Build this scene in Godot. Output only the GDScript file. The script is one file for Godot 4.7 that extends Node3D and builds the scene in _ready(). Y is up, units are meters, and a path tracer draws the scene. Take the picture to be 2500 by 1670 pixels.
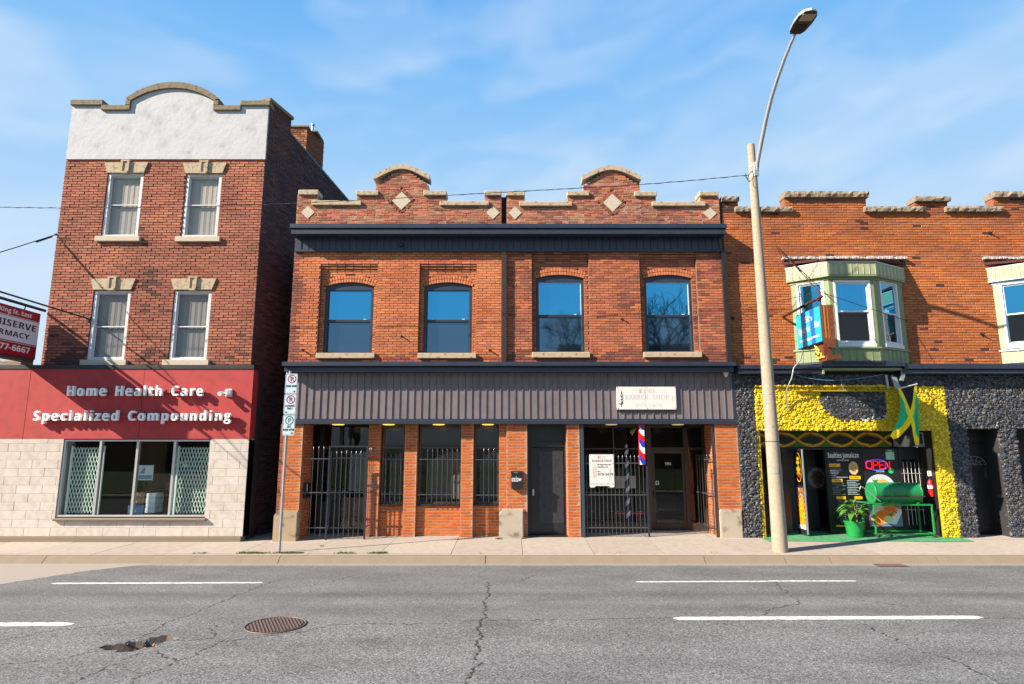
extends Node3D

# ---------------------------------------------------------------- mesh builder
class MB:
	var v := PackedVector3Array()
	var n := PackedVector3Array()
	var u := PackedVector2Array()
	var xf := Transform3D()
	func t3(a: Vector3, b: Vector3, c: Vector3, na: Vector3, nb: Vector3, nc: Vector3, ua := Vector2.ZERO, ub := Vector2.ZERO, uc := Vector2.ZERO) -> void:
		v.append(xf * a); v.append(xf * c); v.append(xf * b)
		n.append((xf.basis * na).normalized()); n.append((xf.basis * nc).normalized()); n.append((xf.basis * nb).normalized())
		u.append(ua); u.append(uc); u.append(ub)
	func tri(a: Vector3, b: Vector3, c: Vector3) -> void:
		var m := (b - a).cross(c - a).normalized()
		t3(a, b, c, m, m, m)
	func quad(a: Vector3, b: Vector3, c: Vector3, d: Vector3) -> void:  # counter-clockwise from outside; uv 0,1 at a
		var m := (c - a).cross(d - b).normalized()
		t3(a, b, c, m, m, m, Vector2(0, 1), Vector2(1, 1), Vector2(1, 0))
		t3(a, c, d, m, m, m, Vector2(0, 1), Vector2(1, 0), Vector2(0, 0))
	func box(x0: float, x1: float, y0: float, y1: float, z0: float, z1: float) -> MB:
		quad(Vector3(x0, y0, z1), Vector3(x1, y0, z1), Vector3(x1, y1, z1), Vector3(x0, y1, z1))
		quad(Vector3(x1, y0, z0), Vector3(x0, y0, z0), Vector3(x0, y1, z0), Vector3(x1, y1, z0))
		quad(Vector3(x1, y0, z1), Vector3(x1, y0, z0), Vector3(x1, y1, z0), Vector3(x1, y1, z1))
		quad(Vector3(x0, y0, z0), Vector3(x0, y0, z1), Vector3(x0, y1, z1), Vector3(x0, y1, z0))
		quad(Vector3(x0, y1, z1), Vector3(x1, y1, z1), Vector3(x1, y1, z0), Vector3(x0, y1, z0))
		quad(Vector3(x0, y0, z0), Vector3(x1, y0, z0), Vector3(x1, y0, z1), Vector3(x0, y0, z1))
		return self
	func bev(x0: float, x1: float, y0: float, y1: float, z0: float, z1: float, b := 0.01) -> MB:
		var lo := Vector3(x0, y0, z0)
		var hi := Vector3(x1, y1, z1)
		var mid := (lo + hi) / 2
		var h := (hi - lo) / 2
		b = minf(b, minf(h.x, minf(h.y, h.z)) * 0.9)
		for ax in 3:
			for s in [-1.0, 1.0]:
				var e := Vector3.ZERO; e[ax] = s
				var f := Vector3.ZERO; f[(ax + 1) % 3] = 1.0
				var g := e.cross(f)
				var c := mid + e * h[ax]
				var fh: float = h[(ax + 1) % 3] - b
				var gh: float = absf(h.dot(g.abs())) - b
				quad(c - f * fh - g * gh, c + f * fh - g * gh, c + f * fh + g * gh, c - f * fh + g * gh)
		for ax in 3:
			var a1 := (ax + 1) % 3
			var a2 := (ax + 2) % 3
			for s1 in [-1.0, 1.0]:
				for s2 in [-1.0, 1.0]:
					var p := mid; p[a1] += s1 * h[a1]; p[a2] += s2 * (h[a2] - b)
					var q := mid; q[a1] += s1 * (h[a1] - b); q[a2] += s2 * h[a2]
					var d := Vector3.ZERO; d[ax] = h[ax] - b
					if s1 * s2 > 0: quad(p - d, p + d, q + d, q - d) if _out(p - d, p + d, q + d, mid) else quad(q - d, q + d, p + d, p - d)
					else: quad(q - d, q + d, p + d, p - d) if _out(q - d, q + d, p + d, mid) else quad(p - d, p + d, q + d, q - d)
		for sx in [-1.0, 1.0]:
			for sy in [-1.0, 1.0]:
				for sz in [-1.0, 1.0]:
					var k := Vector3(sx, sy, sz)
					var p0 := mid + k * (h - Vector3(0, b, b))
					var p1 := mid + k * (h - Vector3(b, 0, b))
					var p2 := mid + k * (h - Vector3(b, b, 0))
					if sx * sy * sz > 0: tri(p0, p1, p2)
					else: tri(p0, p2, p1)
		return self
	func _out(a: Vector3, b: Vector3, c: Vector3, m: Vector3) -> bool:
		return (b - a).cross(c - a).dot(a - m) > 0
	func prism(pts: Array, z0: float, z1: float) -> MB:  # polygon in x,y pushed along z
		var poly := PackedVector2Array(pts)
		if Geometry2D.is_polygon_clockwise(poly): poly.reverse()   # y up: this test sees it the same way round
		var area := 0.0
		for i in poly.size():
			area += poly[i].cross(poly[(i + 1) % poly.size()])
		if area < 0: poly.reverse()
		var ix := Geometry2D.triangulate_polygon(poly)
		for i in range(0, ix.size(), 3):
			var a := poly[ix[i]]; var b := poly[ix[i + 1]]; var c := poly[ix[i + 2]]
			if (b - a).cross(c - a) < 0:
				var q := b; b = c; c = q
			tri(Vector3(a.x, a.y, z1), Vector3(b.x, b.y, z1), Vector3(c.x, c.y, z1))
			tri(Vector3(a.x, a.y, z0), Vector3(c.x, c.y, z0), Vector3(b.x, b.y, z0))
		for i in poly.size():
			var a := poly[i]; var b := poly[(i + 1) % poly.size()]
			quad(Vector3(a.x, a.y, z1), Vector3(a.x, a.y, z0), Vector3(b.x, b.y, z0), Vector3(b.x, b.y, z1))
		return self
	func tube(pts: Array, r: Variant, sides := 8, caps := true) -> MB:
		var rings := []
		var dirs := []
		for i in pts.size():
			var d: Vector3 = pts[mini(i + 1, pts.size() - 1)] - pts[maxi(i - 1, 0)]
			dirs.append(d.normalized())
		var side: Vector3 = dirs[0].cross(Vector3(0.31, 0.95, 0.05)).normalized()
		if absf(dirs[0].dot(Vector3(0.31, 0.95, 0.05).normalized())) > 0.97: side = dirs[0].cross(Vector3(1, 0, 0.1)).normalized()
		for i in pts.size():
			var d: Vector3 = dirs[i]
			side = (side - d * side.dot(d)).normalized()
			var up := d.cross(side)
			var ring := []
			for k in sides:
				var a := TAU * k / sides
				ring.append(side * cos(a) + up * sin(a))
			rings.append(ring)
		for i in pts.size() - 1:
			var r0: float = r[i] if r is Array else r
			var r1: float = r[i + 1] if r is Array else r
			for k in sides:
				var j := (k + 1) % sides
				var a: Vector3 = rings[i][k]; var b: Vector3 = rings[i][j]; var c: Vector3 = rings[i + 1][j]; var d: Vector3 = rings[i + 1][k]
				t3(pts[i] + a * r0, pts[i] + b * r0, pts[i + 1] + c * r1, a, b, c)
				t3(pts[i] + a * r0, pts[i + 1] + c * r1, pts[i + 1] + d * r1, a, c, d)
		if caps:
			for e in [0, pts.size() - 1]:
				var rr: float = r[e] if r is Array else r
				for k in sides:
					var j := (k + 1) % sides
					if e == 0: tri(pts[e], pts[e] + rings[e][j] * rr, pts[e] + rings[e][k] * rr)
					else: tri(pts[e], pts[e] + rings[e][k] * rr, pts[e] + rings[e][j] * rr)
		return self
	func lathe(c: Vector3, prof: Array, sides := 20, smooth := true) -> MB:  # profile of (radius, height), bottom to top
		for i in prof.size() - 1:
			var p: Vector2 = prof[i]; var q: Vector2 = prof[i + 1]
			var nn := Vector2(q.y - p.y, p.x - q.x).normalized()
			for k in sides:
				var a := TAU * k / sides; var b := TAU * (k + 1) / sides
				var da := Vector3(sin(a), 0, cos(a)); var db := Vector3(sin(b), 0, cos(b))
				var na := da * nn.x + Vector3.UP * nn.y; var nb := db * nn.x + Vector3.UP * nn.y
				if not smooth: na = (na + nb).normalized(); nb = na
				var A := c + da * p.x + Vector3.UP * p.y; var B := c + db * p.x + Vector3.UP * p.y
				var C := c + db * q.x + Vector3.UP * q.y; var D := c + da * q.x + Vector3.UP * q.y
				if p.x > 0: t3(A, B, C, na, nb, nb)
				if q.x > 0: t3(A, C, D, na, nb, na)
		return self
	func ball(c: Vector3, r: float, sides := 10) -> MB:
		var p := []
		for i in 7:
			var a := -PI / 2 + PI * i / 6
			p.append(Vector2(maxf(r * cos(a), 0.0), r * sin(a)))
		return lathe(c, p, sides)
	func bar(a: Vector3, b: Vector3, w: float) -> MB:  # square bar
		var d := (b - a).normalized()
		var s := d.cross(Vector3(0, 0, 1) if absf(d.z) < 0.9 else Vector3(0, 1, 0)).normalized() * w / 2
		var t := d.cross(s).normalized() * w / 2
		var k := [s + t, s - t, -s - t, -s + t]
		for i in 4:
			var p: Vector3 = k[i]; var q: Vector3 = k[(i + 1) % 4]
			if (q - p).cross(d).dot(p) > 0: quad(a + p, a + q, b + q, b + p)
			else: quad(a + q, a + p, b + p, b + q)
		quad(a + k[0], a + k[1], a + k[2], a + k[3]); quad(b + k[3], b + k[2], b + k[1], b + k[0])
		return self
	func add(m: Mesh, t: Transform3D) -> MB:
		var s := m.surface_get_arrays(0)
		var vv: PackedVector3Array = s[Mesh.ARRAY_VERTEX]
		var nn: PackedVector3Array = s[Mesh.ARRAY_NORMAL]
		var ii = s[Mesh.ARRAY_INDEX]
		var cnt: int = ii.size() if ii != null and ii.size() else vv.size()
		for i in cnt:
			var j: int = ii[i] if ii != null and ii.size() else i
			v.append(t * vv[j]); n.append((t.basis * nn[j]).normalized()); u.append(Vector2.ZERO)
		return self
	func mesh(origin := Vector3.ZERO) -> ArrayMesh:
		var a := []
		a.resize(Mesh.ARRAY_MAX)
		var vv := v
		if origin != Vector3.ZERO:
			vv = v.duplicate()
			for i in vv.size(): vv[i] -= origin
		a[Mesh.ARRAY_VERTEX] = vv; a[Mesh.ARRAY_NORMAL] = n; a[Mesh.ARRAY_TEX_UV] = u
		var m := ArrayMesh.new()
		m.add_surface_from_arrays(Mesh.PRIMITIVE_TRIANGLES, a)
		return m

const EYE := Vector3(0, 2.47, 17)
var rng := RandomNumberGenerator.new()
var M := {}
var T := {}

func mb() -> MB: return MB.new()
func V(x: float, y: float, z: float) -> Vector3: return Vector3(x, y, z)
func lin(r: float, g: float, b: float) -> Color: return Color(r, g, b).linear_to_srgb()

func origin_of(o: Node) -> Vector3:
	var p := Vector3.ZERO
	while o != self and o is Node3D:
		p += o.position
		o = o.get_parent()
	return p

func thing(called: String, label: String, category: String, at := Vector3.ZERO, group := "") -> Node3D:
	var o := Node3D.new()
	o.name = called
	add_child(o, true)
	o.position = at
	return tag(o, label, category, group)

func tag(o: Node3D, label: String, category := "", group := "") -> Node3D:
	o.set_meta("label", label)
	if category: o.set_meta("category", category)
	if group: o.set_meta("group", group)
	return o

func part(called: String, b: MB, m: Material, parent: Node = self) -> MeshInstance3D:  # geometry written in scene coordinates
	var o := MeshInstance3D.new()
	o.name = called
	parent.add_child(o, true)
	o.mesh = b.mesh(origin_of(parent))
	o.material_override = m
	return o

func struct(called: String, b: MB, m: Material, label: String) -> MeshInstance3D:
	var o := part(called, b, m)
	o.set_meta("kind", "structure"); o.set_meta("label", label)
	return o

func stuff(called: String, mesh: Mesh, m: Material, xfs: Array, cols: Array, parent: Node) -> MultiMeshInstance3D:
	var k := MultiMesh.new()
	k.transform_format = MultiMesh.TRANSFORM_3D
	k.use_colors = cols.size() > 0
	k.mesh = mesh
	k.instance_count = xfs.size()
	var off := Transform3D(Basis(), -origin_of(parent))
	for i in xfs.size():
		k.set_instance_transform(i, off * xfs[i])
		if cols.size(): k.set_instance_color(i, cols[i])
	var o := MultiMeshInstance3D.new()
	o.name = called
	parent.add_child(o, true)
	o.multimesh = k
	o.material_override = m
	o.set_meta("kind", "stuff")
	return o

# ---------------------------------------------------------------- textures and materials
func noise(kind: int, freq: float, octaves: int, sd: int) -> FastNoiseLite:
	var f := FastNoiseLite.new()
	f.noise_type = kind; f.frequency = freq; f.fractal_octaves = octaves; f.seed = sd
	f.fractal_type = FastNoiseLite.FRACTAL_FBM if octaves > 1 else FastNoiseLite.FRACTAL_NONE
	return f

func noise_tex(f: FastNoiseLite, ramp: Array, size := 512) -> NoiseTexture2D:
	var t := NoiseTexture2D.new()
	t.width = size; t.height = size; t.seamless = true; t.noise = f
	var g := Gradient.new()
	var off := PackedFloat32Array(); var col := PackedColorArray()
	for r in ramp:
		off.append(r[0]); col.append(Color(r[1], r[2], r[3]) if r.size() > 2 else Color(r[1], r[1], r[1]))
	g.offsets = off; g.colors = col
	t.color_ramp = g
	return t

func mat(called: String, c: Color, rough := 0.8, metal := 0.0, tex: Texture2D = null, size := 1.0, bump: Texture2D = null, cm := 0.0) -> StandardMaterial3D:
	var m := StandardMaterial3D.new()
	m.resource_name = called
	m.albedo_color = c; m.roughness = rough; m.metallic = metal
	if tex or bump:
		m.uv1_triplanar = true; m.uv1_world_triplanar = true
		m.uv1_scale = Vector3.ONE / size
		m.albedo_texture = tex
		if bump:
			m.heightmap_enabled = true; m.heightmap_texture = bump; m.heightmap_scale = cm
	M[called] = m
	return m

func printed(im: Image, rough := 0.5) -> StandardMaterial3D:
	var m := StandardMaterial3D.new()
	m.albedo_texture = ImageTexture.create_from_image(im)
	m.roughness = rough
	return m

func glass(called: String, alpha: float, c: Color) -> StandardMaterial3D:
	var m := mat(called, Color(c.r, c.g, c.b, alpha), 0.02)
	m.transparency = BaseMaterial3D.TRANSPARENCY_ALPHA
	return m

func make_materials() -> void:
	T.grain = noise_tex(noise(FastNoiseLite.TYPE_SIMPLEX, 0.09, 3, 3), [[0.0, 0.84], [0.45, 0.95], [1.0, 1.0]])
	T.blotch = noise_tex(noise(FastNoiseLite.TYPE_SIMPLEX, 0.007, 5, 7), [[0.0, 0.90], [0.4, 0.965], [0.7, 1.0], [1.0, 1.0]])
	T.dirt = noise_tex(noise(FastNoiseLite.TYPE_SIMPLEX, 0.008, 5, 17), [[0.0, 0.62, 0.59, 0.54], [0.2, 0.84, 0.82, 0.79], [0.36, 0.96, 0.955, 0.95], [1.0, 1.0, 1.0, 1.0]])
	T.rust = noise_tex(noise(FastNoiseLite.TYPE_SIMPLEX, 0.02, 5, 27), [[0.0, 0.35, 0.2, 0.14], [0.35, 0.55, 0.33, 0.25], [0.55, 0.8, 0.62, 0.5], [1.0, 1.0, 0.95, 0.9]])
	T.rough = noise_tex(noise(FastNoiseLite.TYPE_SIMPLEX, 0.05, 4, 11), [[0.0, 0.0], [1.0, 1.0]])
	T.stucco = noise_tex(noise(FastNoiseLite.TYPE_SIMPLEX, 0.03, 5, 13), [[0.0, 0.0], [1.0, 1.0]])
	T.concrete = noise_tex(noise(FastNoiseLite.TYPE_SIMPLEX, 0.012, 6, 5), [[0.0, 0.90, 0.89, 0.88], [0.4, 0.965, 0.963, 0.96], [1.0, 1.0, 1.0, 1.0]])
	T.stain = noise_tex(noise(FastNoiseLite.TYPE_SIMPLEX, 0.009, 6, 21), [[0.0, 0.86, 0.86, 0.85], [0.25, 0.95, 0.95, 0.95], [0.5, 0.99, 0.99, 0.99], [1.0, 1.0, 1.0, 1.0]])
	T.grit = noise_tex(noise(FastNoiseLite.TYPE_SIMPLEX, 0.08, 3, 33), [[0.0, 0.70, 0.66, 0.6], [0.45, 0.9, 0.89, 0.88], [1.0, 1.0, 1.0, 1.0]])
	T.speckle = noise_tex(noise(FastNoiseLite.TYPE_VALUE, 0.45, 2, 9), [[0.0, 0.45], [0.35, 0.74], [0.6, 0.9], [1.0, 1.0]], 1024)
	T.cloth = noise_tex(noise(FastNoiseLite.TYPE_VALUE, 0.3, 2, 19), [[0.0, 0.6], [1.0, 1.0]])

	mat("mortar_grey", lin(0.165, 0.096, 0.065), 0.95, 0.0, T.grain, 0.6)
	mat("mortar_red", lin(0.24, 0.09, 0.055), 0.95, 0.0, T.grain, 0.6)
	mat("mortar_pale", lin(0.40, 0.27, 0.19), 0.95, 0.0, T.grain, 0.6)
	mat("mortar_dark", lin(0.045, 0.028, 0.028), 0.95, 0.0, T.grain, 0.6)
	mat("navy", lin(0.021, 0.030, 0.056), 0.42, 0.0, T.blotch, 2.3)
	mat("navy_dark", lin(0.0108, 0.0117, 0.01656), 0.5)
	mat("panel_grey", lin(0.165, 0.136, 0.150), 0.5, 0.0, T.blotch, 3.1)
	mat("soffit", lin(0.02, 0.02, 0.022), 0.7)
	mat("limestone", lin(0.44, 0.36, 0.2565), 0.9, 0.0, T.dirt, 0.9, T.rough, 0.07)
	mat("limestone_pale", lin(0.5104, 0.45, 0.361), 0.9, 0.0, T.concrete, 0.7, T.rough, 0.07)
	mat("coping_brown", lin(0.2112, 0.171, 0.1187), 0.92, 0.0, T.dirt, 0.8, T.rough, 0.1)
	mat("rockface", lin(0.352, 0.288, 0.2185), 0.95, 0.0, T.dirt, 0.5, T.stucco, 3.0)
	mat("white_stucco", lin(0.47, 0.475, 0.51), 0.85, 0.0, T.stain, 3.7, T.stucco, 0.35)
	mat("red_stucco", lin(0.37, 0.032, 0.034), 0.75, 0.0, T.blotch, 1.6, T.rough, 0.05)
	mat("white_paint", lin(0.6048, 0.6216, 0.6552), 0.5, 0.0, T.grain, 0.8)
	mat("white_vinyl", lin(0.6552, 0.6636, 0.6888), 0.4)
	mat("aluminium", lin(0.5544, 0.5544, 0.5544), 0.35, 0.6)
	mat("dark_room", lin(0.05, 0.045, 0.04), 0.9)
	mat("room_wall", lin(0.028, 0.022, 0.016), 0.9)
	mat("roof_felt", lin(0.06, 0.06, 0.06), 0.95, 0.0, T.grain, 1.0)
	mat("iron", lin(0.05, 0.055, 0.07), 0.3, 0.6)
	mat("iron_bar", lin(0.115, 0.12, 0.135), 0.32, 0.55)
	mat("bay_frieze", lin(0.36, 0.375, 0.235), 0.5, 0.0, T.blotch, 0.9)
	mat("pole_paper", lin(0.30, 0.28, 0.26), 0.9, 0.0, T.dirt, 0.2)
	mat("orange_stripe", lin(0.42, 0.17, 0.02), 0.7)
	mat("letter_white", lin(0.82, 0.84, 0.86), 0.4)
	mat("mortar_brown", lin(0.13, 0.055, 0.04), 0.95, 0.0, T.grain, 0.6)
	mat("mortar_stone", lin(0.34, 0.27, 0.235), 0.95)
	mat("steel_blue", lin(0.03, 0.055, 0.085), 0.4)
	mat("galvanised", lin(0.3528, 0.3864, 0.42), 0.42, 0.5, T.blotch, 0.4)
	mat("concrete", lin(0.345, 0.305, 0.265), 0.93, 0.0, T.concrete, 1.4)
	mat("sign_face_white", lin(0.62, 0.62, 0.70), 0.35)
	mat("curtain_grey", lin(0.30, 0.29, 0.28), 0.9, 0.0, T.cloth, 0.35)
	M.curtain_grey.backlight_enabled = true; M.curtain_grey.backlight = Color(0.2, 0.2, 0.2)
	mat("block_tan", lin(0.3525, 0.27, 0.1762), 0.95, 0.0, T.dirt, 1.9, T.rough, 0.1)
	mat("leaf_pale", lin(0.13, 0.27, 0.05), 0.4)
	M.leaf_pale.backlight_enabled = true; M.leaf_pale.backlight = Color(0.25, 0.4, 0.1)
	mat("sky_blue", lin(0.015, 0.36, 0.66), 0.35, 0.0, T.blotch, 0.8)
	mat("deep_blue", lin(0.012, 0.10, 0.38), 0.35)
	mat("faint_pink", lin(0.62, 0.56, 0.68), 0.5)
	mat("faint_blue", lin(0.35, 0.6, 0.75), 0.5)
	mat("rust_stripes", lin(0.3, 0.13, 0.06), 0.8, 0.0, T.rust, 0.3)
	M.rust_stripes.uv1_scale = Vector3(9.0, 0.6, 9.0)
	mat("bulb_yellow", lin(0.75, 0.48, 0.03), 0.25)
	mat("cast_dark", lin(0.035, 0.027, 0.025), 0.8)
	mat("dark_red", lin(0.28, 0.01, 0.06), 0.5)
	mat("concrete_b", lin(0.325, 0.285, 0.25), 0.93, 0.0, T.concrete, 1.9)
	mat("concrete_c", lin(0.36, 0.32, 0.28), 0.93, 0.0, T.concrete, 1.15)
	mat("kerb_concrete", lin(0.245, 0.200, 0.152), 0.93, 0.0, T.grit, 0.5)
	mat("pole_concrete", lin(0.325, 0.275, 0.215), 0.9, 0.0, T.blotch, 0.5, T.rough, 0.03)
	mat("block_concrete", lin(0.4, 0.352, 0.288), 0.95, 0.0, T.dirt, 2.1, T.rough, 0.2)
	mat("asphalt", lin(0.0988, 0.105, 0.1126), 0.93, 0.0, T.speckle, 3.5)
	mat("bronze", lin(0.075, 0.05, 0.036), 0.4, 0.3)
	mat("black_paint", lin(0.012, 0.012, 0.014), 0.5)
	mat("door_black", lin(0.014, 0.016, 0.02), 0.35, 0.0, T.blotch, 0.9)
	mat("white_print", lin(0.672, 0.672, 0.672), 0.6)
	mat("black_print", lin(0.01, 0.01, 0.012), 0.6)
	mat("red_print", lin(0.5, 0.02, 0.05), 0.6)
	mat("pink_print", lin(0.66, 0.36, 0.38), 0.6)
	mat("grey_print", lin(0.52, 0.49, 0.47), 0.6)
	mat("green_print", lin(0.0, 0.12, 0.1), 0.6)
	mat("sign_white", lin(0.6216, 0.6132, 0.6048), 0.45)
	mat("sign_face", lin(0.42, 0.5208, 0.6216), 0.4)
	mat("sign_red", lin(0.30, 0.008, 0.022), 0.3)
	mat("green_paint", lin(0.012, 0.26, 0.055), 0.38, 0.0, T.grain, 0.5)
	mat("green_drum", lin(0.01, 0.20, 0.06), 0.35, 0.0, T.blotch, 0.35)
	mat("green_floor", lin(0.06, 0.26, 0.12), 0.8, 0.0, T.dirt, 1.2)
	mat("yellow_base", lin(0.42, 0.29, 0.004), 0.8)
	mat("black_base", lin(0.02, 0.02, 0.024), 0.8)
	mat("bay_green", lin(0.19, 0.25, 0.125), 0.55, 0.0, T.blotch, 0.9)
	mat("bay_cream", lin(0.462, 0.4704, 0.2688), 0.55, 0.0, T.blotch, 0.9)
	mat("bay_trim", lin(0.20, 0.25, 0.135), 0.55)
	mat("bay_roof", lin(0.10, 0.035, 0.03), 0.85, 0.0, T.rust, 0.4)
	mat("tar_white", lin(0.6, 0.57, 0.58), 0.9, 0.0, T.dirt, 0.2, T.rough, 1.0)
	mat("rusty", lin(0.22, 0.09, 0.05), 0.85, 0.0, T.rust, 0.25)
	mat("rust_iron", lin(0.11, 0.04, 0.03), 0.85, 0.0, T.rust, 0.3)
	mat("leaf", lin(0.06, 0.19, 0.025), 0.4)
	M.leaf.backlight_enabled = true; M.leaf.backlight = Color(0.25, 0.4, 0.1)
	mat("stem", lin(0.16, 0.22, 0.06), 0.7)
	mat("soil", lin(0.05, 0.03, 0.02), 1.0, 0.0, T.grain, 0.1)
	mat("lawn", lin(0.03, 0.09, 0.010), 1.0, 0.0, T.grain, 0.7)
	mat("bark", lin(0.018, 0.014, 0.012), 0.95, 0.0, T.grain, 0.4)
	mat("curtain", lin(0.6048, 0.5544, 0.504), 0.9, 0.0, T.cloth, 0.35)
	M.curtain.backlight_enabled = true; M.curtain.backlight = Color(0.3, 0.3, 0.3)
	mat("sheer", lin(0.075, 0.077, 0.078), 0.95, 0.0, T.blotch, 0.35)
	mat("lattice", lin(0.55, 0.74, 0.66), 0.5)
	mat("wood_brown", lin(0.17, 0.065, 0.045), 0.6, 0.0, T.grain, 0.7)
	mat("wall_ochre", lin(0.10, 0.07, 0.03), 0.9)
	mat("carton_white", lin(0.5, 0.62, 0.62), 0.8)
	mat("carton_blue", lin(0.12, 0.26, 0.4), 0.7)
	mat("carton_tan", lin(0.28, 0.19, 0.09), 0.8)
	mat("road_paint", lin(0.6048, 0.6048, 0.6048), 0.8, 0.0, T.dirt, 0.6)
	mat("cable", lin(0.015, 0.018, 0.025), 0.6)
	mat("cast_iron", lin(0.16, 0.11, 0.10), 0.6, 0.3, T.grain, 0.3)
	mat("lamp_grey", lin(0.42, 0.42, 0.4368), 0.45, 0.3)
	mat("lamp_dark", lin(0.045, 0.04, 0.038), 0.6)
	mat("lens", lin(0.32, 0.28, 0.22), 0.3)
	mat("side_brick", lin(0.035, 0.022, 0.024), 0.9)
	mat("red_paint", lin(0.5, 0.01, 0.012), 0.35)
	mat("blue_rope", lin(0.05, 0.25, 0.5), 0.7)
	glass("pane", 0.02, Color(0.25, 0.3, 0.3))
	glass("pane_dusty", 0.14, Color(0.35, 0.42, 0.48))
	mat("blue_mirror", lin(0.055, 0.33, 0.56), 0.02, 0.95)
	mat("grey_mirror", lin(0.085, 0.16, 0.235), 0.03, 0.92)
	var e := mat("lamp_glow", lin(0.9, 0.7, 0.2), 0.5)
	e.emission_enabled = true; e.emission = Color(1.0, 0.78, 0.25); e.emission_energy_multiplier = 0.55
	e = mat("lamp_cool", lin(0.75, 0.68, 0.5), 0.5)
	e.emission_enabled = true; e.emission = Color(0.9, 0.75, 0.5); e.emission_energy_multiplier = 0.15
	e = mat("neon_red", lin(0.8, 0.02, 0.03), 0.4)
	e.emission_enabled = true; e.emission = Color(1.0, 0.03, 0.05); e.emission_energy_multiplier = 0.5
	e = mat("neon_blue", lin(0.1, 0.2, 0.9), 0.4)
	e.emission_enabled = true; e.emission = Color(0.15, 0.35, 1.0); e.emission_energy_multiplier = 0.35
# ---------------------------------------------------------------- masonry
var brick_meshes := []
var stone_meshes := []

func make_unit_meshes() -> void:
	for k in 4:   # a brick: face 1 x 1 in x,y at z = 0, body back to z = -1
		var b := mb()
		var c := []
		var f := []
		for s in [Vector2(-0.5, -0.5), Vector2(0.5, -0.5), Vector2(0.5, 0.5), Vector2(-0.5, 0.5)]:
			c.append(V(s.x, s.y, -0.1 - rng.randf() * 0.08))
			f.append(V(s.x * (0.93 + rng.randf() * 0.05), s.y * (0.74 + rng.randf() * 0.14), -rng.randf() * 0.05))
		b.quad(f[0], f[1], f[2], f[3])
		for i in 4:
			var j := (i + 1) % 4
			b.quad(c[i], c[j], f[j], f[i])
			b.quad(V(c[i].x, c[i].y, -1), V(c[j].x, c[j].y, -1), c[j], c[i])
		brick_meshes.append(b.mesh())
	for k in 5:   # a rough stone of radius about 1
		var t := (1.0 + sqrt(5.0)) / 2.0
		var p := [V(-1, t, 0), V(1, t, 0), V(-1, -t, 0), V(1, -t, 0), V(0, -1, t), V(0, 1, t), V(0, -1, -t), V(0, 1, -t), V(t, 0, -1), V(t, 0, 1), V(-t, 0, -1), V(-t, 0, 1)]
		for i in p.size(): p[i] = p[i].normalized() * rng.randf_range(0.75, 1.2)
		var b := mb()
		for f in [[0, 11, 5], [0, 5, 1], [0, 1, 7], [0, 7, 10], [0, 10, 11], [1, 5, 9], [5, 11, 4], [11, 10, 2], [10, 7, 6], [7, 1, 8], [3, 9, 4], [3, 4, 2], [3, 2, 6], [3, 6, 8], [3, 8, 9], [4, 9, 5], [2, 4, 11], [6, 2, 10], [8, 6, 7], [9, 8, 1]]:
			b.tri(p[f[0]], p[f[1]], p[f[2]])
		stone_meshes.append(b.mesh())

# solids and holes: [x0, x1, y0, y1] or a Callable(y) giving [x0, x1] or []
func spans(y: float, solids: Array, holes: Array) -> Array:
	var out := []
	for s in solids:
		if s is Callable:
			var r = s.call(y)
			if r.size(): out.append(r)
		elif y >= s[2] and y <= s[3]: out.append([s[0], s[1]])
	for h in holes:
		var r = []
		if h is Callable: r = h.call(y)
		elif y >= h[2] and y <= h[3]: r = [h[0], h[1]]
		if r.size() == 0: continue
		var nx := []
		for o in out:
			if r[1] <= o[0] or r[0] >= o[1]: nx.append(o)
			else:
				if r[0] > o[0]: nx.append([o[0], r[0]])
				if r[1] < o[1]: nx.append([r[1], o[1]])
		out = nx
	return out

# F maps (along, up, outward); acc collects [transform, tone]
func field(acc: Array, mortar: MB, F: Transform3D, y0: float, y1: float, solids: Array, holes: Array, o: Dictionary) -> void:
	var rows: int = maxi(1, roundi((y1 - y0) / o.h))
	var h := (y1 - y0) / rows
	var L: float = o.len
	var j: float = o.get("joint", 0.011)
	var thick: float = o.get("thick", 0.25)
	var deep: float = o.get("deep", 0.012)
	for r in rows:
		var yb := y0 + r * h
		var ym := yb + h / 2
		for s in spans(ym, solids, holes):
			mortar.xf = F
			mortar.box(s[0], s[1], yb, yb + h, -thick, -deep)
			mortar.xf = Transform3D()
			var off: float = (0.5 * L if r % 2 else 0.0) + rng.randf_range(-0.012, 0.012)
			var k := floori((s[0] - off) / L)
			while k * L + off < s[1]:
				var a := maxf(k * L + off, s[0])
				var b := minf((k + 1) * L + off, s[1])
				k += 1
				if b - a < 0.045: continue
				var w := b - a - j
				var xm := (a + b) / 2
				var jt: float = o.get("jit", 0.004)
				var B := Basis(Vector3.UP, rng.randf_range(-0.6, 0.6) * jt * 4).rotated(Vector3.BACK, rng.randf_range(-1, 1) * jt * 1.6)
				B = B * Basis.from_scale(V(w, h - j * rng.randf_range(0.85, 1.25), 0.07))
				acc.append([F * Transform3D(B, V(xm, ym, rng.randf_range(-jt, jt))), o.tone.call(xm, ym)])

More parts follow.
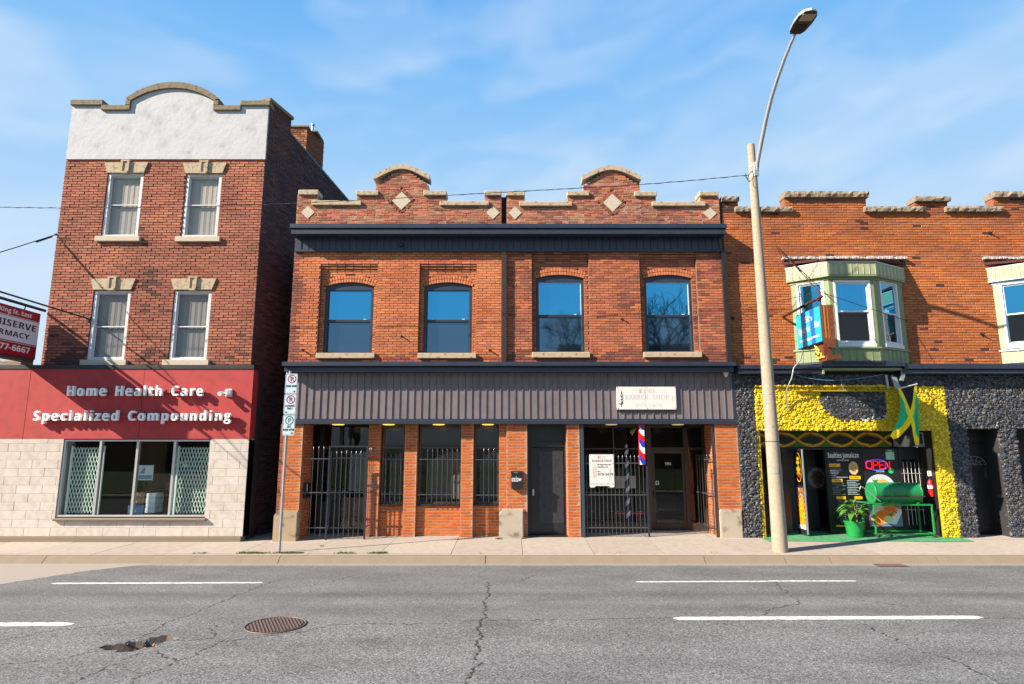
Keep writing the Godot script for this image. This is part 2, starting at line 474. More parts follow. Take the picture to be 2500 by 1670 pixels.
func lay(acc: Array, house: Node, palette: Array, wall: Node, called := "brick", meshes: Array = brick_meshes, rough := 0.92, tex := "grain", most := 300) -> void:
	var mats := []
	for c in palette:
		mats.append(mat("unit", c.linear_to_srgb(), rough, 0.0, T[tex], 0.31))
	acc.sort_custom(func(a, b): return a[0].origin.distance_squared_to(EYE) < b[0].origin.distance_squared_to(EYE))
	var off := Transform3D(Basis(), -origin_of(wall))
	for i in mini(most, acc.size()):
		var p := MeshInstance3D.new()
		p.name = called
		wall.add_child(p, true)
		p.mesh = meshes[i % meshes.size()]
		p.material_override = mats[acc[i][1]]
		p.transform = off * acc[i][0]
	if acc.size() <= most: return
	var xfs := []
	var cols := []
	for i in range(most, acc.size()):
		xfs.append(acc[i][0])
		var c: Color = palette[acc[i][1]]
		var f := rng.randf_range(0.88, 1.1)
		cols.append(Color(c.r * f, c.g * f, c.b * f))
	var m := mat("units", Color.WHITE, rough, 0.0, T[tex], 0.31)
	m.vertex_color_use_as_albedo = true
	stuff(called + "work", meshes[0], m, xfs, cols, house)

func ramp_tone(nz: FastNoiseLite, count: int, spread: float) -> Callable:  # slow change over the wall plus a change from brick to brick
	return func(x, y): return clampi(int((nz.get_noise_2d(x * 40, y * 40) * 0.45 + 0.56) * count + rng.randfn(0.0, spread)), 0, count - 1)

# rough stones pressed into a wall; pick(u, v) gives a tone or -1
func rubble(acc: Array, F: Transform3D, u0: float, u1: float, v0: float, v1: float, gap: float, pick: Callable) -> void:
	var nu: int = maxi(1, roundi((u1 - u0) / gap))
	var nv: int = maxi(1, roundi((v1 - v0) / (gap * 0.88)))
	for i in nu:
		for k in nv:
			var u := u0 + (i + 0.5 + (0.25 if k % 2 else -0.25) + rng.randf_range(-0.3, 0.3)) * (u1 - u0) / nu
			var w := v0 + (k + 0.5 + rng.randf_range(-0.3, 0.3)) * (v1 - v0) / nv
			u = clampf(u, u0 + gap * 0.3, u1 - gap * 0.3)
			var t: int = pick.call(u, w)
			if t < 0: continue
			var R := Basis.from_euler(V(rng.randf() * TAU, rng.randf() * TAU, rng.randf() * TAU))
			var s := gap * (0.42 + 0.48 * pow(rng.randf(), 1.4))
			var B := Basis.from_scale(V(s * rng.randf_range(0.8, 1.25), s * rng.randf_range(0.75, 1.15), s * 0.62)) * R
			acc.append([F * Transform3D(B, V(u, w, rng.randf_range(-0.004, 0.012))), t])

func facing(x: float, z: float, deg: float) -> Transform3D:  # a wall that starts at x,z and runs at an angle from +x; outward is to its right-hand front
	var a := deg_to_rad(deg)
	var along := V(cos(a), 0, -sin(a))
	return Transform3D(Basis(along, Vector3.UP, along.cross(Vector3.UP)), V(x, 0, z))

# ---------------------------------------------------------------- lettering
func font(serif := false, bold := true) -> SystemFont:
	var f := SystemFont.new()
	f.font_names = PackedStringArray(["Droid Serif" if serif else "Droid Sans"])
	f.font_weight = 700 if bold else 400
	return f

func text_mesh(s: String, h: float, depth: float, serif := false, bold := true) -> TextMesh:  # h: height of a capital
	var t := TextMesh.new()
	t.font = font(serif, bold)
	t.font_size = 64
	t.text = s
	t.pixel_size = h / (64.0 * 0.714)
	t.depth = depth
	t.curve_step = 1.5
	return t

# one line of lettering; F's origin is where its middle (or left end) stands on the baseline
func letters(called: String, s: String, F: Transform3D, h: float, m: Material, parent: Node, width := 0.0, depth := 0.003, serif := false, bold := true) -> MeshInstance3D:
	var t := text_mesh(s, h, depth, serif, bold)
	var bb := t.get_aabb()
	var b := mb()
	var k: float = width / bb.size.x if width > 0 else 1.0
	var cap := text_mesh("H", h, depth, serif, bold).get_aabb()
	var base := cap.position.y   # the foot of a capital in the mesh
	if s.length() > 0:
		var low := bb.position.y
		# TextMesh centres a line on its ascent and descent, the same for every string of this size
		low = base
		b.add(t, F * Transform3D(Basis.from_scale(V(k, 1, 1)), V(-(bb.position.x + bb.size.x / 2) * k, -low, depth / 2)))
	return part(called, b, m, parent)
func _ready() -> void:
	rng.seed = 20240611
	# camera
	var cam := Camera3D.new()
	cam.name = "camera"
	add_child(cam)
	cam.position = EYE
	cam.rotation_degrees = V(9.45, 0, 0)
	cam.fov = 57.55
	cam.near = 0.1; cam.far = 600.0
	# sky, sun, exposure
	var env := Environment.new()
	env.background_mode = Environment.BG_SKY
	env.tonemap_mode = Environment.TONE_MAPPER_LINEAR
	env.tonemap_exposure = 2.6
	env.sdfgi_enabled = true; env.ssao_enabled = true; env.ssil_enabled = true
	var sky := Sky.new()
	var pano := PanoramaSkyMaterial.new()
	pano.panorama = ImageTexture.create_from_image(sky_image(2.6))
	sky.sky_material = pano
	env.sky = sky
	var we := WorldEnvironment.new()
	we.name = "surroundings"
	we.environment = env
	add_child(we)
	var sun := DirectionalLight3D.new()
	sun.name = "sun"
	add_child(sun)
	sun.basis = Basis.looking_at(V(1, -0.69, -0.413))
	sun.light_energy = 1.6
	sun.light_color = Color(1.0, 0.935, 0.84)
	sun.light_angular_distance = 0.5
	sun.shadow_enabled = true

	make_materials()
	make_unit_meshes()
	ground()
	pharmacy()
	barber()
	restaurant()
	opposite_side()
	pharmacy_things()
	barber_things()
	restaurant_things()
	street_things()

func sky_image(exposure: float) -> Image:
	var w := 1024; var h := 512
	var im := Image.create(w, h, false, Image.FORMAT_RGBF)
	var n1 := noise(FastNoiseLite.TYPE_SIMPLEX, 1.0, 5, 41)
	var n2 := noise(FastNoiseLite.TYPE_SIMPLEX, 1.0, 4, 77)
	var stops := [[-90.0, 120, 120, 118], [-3.0, 175, 180, 184], [0.0, 214, 232, 248], [9.0, 204, 229, 252], [17.0, 184, 218, 252], [25.0, 158, 206, 250], [33.0, 127, 190, 248], [40.0, 98, 174, 243], [60.0, 64, 140, 222], [90.0, 44, 108, 196]]
	for y in h:
		var el := 90.0 - (y + 0.5) * 180.0 / h
		var k := 0
		while k < stops.size() - 2 and el > stops[k + 1][0]: k += 1
		var f: float = clampf((el - stops[k][0]) / (stops[k + 1][0] - stops[k][0]), 0, 1)
		var a := Color8(stops[k][1], stops[k][2], stops[k][3]).srgb_to_linear()
		var b := Color8(stops[k + 1][1], stops[k + 1][2], stops[k + 1][3]).srgb_to_linear()
		var base := a.lerp(b, f)
		for x in w:
			var az := (x + 0.5) * TAU / w
			var c := base
			if el > 0:
				var e := deg_to_rad(el)
				var p := V(cos(e) * sin(az), sin(e), cos(e) * cos(az))
				# thin streaks of high cloud, longer than they are tall
				var q := V(p.x * 1.5 + p.y * 0.9, p.y * 4.2 - p.x * 0.7, p.z * 1.5)
				var warp := n2.get_noise_3dv(q * 1.3) * 0.7
				var s := n1.get_noise_3d(q.x + warp, q.y * 1.4 + warp * 0.5, q.z) * 0.5 + 0.5
				var fine := n2.get_noise_3d(q.x * 4 + s, q.y * 7, q.z * 4) * 0.5 + 0.5
				var amount := clampf((s - 0.33) * 2.0, 0, 1) * (0.62 + 0.45 * fine) * clampf(1.25 - el / 60.0, 0.1, 1.0)
				c = c.lerp(Color8(216, 234, 253).srgb_to_linear(), clampf(amount * 0.78, 0, 0.66))
			im.set_pixel(x, y, Color(c.r / exposure, c.g / exposure, c.b / exposure))
	return im
# ---------------------------------------------------------------- ground
func gy(x: float, z: float) -> float:   # pavement height: it climbs from the kerb to the shop fronts
	var g := lerpf(0.0, 0.1, clampf((x + 7.0) / 7.5, 0, 1)) + 0.01 * clampf((x - 1.0) / 5.0, 0, 1)
	return g * clampf((2.1 - z) / 2.1, 0, 1)

func stroke(im: Image, pts: Array, X0: float, Z0: float, sx: float, sz: float, wid: float, dark: Color, n: FastNoiseLite, sd: float) -> void:
	var run := 0.0
	for i in pts.size() - 1:
		var a: Vector2 = pts[i]; var b: Vector2 = pts[i + 1]
		if i: run += pts[i - 1].distance_to(a)
		var steps: int = maxi(2, int(a.distance_to(b) * 140))
		for k in steps:
			var f := float(k) / steps
			var p := a.lerp(b, f)
			var s := run + f * a.distance_to(b)
			p += Vector2(n.get_noise_2d(s * 14.0, sd * 13.0), n.get_noise_2d(s * 14.0, sd * 7.0 + 300)) * Vector2(0.06, 0.05)
			p += Vector2(n.get_noise_2d(s * 80.0, sd), n.get_noise_2d(s * 80.0, sd + 90)) * 0.018
			var wv := wid * (0.5 + absf(n.get_noise_2d(s * 30.0, 31.0)) * 1.7)
			if n.get_noise_2d(s * 20.0, 77.0) > 0.5: continue
			for dx in range(-2, 3):
				for dz in range(-2, 3):
					var px := int((p.x - X0) * sx) + dx; var pz := int((p.y - Z0) * sz) + dz
					if px < 0 or pz < 0 or px >= im.get_width() or pz >= im.get_height(): continue
					var d := Vector2((px + 0.5) / sx + X0 - p.x, (pz + 0.5) / sz + Z0 - p.y).length()
					if d < wv: im.set_pixel(px, pz, dark)
					elif d < wv * 2.2 and rng.randf() < 0.03: im.set_pixel(px, pz, Color(0.5, 0.49, 0.47))

func road_image(X0: float, X1: float, Z0: float, Z1: float) -> Image:
	var w := 2048; var h := 760
	var im := Image.create(w, h, false, Image.FORMAT_RGB8)
	var sx := w / (X1 - X0); var sz := h / (Z1 - Z0)
	var n := noise(FastNoiseLite.TYPE_SIMPLEX, 0.03, 4, 99)
	var n2 := noise(FastNoiseLite.TYPE_SIMPLEX, 0.2, 3, 101)
	var spots := []   # old oil and wet stains
	for i in 16: spots.append(Vector4(rng.randf_range(-9, 9), rng.randf_range(4.6, 9.6), rng.randf_range(0.05, 0.17), rng.randf_range(0.08, 0.4)))
	spots.append(Vector4(-1.9, 8.0, 0.25, 0.16))
	for y in h:
		var z := Z0 + (y + 0.5) / sz
		for x in w:
			var X := X0 + (x + 0.5) / sx
			var g := 0.122 + 0.026 * n.get_noise_2d(X * 12.0, z * 30.0)
			# wheel tracks polished darker, strip between them paler, older coarser lane in front
			g *= 1.0 - 0.26 * exp(-pow((z - 5.35 - 0.03 * sin(X)) / 0.22, 2)) - 0.10 * exp(-pow((z - 3.5) / 0.5, 2)) + 0.14 * exp(-pow((z - 5.95) / 0.16, 2)) - 0.08 * exp(-pow((z - 6.35) / 0.25, 2))
			for sp2 in spots: g *= 1.0 - sp2.z * exp(-(pow((X - sp2.x) / (sp2.w * 1.6), 2) + pow((z - sp2.y) / sp2.w, 2)))
			var rough := 0.52 if z < 7.0 else 0.78
			if z > 7.05 + 0.03 * n.get_noise_1d(X * 90.0): g *= 1.05
			var sp := rng.randf()
			g *= 1.0 + rough * (sp - 0.5) * 2.0 + 0.10 * n2.get_noise_2d(X * 60.0, z * 60.0)
			if sp > 0.965: g *= 1.6
			elif sp < 0.04: g *= 0.5
			var c := Color(g * 0.97, g * 1.01, g * 1.06)
			# dusty gutter along the kerb
			var gut := clampf(1.0 - (z - 2.42) / (0.30 + 0.06 * n.get_noise_1d(X * 35.0)), 0, 1)
			gut = clampf(gut * 1.6, 0, 1) * (0.85 + 0.15 * n2.get_noise_1d(X * 30.0))
			# pale concrete lane by the side street
			var edge := -8.9 - (z - 3.135) * 0.62 + 0.04 * n.get_noise_1d(z * 100.0)
			if z < 3.1: edge = -8.9 + (3.135 - z) * 1.2
			var conc := 1.0 if X < edge else 0.0
			c = c.lerp(Color(0.27, 0.245, 0.215) * (0.92 + 0.16 * sp), clampf(maxf(gut * 0.85, conc), 0, 1))
			var hd := Vector2((X + 4.98) / 0.33, (z - 8.15 + (X + 5.0) * 0.45) / 0.26)
			var hr := hd.length() + 0.22 * sin(hd.angle() * 3.0 + 1.0) + 0.12 * sin(hd.angle() * 7.0)
			if hr < 1.03: c = Color(0.075, 0.056, 0.043) * (0.6 + 0.8 * sp)
			im.set_pixel(x, y, c.linear_to_srgb())
	var dk := Color(0.11, 0.105, 0.10)
	var cr := [
		[[-8.9, 3.13], [-9.3, 3.8], [-9.77, 4.53]],
		[[-9.0, 9.1], [-6.955, 7.992], [-6.497, 7.515], [-6.004, 7.263], [-5.593, 7.031], [-5.118, 6.995], [-5.004, 6.699], [-4.952, 6.049], [-4.833, 5.356], [-4.727, 4.751], [-4.681, 4.336], [-4.565, 4.077]],
		[[-6.6, 9.0], [-6.193, 8.932], [-5.891, 8.878], [-5.619, 8.776], [-5.407, 8.531], [-5.239, 8.359]], [[-5.178, 7.992], [-5.082, 7.694], [-5.135, 7.206], [-5.118, 6.995]],
		[[-4.93, 9.9], [-4.865, 9.224], [-4.787, 8.816], [-4.747, 8.615], [-4.623, 8.446], [-4.091, 8.816]],
		[[-4.3, 9.9], [-4.2, 9.189], [-4.105, 8.816], [-3.998, 8.573], [-3.964, 8.179], [-3.941, 8.039], [-3.589, 7.895], [-3.077, 7.642], [-2.835, 7.429], [-2.613, 7.206], [-1.772, 7.206], [-0.807, 7.148], [-0.586, 7.031], [-0.427, 6.911]],
		[[-0.56, 9.9], [-0.477, 9.224], [-0.402, 8.97], [-0.45, 8.573], [-0.436, 8.039], [-0.479, 7.206], [-0.43, 6.85], [-0.447, 6.049], [-0.421, 5.274], [-0.455, 4.375]],
		[[-4.645, 7.992], [-4.304, 7.963], [-4.104, 7.914], [-4.302, 7.429], [-4.333, 7.263]],
		[[5.095, 4.277], [4.952, 5.19], [4.866, 5.976], [4.272, 6.261], [3.91, 6.725]],
		[[5.206, 7.148], [5.241, 7.642], [5.217, 8.403], [5.41, 8.737], [5.457, 9.044], [5.501, 9.9]],
		[[-0.4, 7.0], [0.994, 6.971], [1.668, 6.911], [2.518, 6.85]], [[7.2, 6.86], [9.0, 6.9], [12.0, 6.85]], [[5.7, 5.6], [6.6, 6.2]], [[-3.5, 4.3], [-3.2, 3.7]], [[0.2, 4.2], [0.5, 3.6]]]
	for i in cr.size():
		var pts := []
		for p in cr[i]: pts.append(Vector2(p[0], p[1]))
		stroke(im, pts, X0, Z0, sx, sz, 0.0085 if i != 6 else 0.013, dk, n2, 3.0 + i * 5.7)
	return im

func ground() -> void:
	# the road: a textured sheet where it is seen closely, the same asphalt beyond; y = -0.14
	var X0 := -13.0; var X1 := 13.0; var Z0 := 2.40; var Z1 := 10.4
	var b := mb()
	var nx := 260; var nz := 100
	var hgt := func(x, z):
		var d := Vector2((x + 4.98) / 0.33, (z - 8.15 + (x + 5.0) * 0.45) / 0.26)
		var r: float = d.length() + 0.22 * sin(d.angle() * 3.0 + 1.0) + 0.12 * sin(d.angle() * 7.0)
		return -0.14 - 0.13 * (1.0 - smoothstep(0.70, 1.0, r)) * (1.0 + 0.2 * sin(x * 70) * sin(z * 63))
	var P := []
	for i in nx + 1:
		var row := []
		for k in nz + 1:
			var x := lerpf(X0, X1, float(i) / nx); var z := lerpf(Z0, Z1, float(k) / nz)
			row.append(V(x, hgt.call(x, z), z))
		P.append(row)
	for i in nx:
		for k in nz:
			var a: Vector3 = P[i][k + 1]; var c: Vector3 = P[i + 1][k]
			var q := [P[i][k + 1], P[i + 1][k + 1], P[i + 1][k], P[i][k]]
			var m: Vector3 = (q[2] - q[0]).cross(q[3] - q[1]).normalized()
			var uv := []
			for s in q: uv.append(Vector2((s.x - X0) / (X1 - X0), (s.z - Z0) / (Z1 - Z0)))
			b.t3(q[0], q[1], q[2], m, m, m, uv[0], uv[1], uv[2])
			b.t3(q[0], q[2], q[3], m, m, m, uv[0], uv[2], uv[3])
	var im := road_image(X0, X1, Z0, Z1)
	var rm := printed(im, 0.92)
	var hm := im.duplicate() as Image
	rm.heightmap_enabled = true; rm.heightmap_texture = rm.albedo_texture; rm.heightmap_scale = 1.2
	var road := struct("road", b, rm, "grey cracked asphalt street running past the shop fronts")
	b = mb()
	for r in [[-90, X0, Z0, 15.2], [X1, 90, Z0, 15.2], [X0, X1, Z1, 15.2]]:
		b.quad(V(r[0], -0.14, r[3]), V(r[1], -0.14, r[3]), V(r[1], -0.14, r[2]), V(r[0], -0.14, r[2]))
	part("road_surface", b, M.asphalt, road)
	# rubble in the pothole
	var xf := []; var cols := []
	for i in 220:
		var p := V(-4.84 + rng.randfn(0, 0.09), 0, 8.08 + rng.randfn(0, 0.07))
		p.y = hgt.call(p.x, p.z) + 0.006
		if p.y > -0.15: continue
		var s := rng.randf_range(0.008, 0.026)
		xf.append(Transform3D(Basis.from_scale(V(s, s * 0.7, s)) * Basis.from_euler(V(rng.randf() * 6, rng.randf() * 6, 0)), p))
		var g := rng.randf_range(0.16, 0.42)
		g *= 0.7
		cols.append(Color(g * 1.1, g * 0.80, g * 0.60))
	var um := mat("gravel", Color.WHITE, 0.95); um.vertex_color_use_as_albedo = true
	stuff("pothole_gravel", stone_meshes[0], um, xf, cols, road)
	# painted lane lines, worn at the edges
	for l in [[-8.84, -4.806, 4.46, 4.385, 0.115], [2.40, 5.0, 4.315, 4.27, 0.10], [5.0, 6.72, 4.245, 4.235, 0.095], [2.47, 7.24, 6.915, 6.845, 0.185], [-11.6, -6.50, 7.26, 7.22, 0.20]]:
		b = mb()
		var k := 60
		var lo := []; var hi := []
		for i in k + 1:
			var f := float(i) / k
			var x := lerpf(l[0], l[1], f); var z := lerpf(l[2], l[3], f)
			var tip := minf(1.0, minf(f, 1 - f) * 30 + 0.35)
			lo.append(V(x, -0.136, z + l[4] / 2 * tip + rng.randf_range(-0.012, 0.012)))
			hi.append(V(x, -0.136, z - l[4] / 2 * tip + rng.randf_range(-0.012, 0.012)))
		for i in k: b.quad(lo[i], lo[i + 1], hi[i + 1], hi[i])
		part("lane_line", b, M.road_paint, road)
	# kerb stones
	var kerb := Node3D.new(); kerb.name = "kerb"; add_child(kerb)
	kerb.set_meta("kind", "structure"); kerb.set_meta("label", "low concrete kerb between the street and the pavement")
	var cuts := [-90.0, -40.0, -21.0, -15.9, -10.56, -5.26, -0.6, 4.345, 6.16, 7.18, 9.6, 12.9, 18.0, 40.0, 90.0]
	for i in cuts.size() - 1:
		b = mb()
		var x0: float = cuts[i] + 0.006; var x1: float = cuts[i + 1] - 0.006
		var prof := [V(0, -0.3, 2.12), V(0, 0.0, 2.12), V(0, 0.0, 2.235), V(0, -0.008, 2.262), V(0, -0.03, 2.285), V(0, -0.125, 2.385), V(0, -0.142, 2.41), V(0, -0.3, 2.41)]
		var seg: int = maxi(2, int((x1 - x0) / 0.2)) if absf(x0) < 16 and absf(x1) < 20 else 1
		for s in seg:
			var a := lerpf(x0, x1, float(s) / seg); var c := lerpf(x0, x1, float(s + 1) / seg)
			for k in prof.size() - 1:
				var ja := V(a, 0, 0); var jc := V(c, 0, 0)
				if k > 1: ja.z += 0.008 * sin(a * 9.1) * sin(a * 3.3); jc.z += 0.008 * sin(c * 9.1) * sin(c * 3.3)
				var p: Vector3 = prof[k]; var q: Vector3 = prof[k + 1]
				b.quad(q + ja, q + jc, p + jc, p + ja)
		for e in [[x0, -1], [x1, 1]]:
			var ring := []
			for p in prof: ring.append(V(e[0], p.y, p.z))
			for k in range(1, ring.size() - 1):
				if e[1] > 0: b.tri(ring[0], ring[k + 1], ring[k])
				else: b.tri(ring[0], ring[k], ring[k + 1])
		part("kerb_stone", b, M.kerb_concrete, kerb)
	# pavement slabs over a dark bed
	b = mb()
	for i in 60:
		var x := -90.0 + i * 3.0
		b.quad(V(x, gy(x, 2.12) - 0.022, 2.125), V(x + 3, gy(x + 3, 2.12) - 0.022, 2.125), V(x + 3, gy(x + 3, -6) - 0.022, -6), V(x, gy(x, -6) - 0.022, -6))
	var side := struct("sidewalk", b, M.soil, "pale concrete pavement of square slabs in front of the shops")
	var rows := [[2.115, 1.935], [1.925, 0.36], [0.35, -1.6]]
	for i in range(-19, 20):
		var x0 := 0.25 + i * 1.655; var x1 := x0 + 1.655 - 0.012
		for r in rows:
			b = mb()
			var k := 4
			var dz := rng.randf_range(-0.004, 0.004)
			for s in k:
				var za := lerpf(r[0], r[1], float(s) / k); var zb := lerpf(r[0], r[1], float(s + 1) / k)
				b.quad(V(x0, gy(x0, za) + dz, za), V(x1, gy(x1, za) + dz, za), V(x1, gy(x1, zb) + dz, zb), V(x0, gy(x0, zb) + dz, zb))
			b.quad(V(x0, gy(x0, r[0]) - 0.04, r[0]), V(x1, gy(x1, r[0]) - 0.04, r[0]), V(x1, gy(x1, r[0]) + dz, r[0]), V(x0, gy(x0, r[0]) + dz, r[0]))
			b.quad(V(x1, gy(x1, r[0]) - 0.04, r[0]), V(x1, gy(x1, r[1]) - 0.04, r[1]), V(x1, gy(x1, r[1]) + dz, r[1]), V(x1, gy(x1, r[0]) + dz, r[0]))
			b.quad(V(x0, gy(x0, r[1]) - 0.04, r[1]), V(x0, gy(x0, r[0]) - 0.04, r[0]), V(x0, gy(x0, r[0]) + dz, r[0]), V(x0, gy(x0, r[1]) + dz, r[1]))
			part("slab", b, [M.concrete, M.concrete_b, M.concrete_c][rng.randi() % 3], side)
	# far ground under everything, and the park on the other side
	b = mb()
	b.quad(V(-400, -0.35, 400), V(400, -0.35, 400), V(400, -0.35, -400), V(-400, -0.35, -400))
	struct("ground", b, M.asphalt, "open ground around the street")
	b = mb()
	b.box(-90, 90, -0.3, -0.02, 15.2, 16.6)
	struct("far_pavement", b, M.concrete, "pavement on the other side of the street")
	b = mb()
	b.box(-90, 90, -0.32, 0.02, 16.6, 70)
	struct("lawn", b, M.lawn, "green lawn across the street mirrored in the shop windows").set_meta("kind", "structure")
# ---------------------------------------------------------------- the tall pharmacy building on the left
func sash_window(house: Node, F: Transform3D, x0: float, x1: float, y0: float, y1: float, meet: float, fw: float, fm: Material, upper: Material, lower: Material, z := 0.0, sash := 0.035) -> MeshInstance3D:
	var b := mb(); b.xf = F
	for r in [[x0, x0 + fw, y0, y1], [x1 - fw, x1, y0, y1], [x0 + fw, x1 - fw, y1 - fw, y1], [x0 + fw, x1 - fw, y0, y0 + fw * 0.8]]:
		b.bev(r[0], r[1], r[2], r[3], z - 0.09, z + 0.03, 0.006)
	var w := part("window", b, fm, house)
	var a0 := x0 + fw; var a1 := x1 - fw
	for k in 2:   # lower sash behind, upper sash in front
		var ya: float = meet - 0.02 if k else y0 + fw * 0.8
		var yb: float = y1 - fw if k else meet + 0.02
		var zz := z - 0.03 if k else z - 0.062
		b = mb(); b.xf = F
		for r in [[a0, a0 + sash, ya, yb], [a1 - sash, a1, ya, yb], [a0 + sash, a1 - sash, yb - sash, yb], [a0 + sash, a1 - sash, ya, ya + sash]]:
			b.bev(r[0], r[1], r[2], r[3], zz - 0.014, zz + 0.014, 0.004)
		part("sash", b, fm, w)
		b = mb(); b.xf = F
		b.quad(V(a0 + sash, ya + sash, zz), V(a1 - sash, ya + sash, zz), V(a1 - sash, yb - sash, zz), V(a0 + sash, yb - sash, zz))
		part("pane", b, upper if k else lower, w)
	return w

func shell(x0: float, x1: float, y0: float, y1: float, z0: float, z1: float, front := true) -> MB:  # closed box with its faces turned inward and outward
	var b := mb()
	var t := 0.12
	b.box(x0, x1, y0, y1, z0, z0 + t)
	b.box(x0, x0 + t, y0, y1, z0 + t, z1)
	b.box(x1 - t, x1, y0, y1, z0 + t, z1)
	b.box(x0 + t, x1 - t, y1 - t, y1, z0 + t, z1)
	b.box(x0 + t, x1 - t, y0, y0 + t, z0 + t, z1)
	return b

func pharmacy() -> void:
	var house := thing("pharmacy_building", "three storey red brick building with white curved gable and red pharmacy shopfront", "building", V(-10.2, 0, -0.17))
	var zb := -0.17
	var acc := []
	var mortar := mb()
	var palette := []
	for k in 12:
		var f := k / 11.0
		palette.append(Color(lerpf(0.22, 0.45, f), lerpf(0.076, 0.160, f), lerpf(0.052, 0.100, f)))
	palette[0] = Color(0.11, 0.045, 0.036)
	palette[11] = Color(0.47, 0.165, 0.09)
	var tone := ramp_tone(noise(FastNoiseLite.TYPE_SIMPLEX, 0.008, 3, 5), 12, 1.9)
	var sooty := func(x, y):
		var t: int = tone.call(x, y)
		return maxi(0, t - 5) if y < 5.0 + 0.15 * sin(x * 3.0) and rng.randf() < 0.85 else t
	var wins := [[-11.83, -10.78, 8.40, 10.345, 9.39], [-9.53, -8.485, 8.39, 10.33, 9.385], [-11.85, -10.80, 4.82, 6.83, 5.78], [-9.57, -8.51, 4.82, 6.83, 5.78]]
	var holes := []
	for w in wins: holes.append([w[0], w[1], w[2] - 0.02, w[3] + 0.01])
	var F := Transform3D(Basis(), V(0, 0, zb))
	var style := {"h": 0.0782, "len": 0.262, "joint": 0.014, "jit": 0.008, "tone": sooty, "thick": 0.3, "deep": 0.02}
	field(acc, mortar, F, 4.62, 10.78, [[-13.1, -7.25, 4.0, 11.0]], holes, style)
	# the long side wall down the alley, dark with old paint
	var acc2 := []
	var dark := mb()
	var S := facing(-7.25, zb, 75.0)
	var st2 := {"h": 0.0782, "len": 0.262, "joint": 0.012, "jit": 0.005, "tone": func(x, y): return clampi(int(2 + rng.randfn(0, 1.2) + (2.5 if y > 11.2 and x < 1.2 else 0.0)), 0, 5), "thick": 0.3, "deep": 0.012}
	var roofline := func(y): return [0.0, 1.12] if y > 12.13 else [0.0, minf(11.0, 1.07 + (12.135 - y) / 0.215)]
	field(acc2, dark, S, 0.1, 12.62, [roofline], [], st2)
	# left flank
	var lf := mb()
	lf.xf = facing(-13.1, zb - 0.3, 75.0)
	lf.box(0.0, 9.0, 4.6, 11.4, -0.25, 0.0)
	part("left_wall", lf, M.mortar_dark, house)
	var wall := part("front_wall", mortar, M.mortar_brown, house)
	lay(acc, house, palette, wall)
	var swall := part("alley_wall", dark, M.mortar_dark, house)
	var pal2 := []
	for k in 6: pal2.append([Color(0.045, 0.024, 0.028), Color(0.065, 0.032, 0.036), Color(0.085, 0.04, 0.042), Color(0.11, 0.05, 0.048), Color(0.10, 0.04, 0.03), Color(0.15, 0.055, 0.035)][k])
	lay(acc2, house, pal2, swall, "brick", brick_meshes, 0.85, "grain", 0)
	# coping and flashing of the side wall
	var b := mb(); b.xf = S
	b.bev(-0.02, 1.16, 12.62, 12.73, -0.34, 0.06, 0.01)
	part("side_coping", b, M.coping_brown, house)
	b = mb(); b.xf = S
	b.bar(V(1.13, 12.15, -0.02), V(11.0, 10.03, -0.02), 0.07)
	part("roof_flashing", b, M.steel_blue, house)
	# chimney on the side wall
	var cacc := []
	var cm := mb()
	var cp := [Color(0.20, 0.07, 0.03), Color(0.34, 0.12, 0.045), Color(0.42, 0.16, 0.05), Color(0.46, 0.2, 0.08)]
	var ct := func(_x, _y): return rng.randi() % 4
	var C := facing(-6.76 - 0.62, -2.08, 0.0)
	field(cacc, cm, C, 11.75, 12.80, [[0.0, 0.64, 11, 13]], [], {"h": 0.078, "len": 0.22, "tone": ct, "thick": 0.1})
	field(cacc, cm, facing(-6.74, -2.08, 75.0), 11.75, 12.80, [[0.0, 1.02, 11, 13]], [], {"h": 0.078, "len": 0.22, "tone": func(_x, _y): return 0, "thick": 0.1})
	cm.box(-7.3, -6.85, 11.5, 12.78, -3.05, -2.2)
	var chim := part("chimney", cm, M.mortar_red, house)
	lay(cacc, house, cp, chim)
	b = mb()
	b.bev(-7.42, -6.70, 12.80, 12.88, -2.35, -2.04, 0.02); b.bev(-7.36, -6.50, 12.80, 12.875, -3.1, -2.36, 0.02)
	part("chimney_cap", b, M.coping_brown, chim)
	b = mb(); b.tube([V(-6.78, 12.8, -2.7), V(-6.78, 13.22, -2.7)], 0.045, 10); b.tube([V(-6.78, 13.2, -2.7), V(-6.78, 13.27, -2.7)], 0.065, 10)
	part("vent_pipe", b, M.galvanised, chim)
	# the white rendered gable with its stepped and curved top
	var arc := func(cx: float, half: float, y0: float, rise: float, n: int) -> Array:
		var R := (half * half + rise * rise) / (2 * rise)
		var pts := []
		for i in n + 1:
			var x := lerpf(half, -half, float(i) / n)
			pts.append(Vector2(cx + x, y0 + sqrt(R * R - x * x) - (R - rise)))
		return pts
	var cx := -10.105
	var poly := [Vector2(-13.09, 10.76), Vector2(-7.245, 10.76), Vector2(-7.245, 12.44), Vector2(-8.06, 12.44), Vector2(-8.06, 12.29), Vector2(-8.87, 12.29), Vector2(-8.87, 12.58)]
	var top: Array = arc.call(cx, 1.235, 12.58, 0.42, 24)
	poly.append_array(top)
	poly.append_array([Vector2(-11.34, 12.58), Vector2(-11.34, 12.29), Vector2(-12.19, 12.29), Vector2(-12.19, 12.45), Vector2(-13.09, 12.45)])
	b = mb(); b.prism(poly, zb - 0.28, zb + 0.035)
	part("gable", b, M.white_stucco, house)
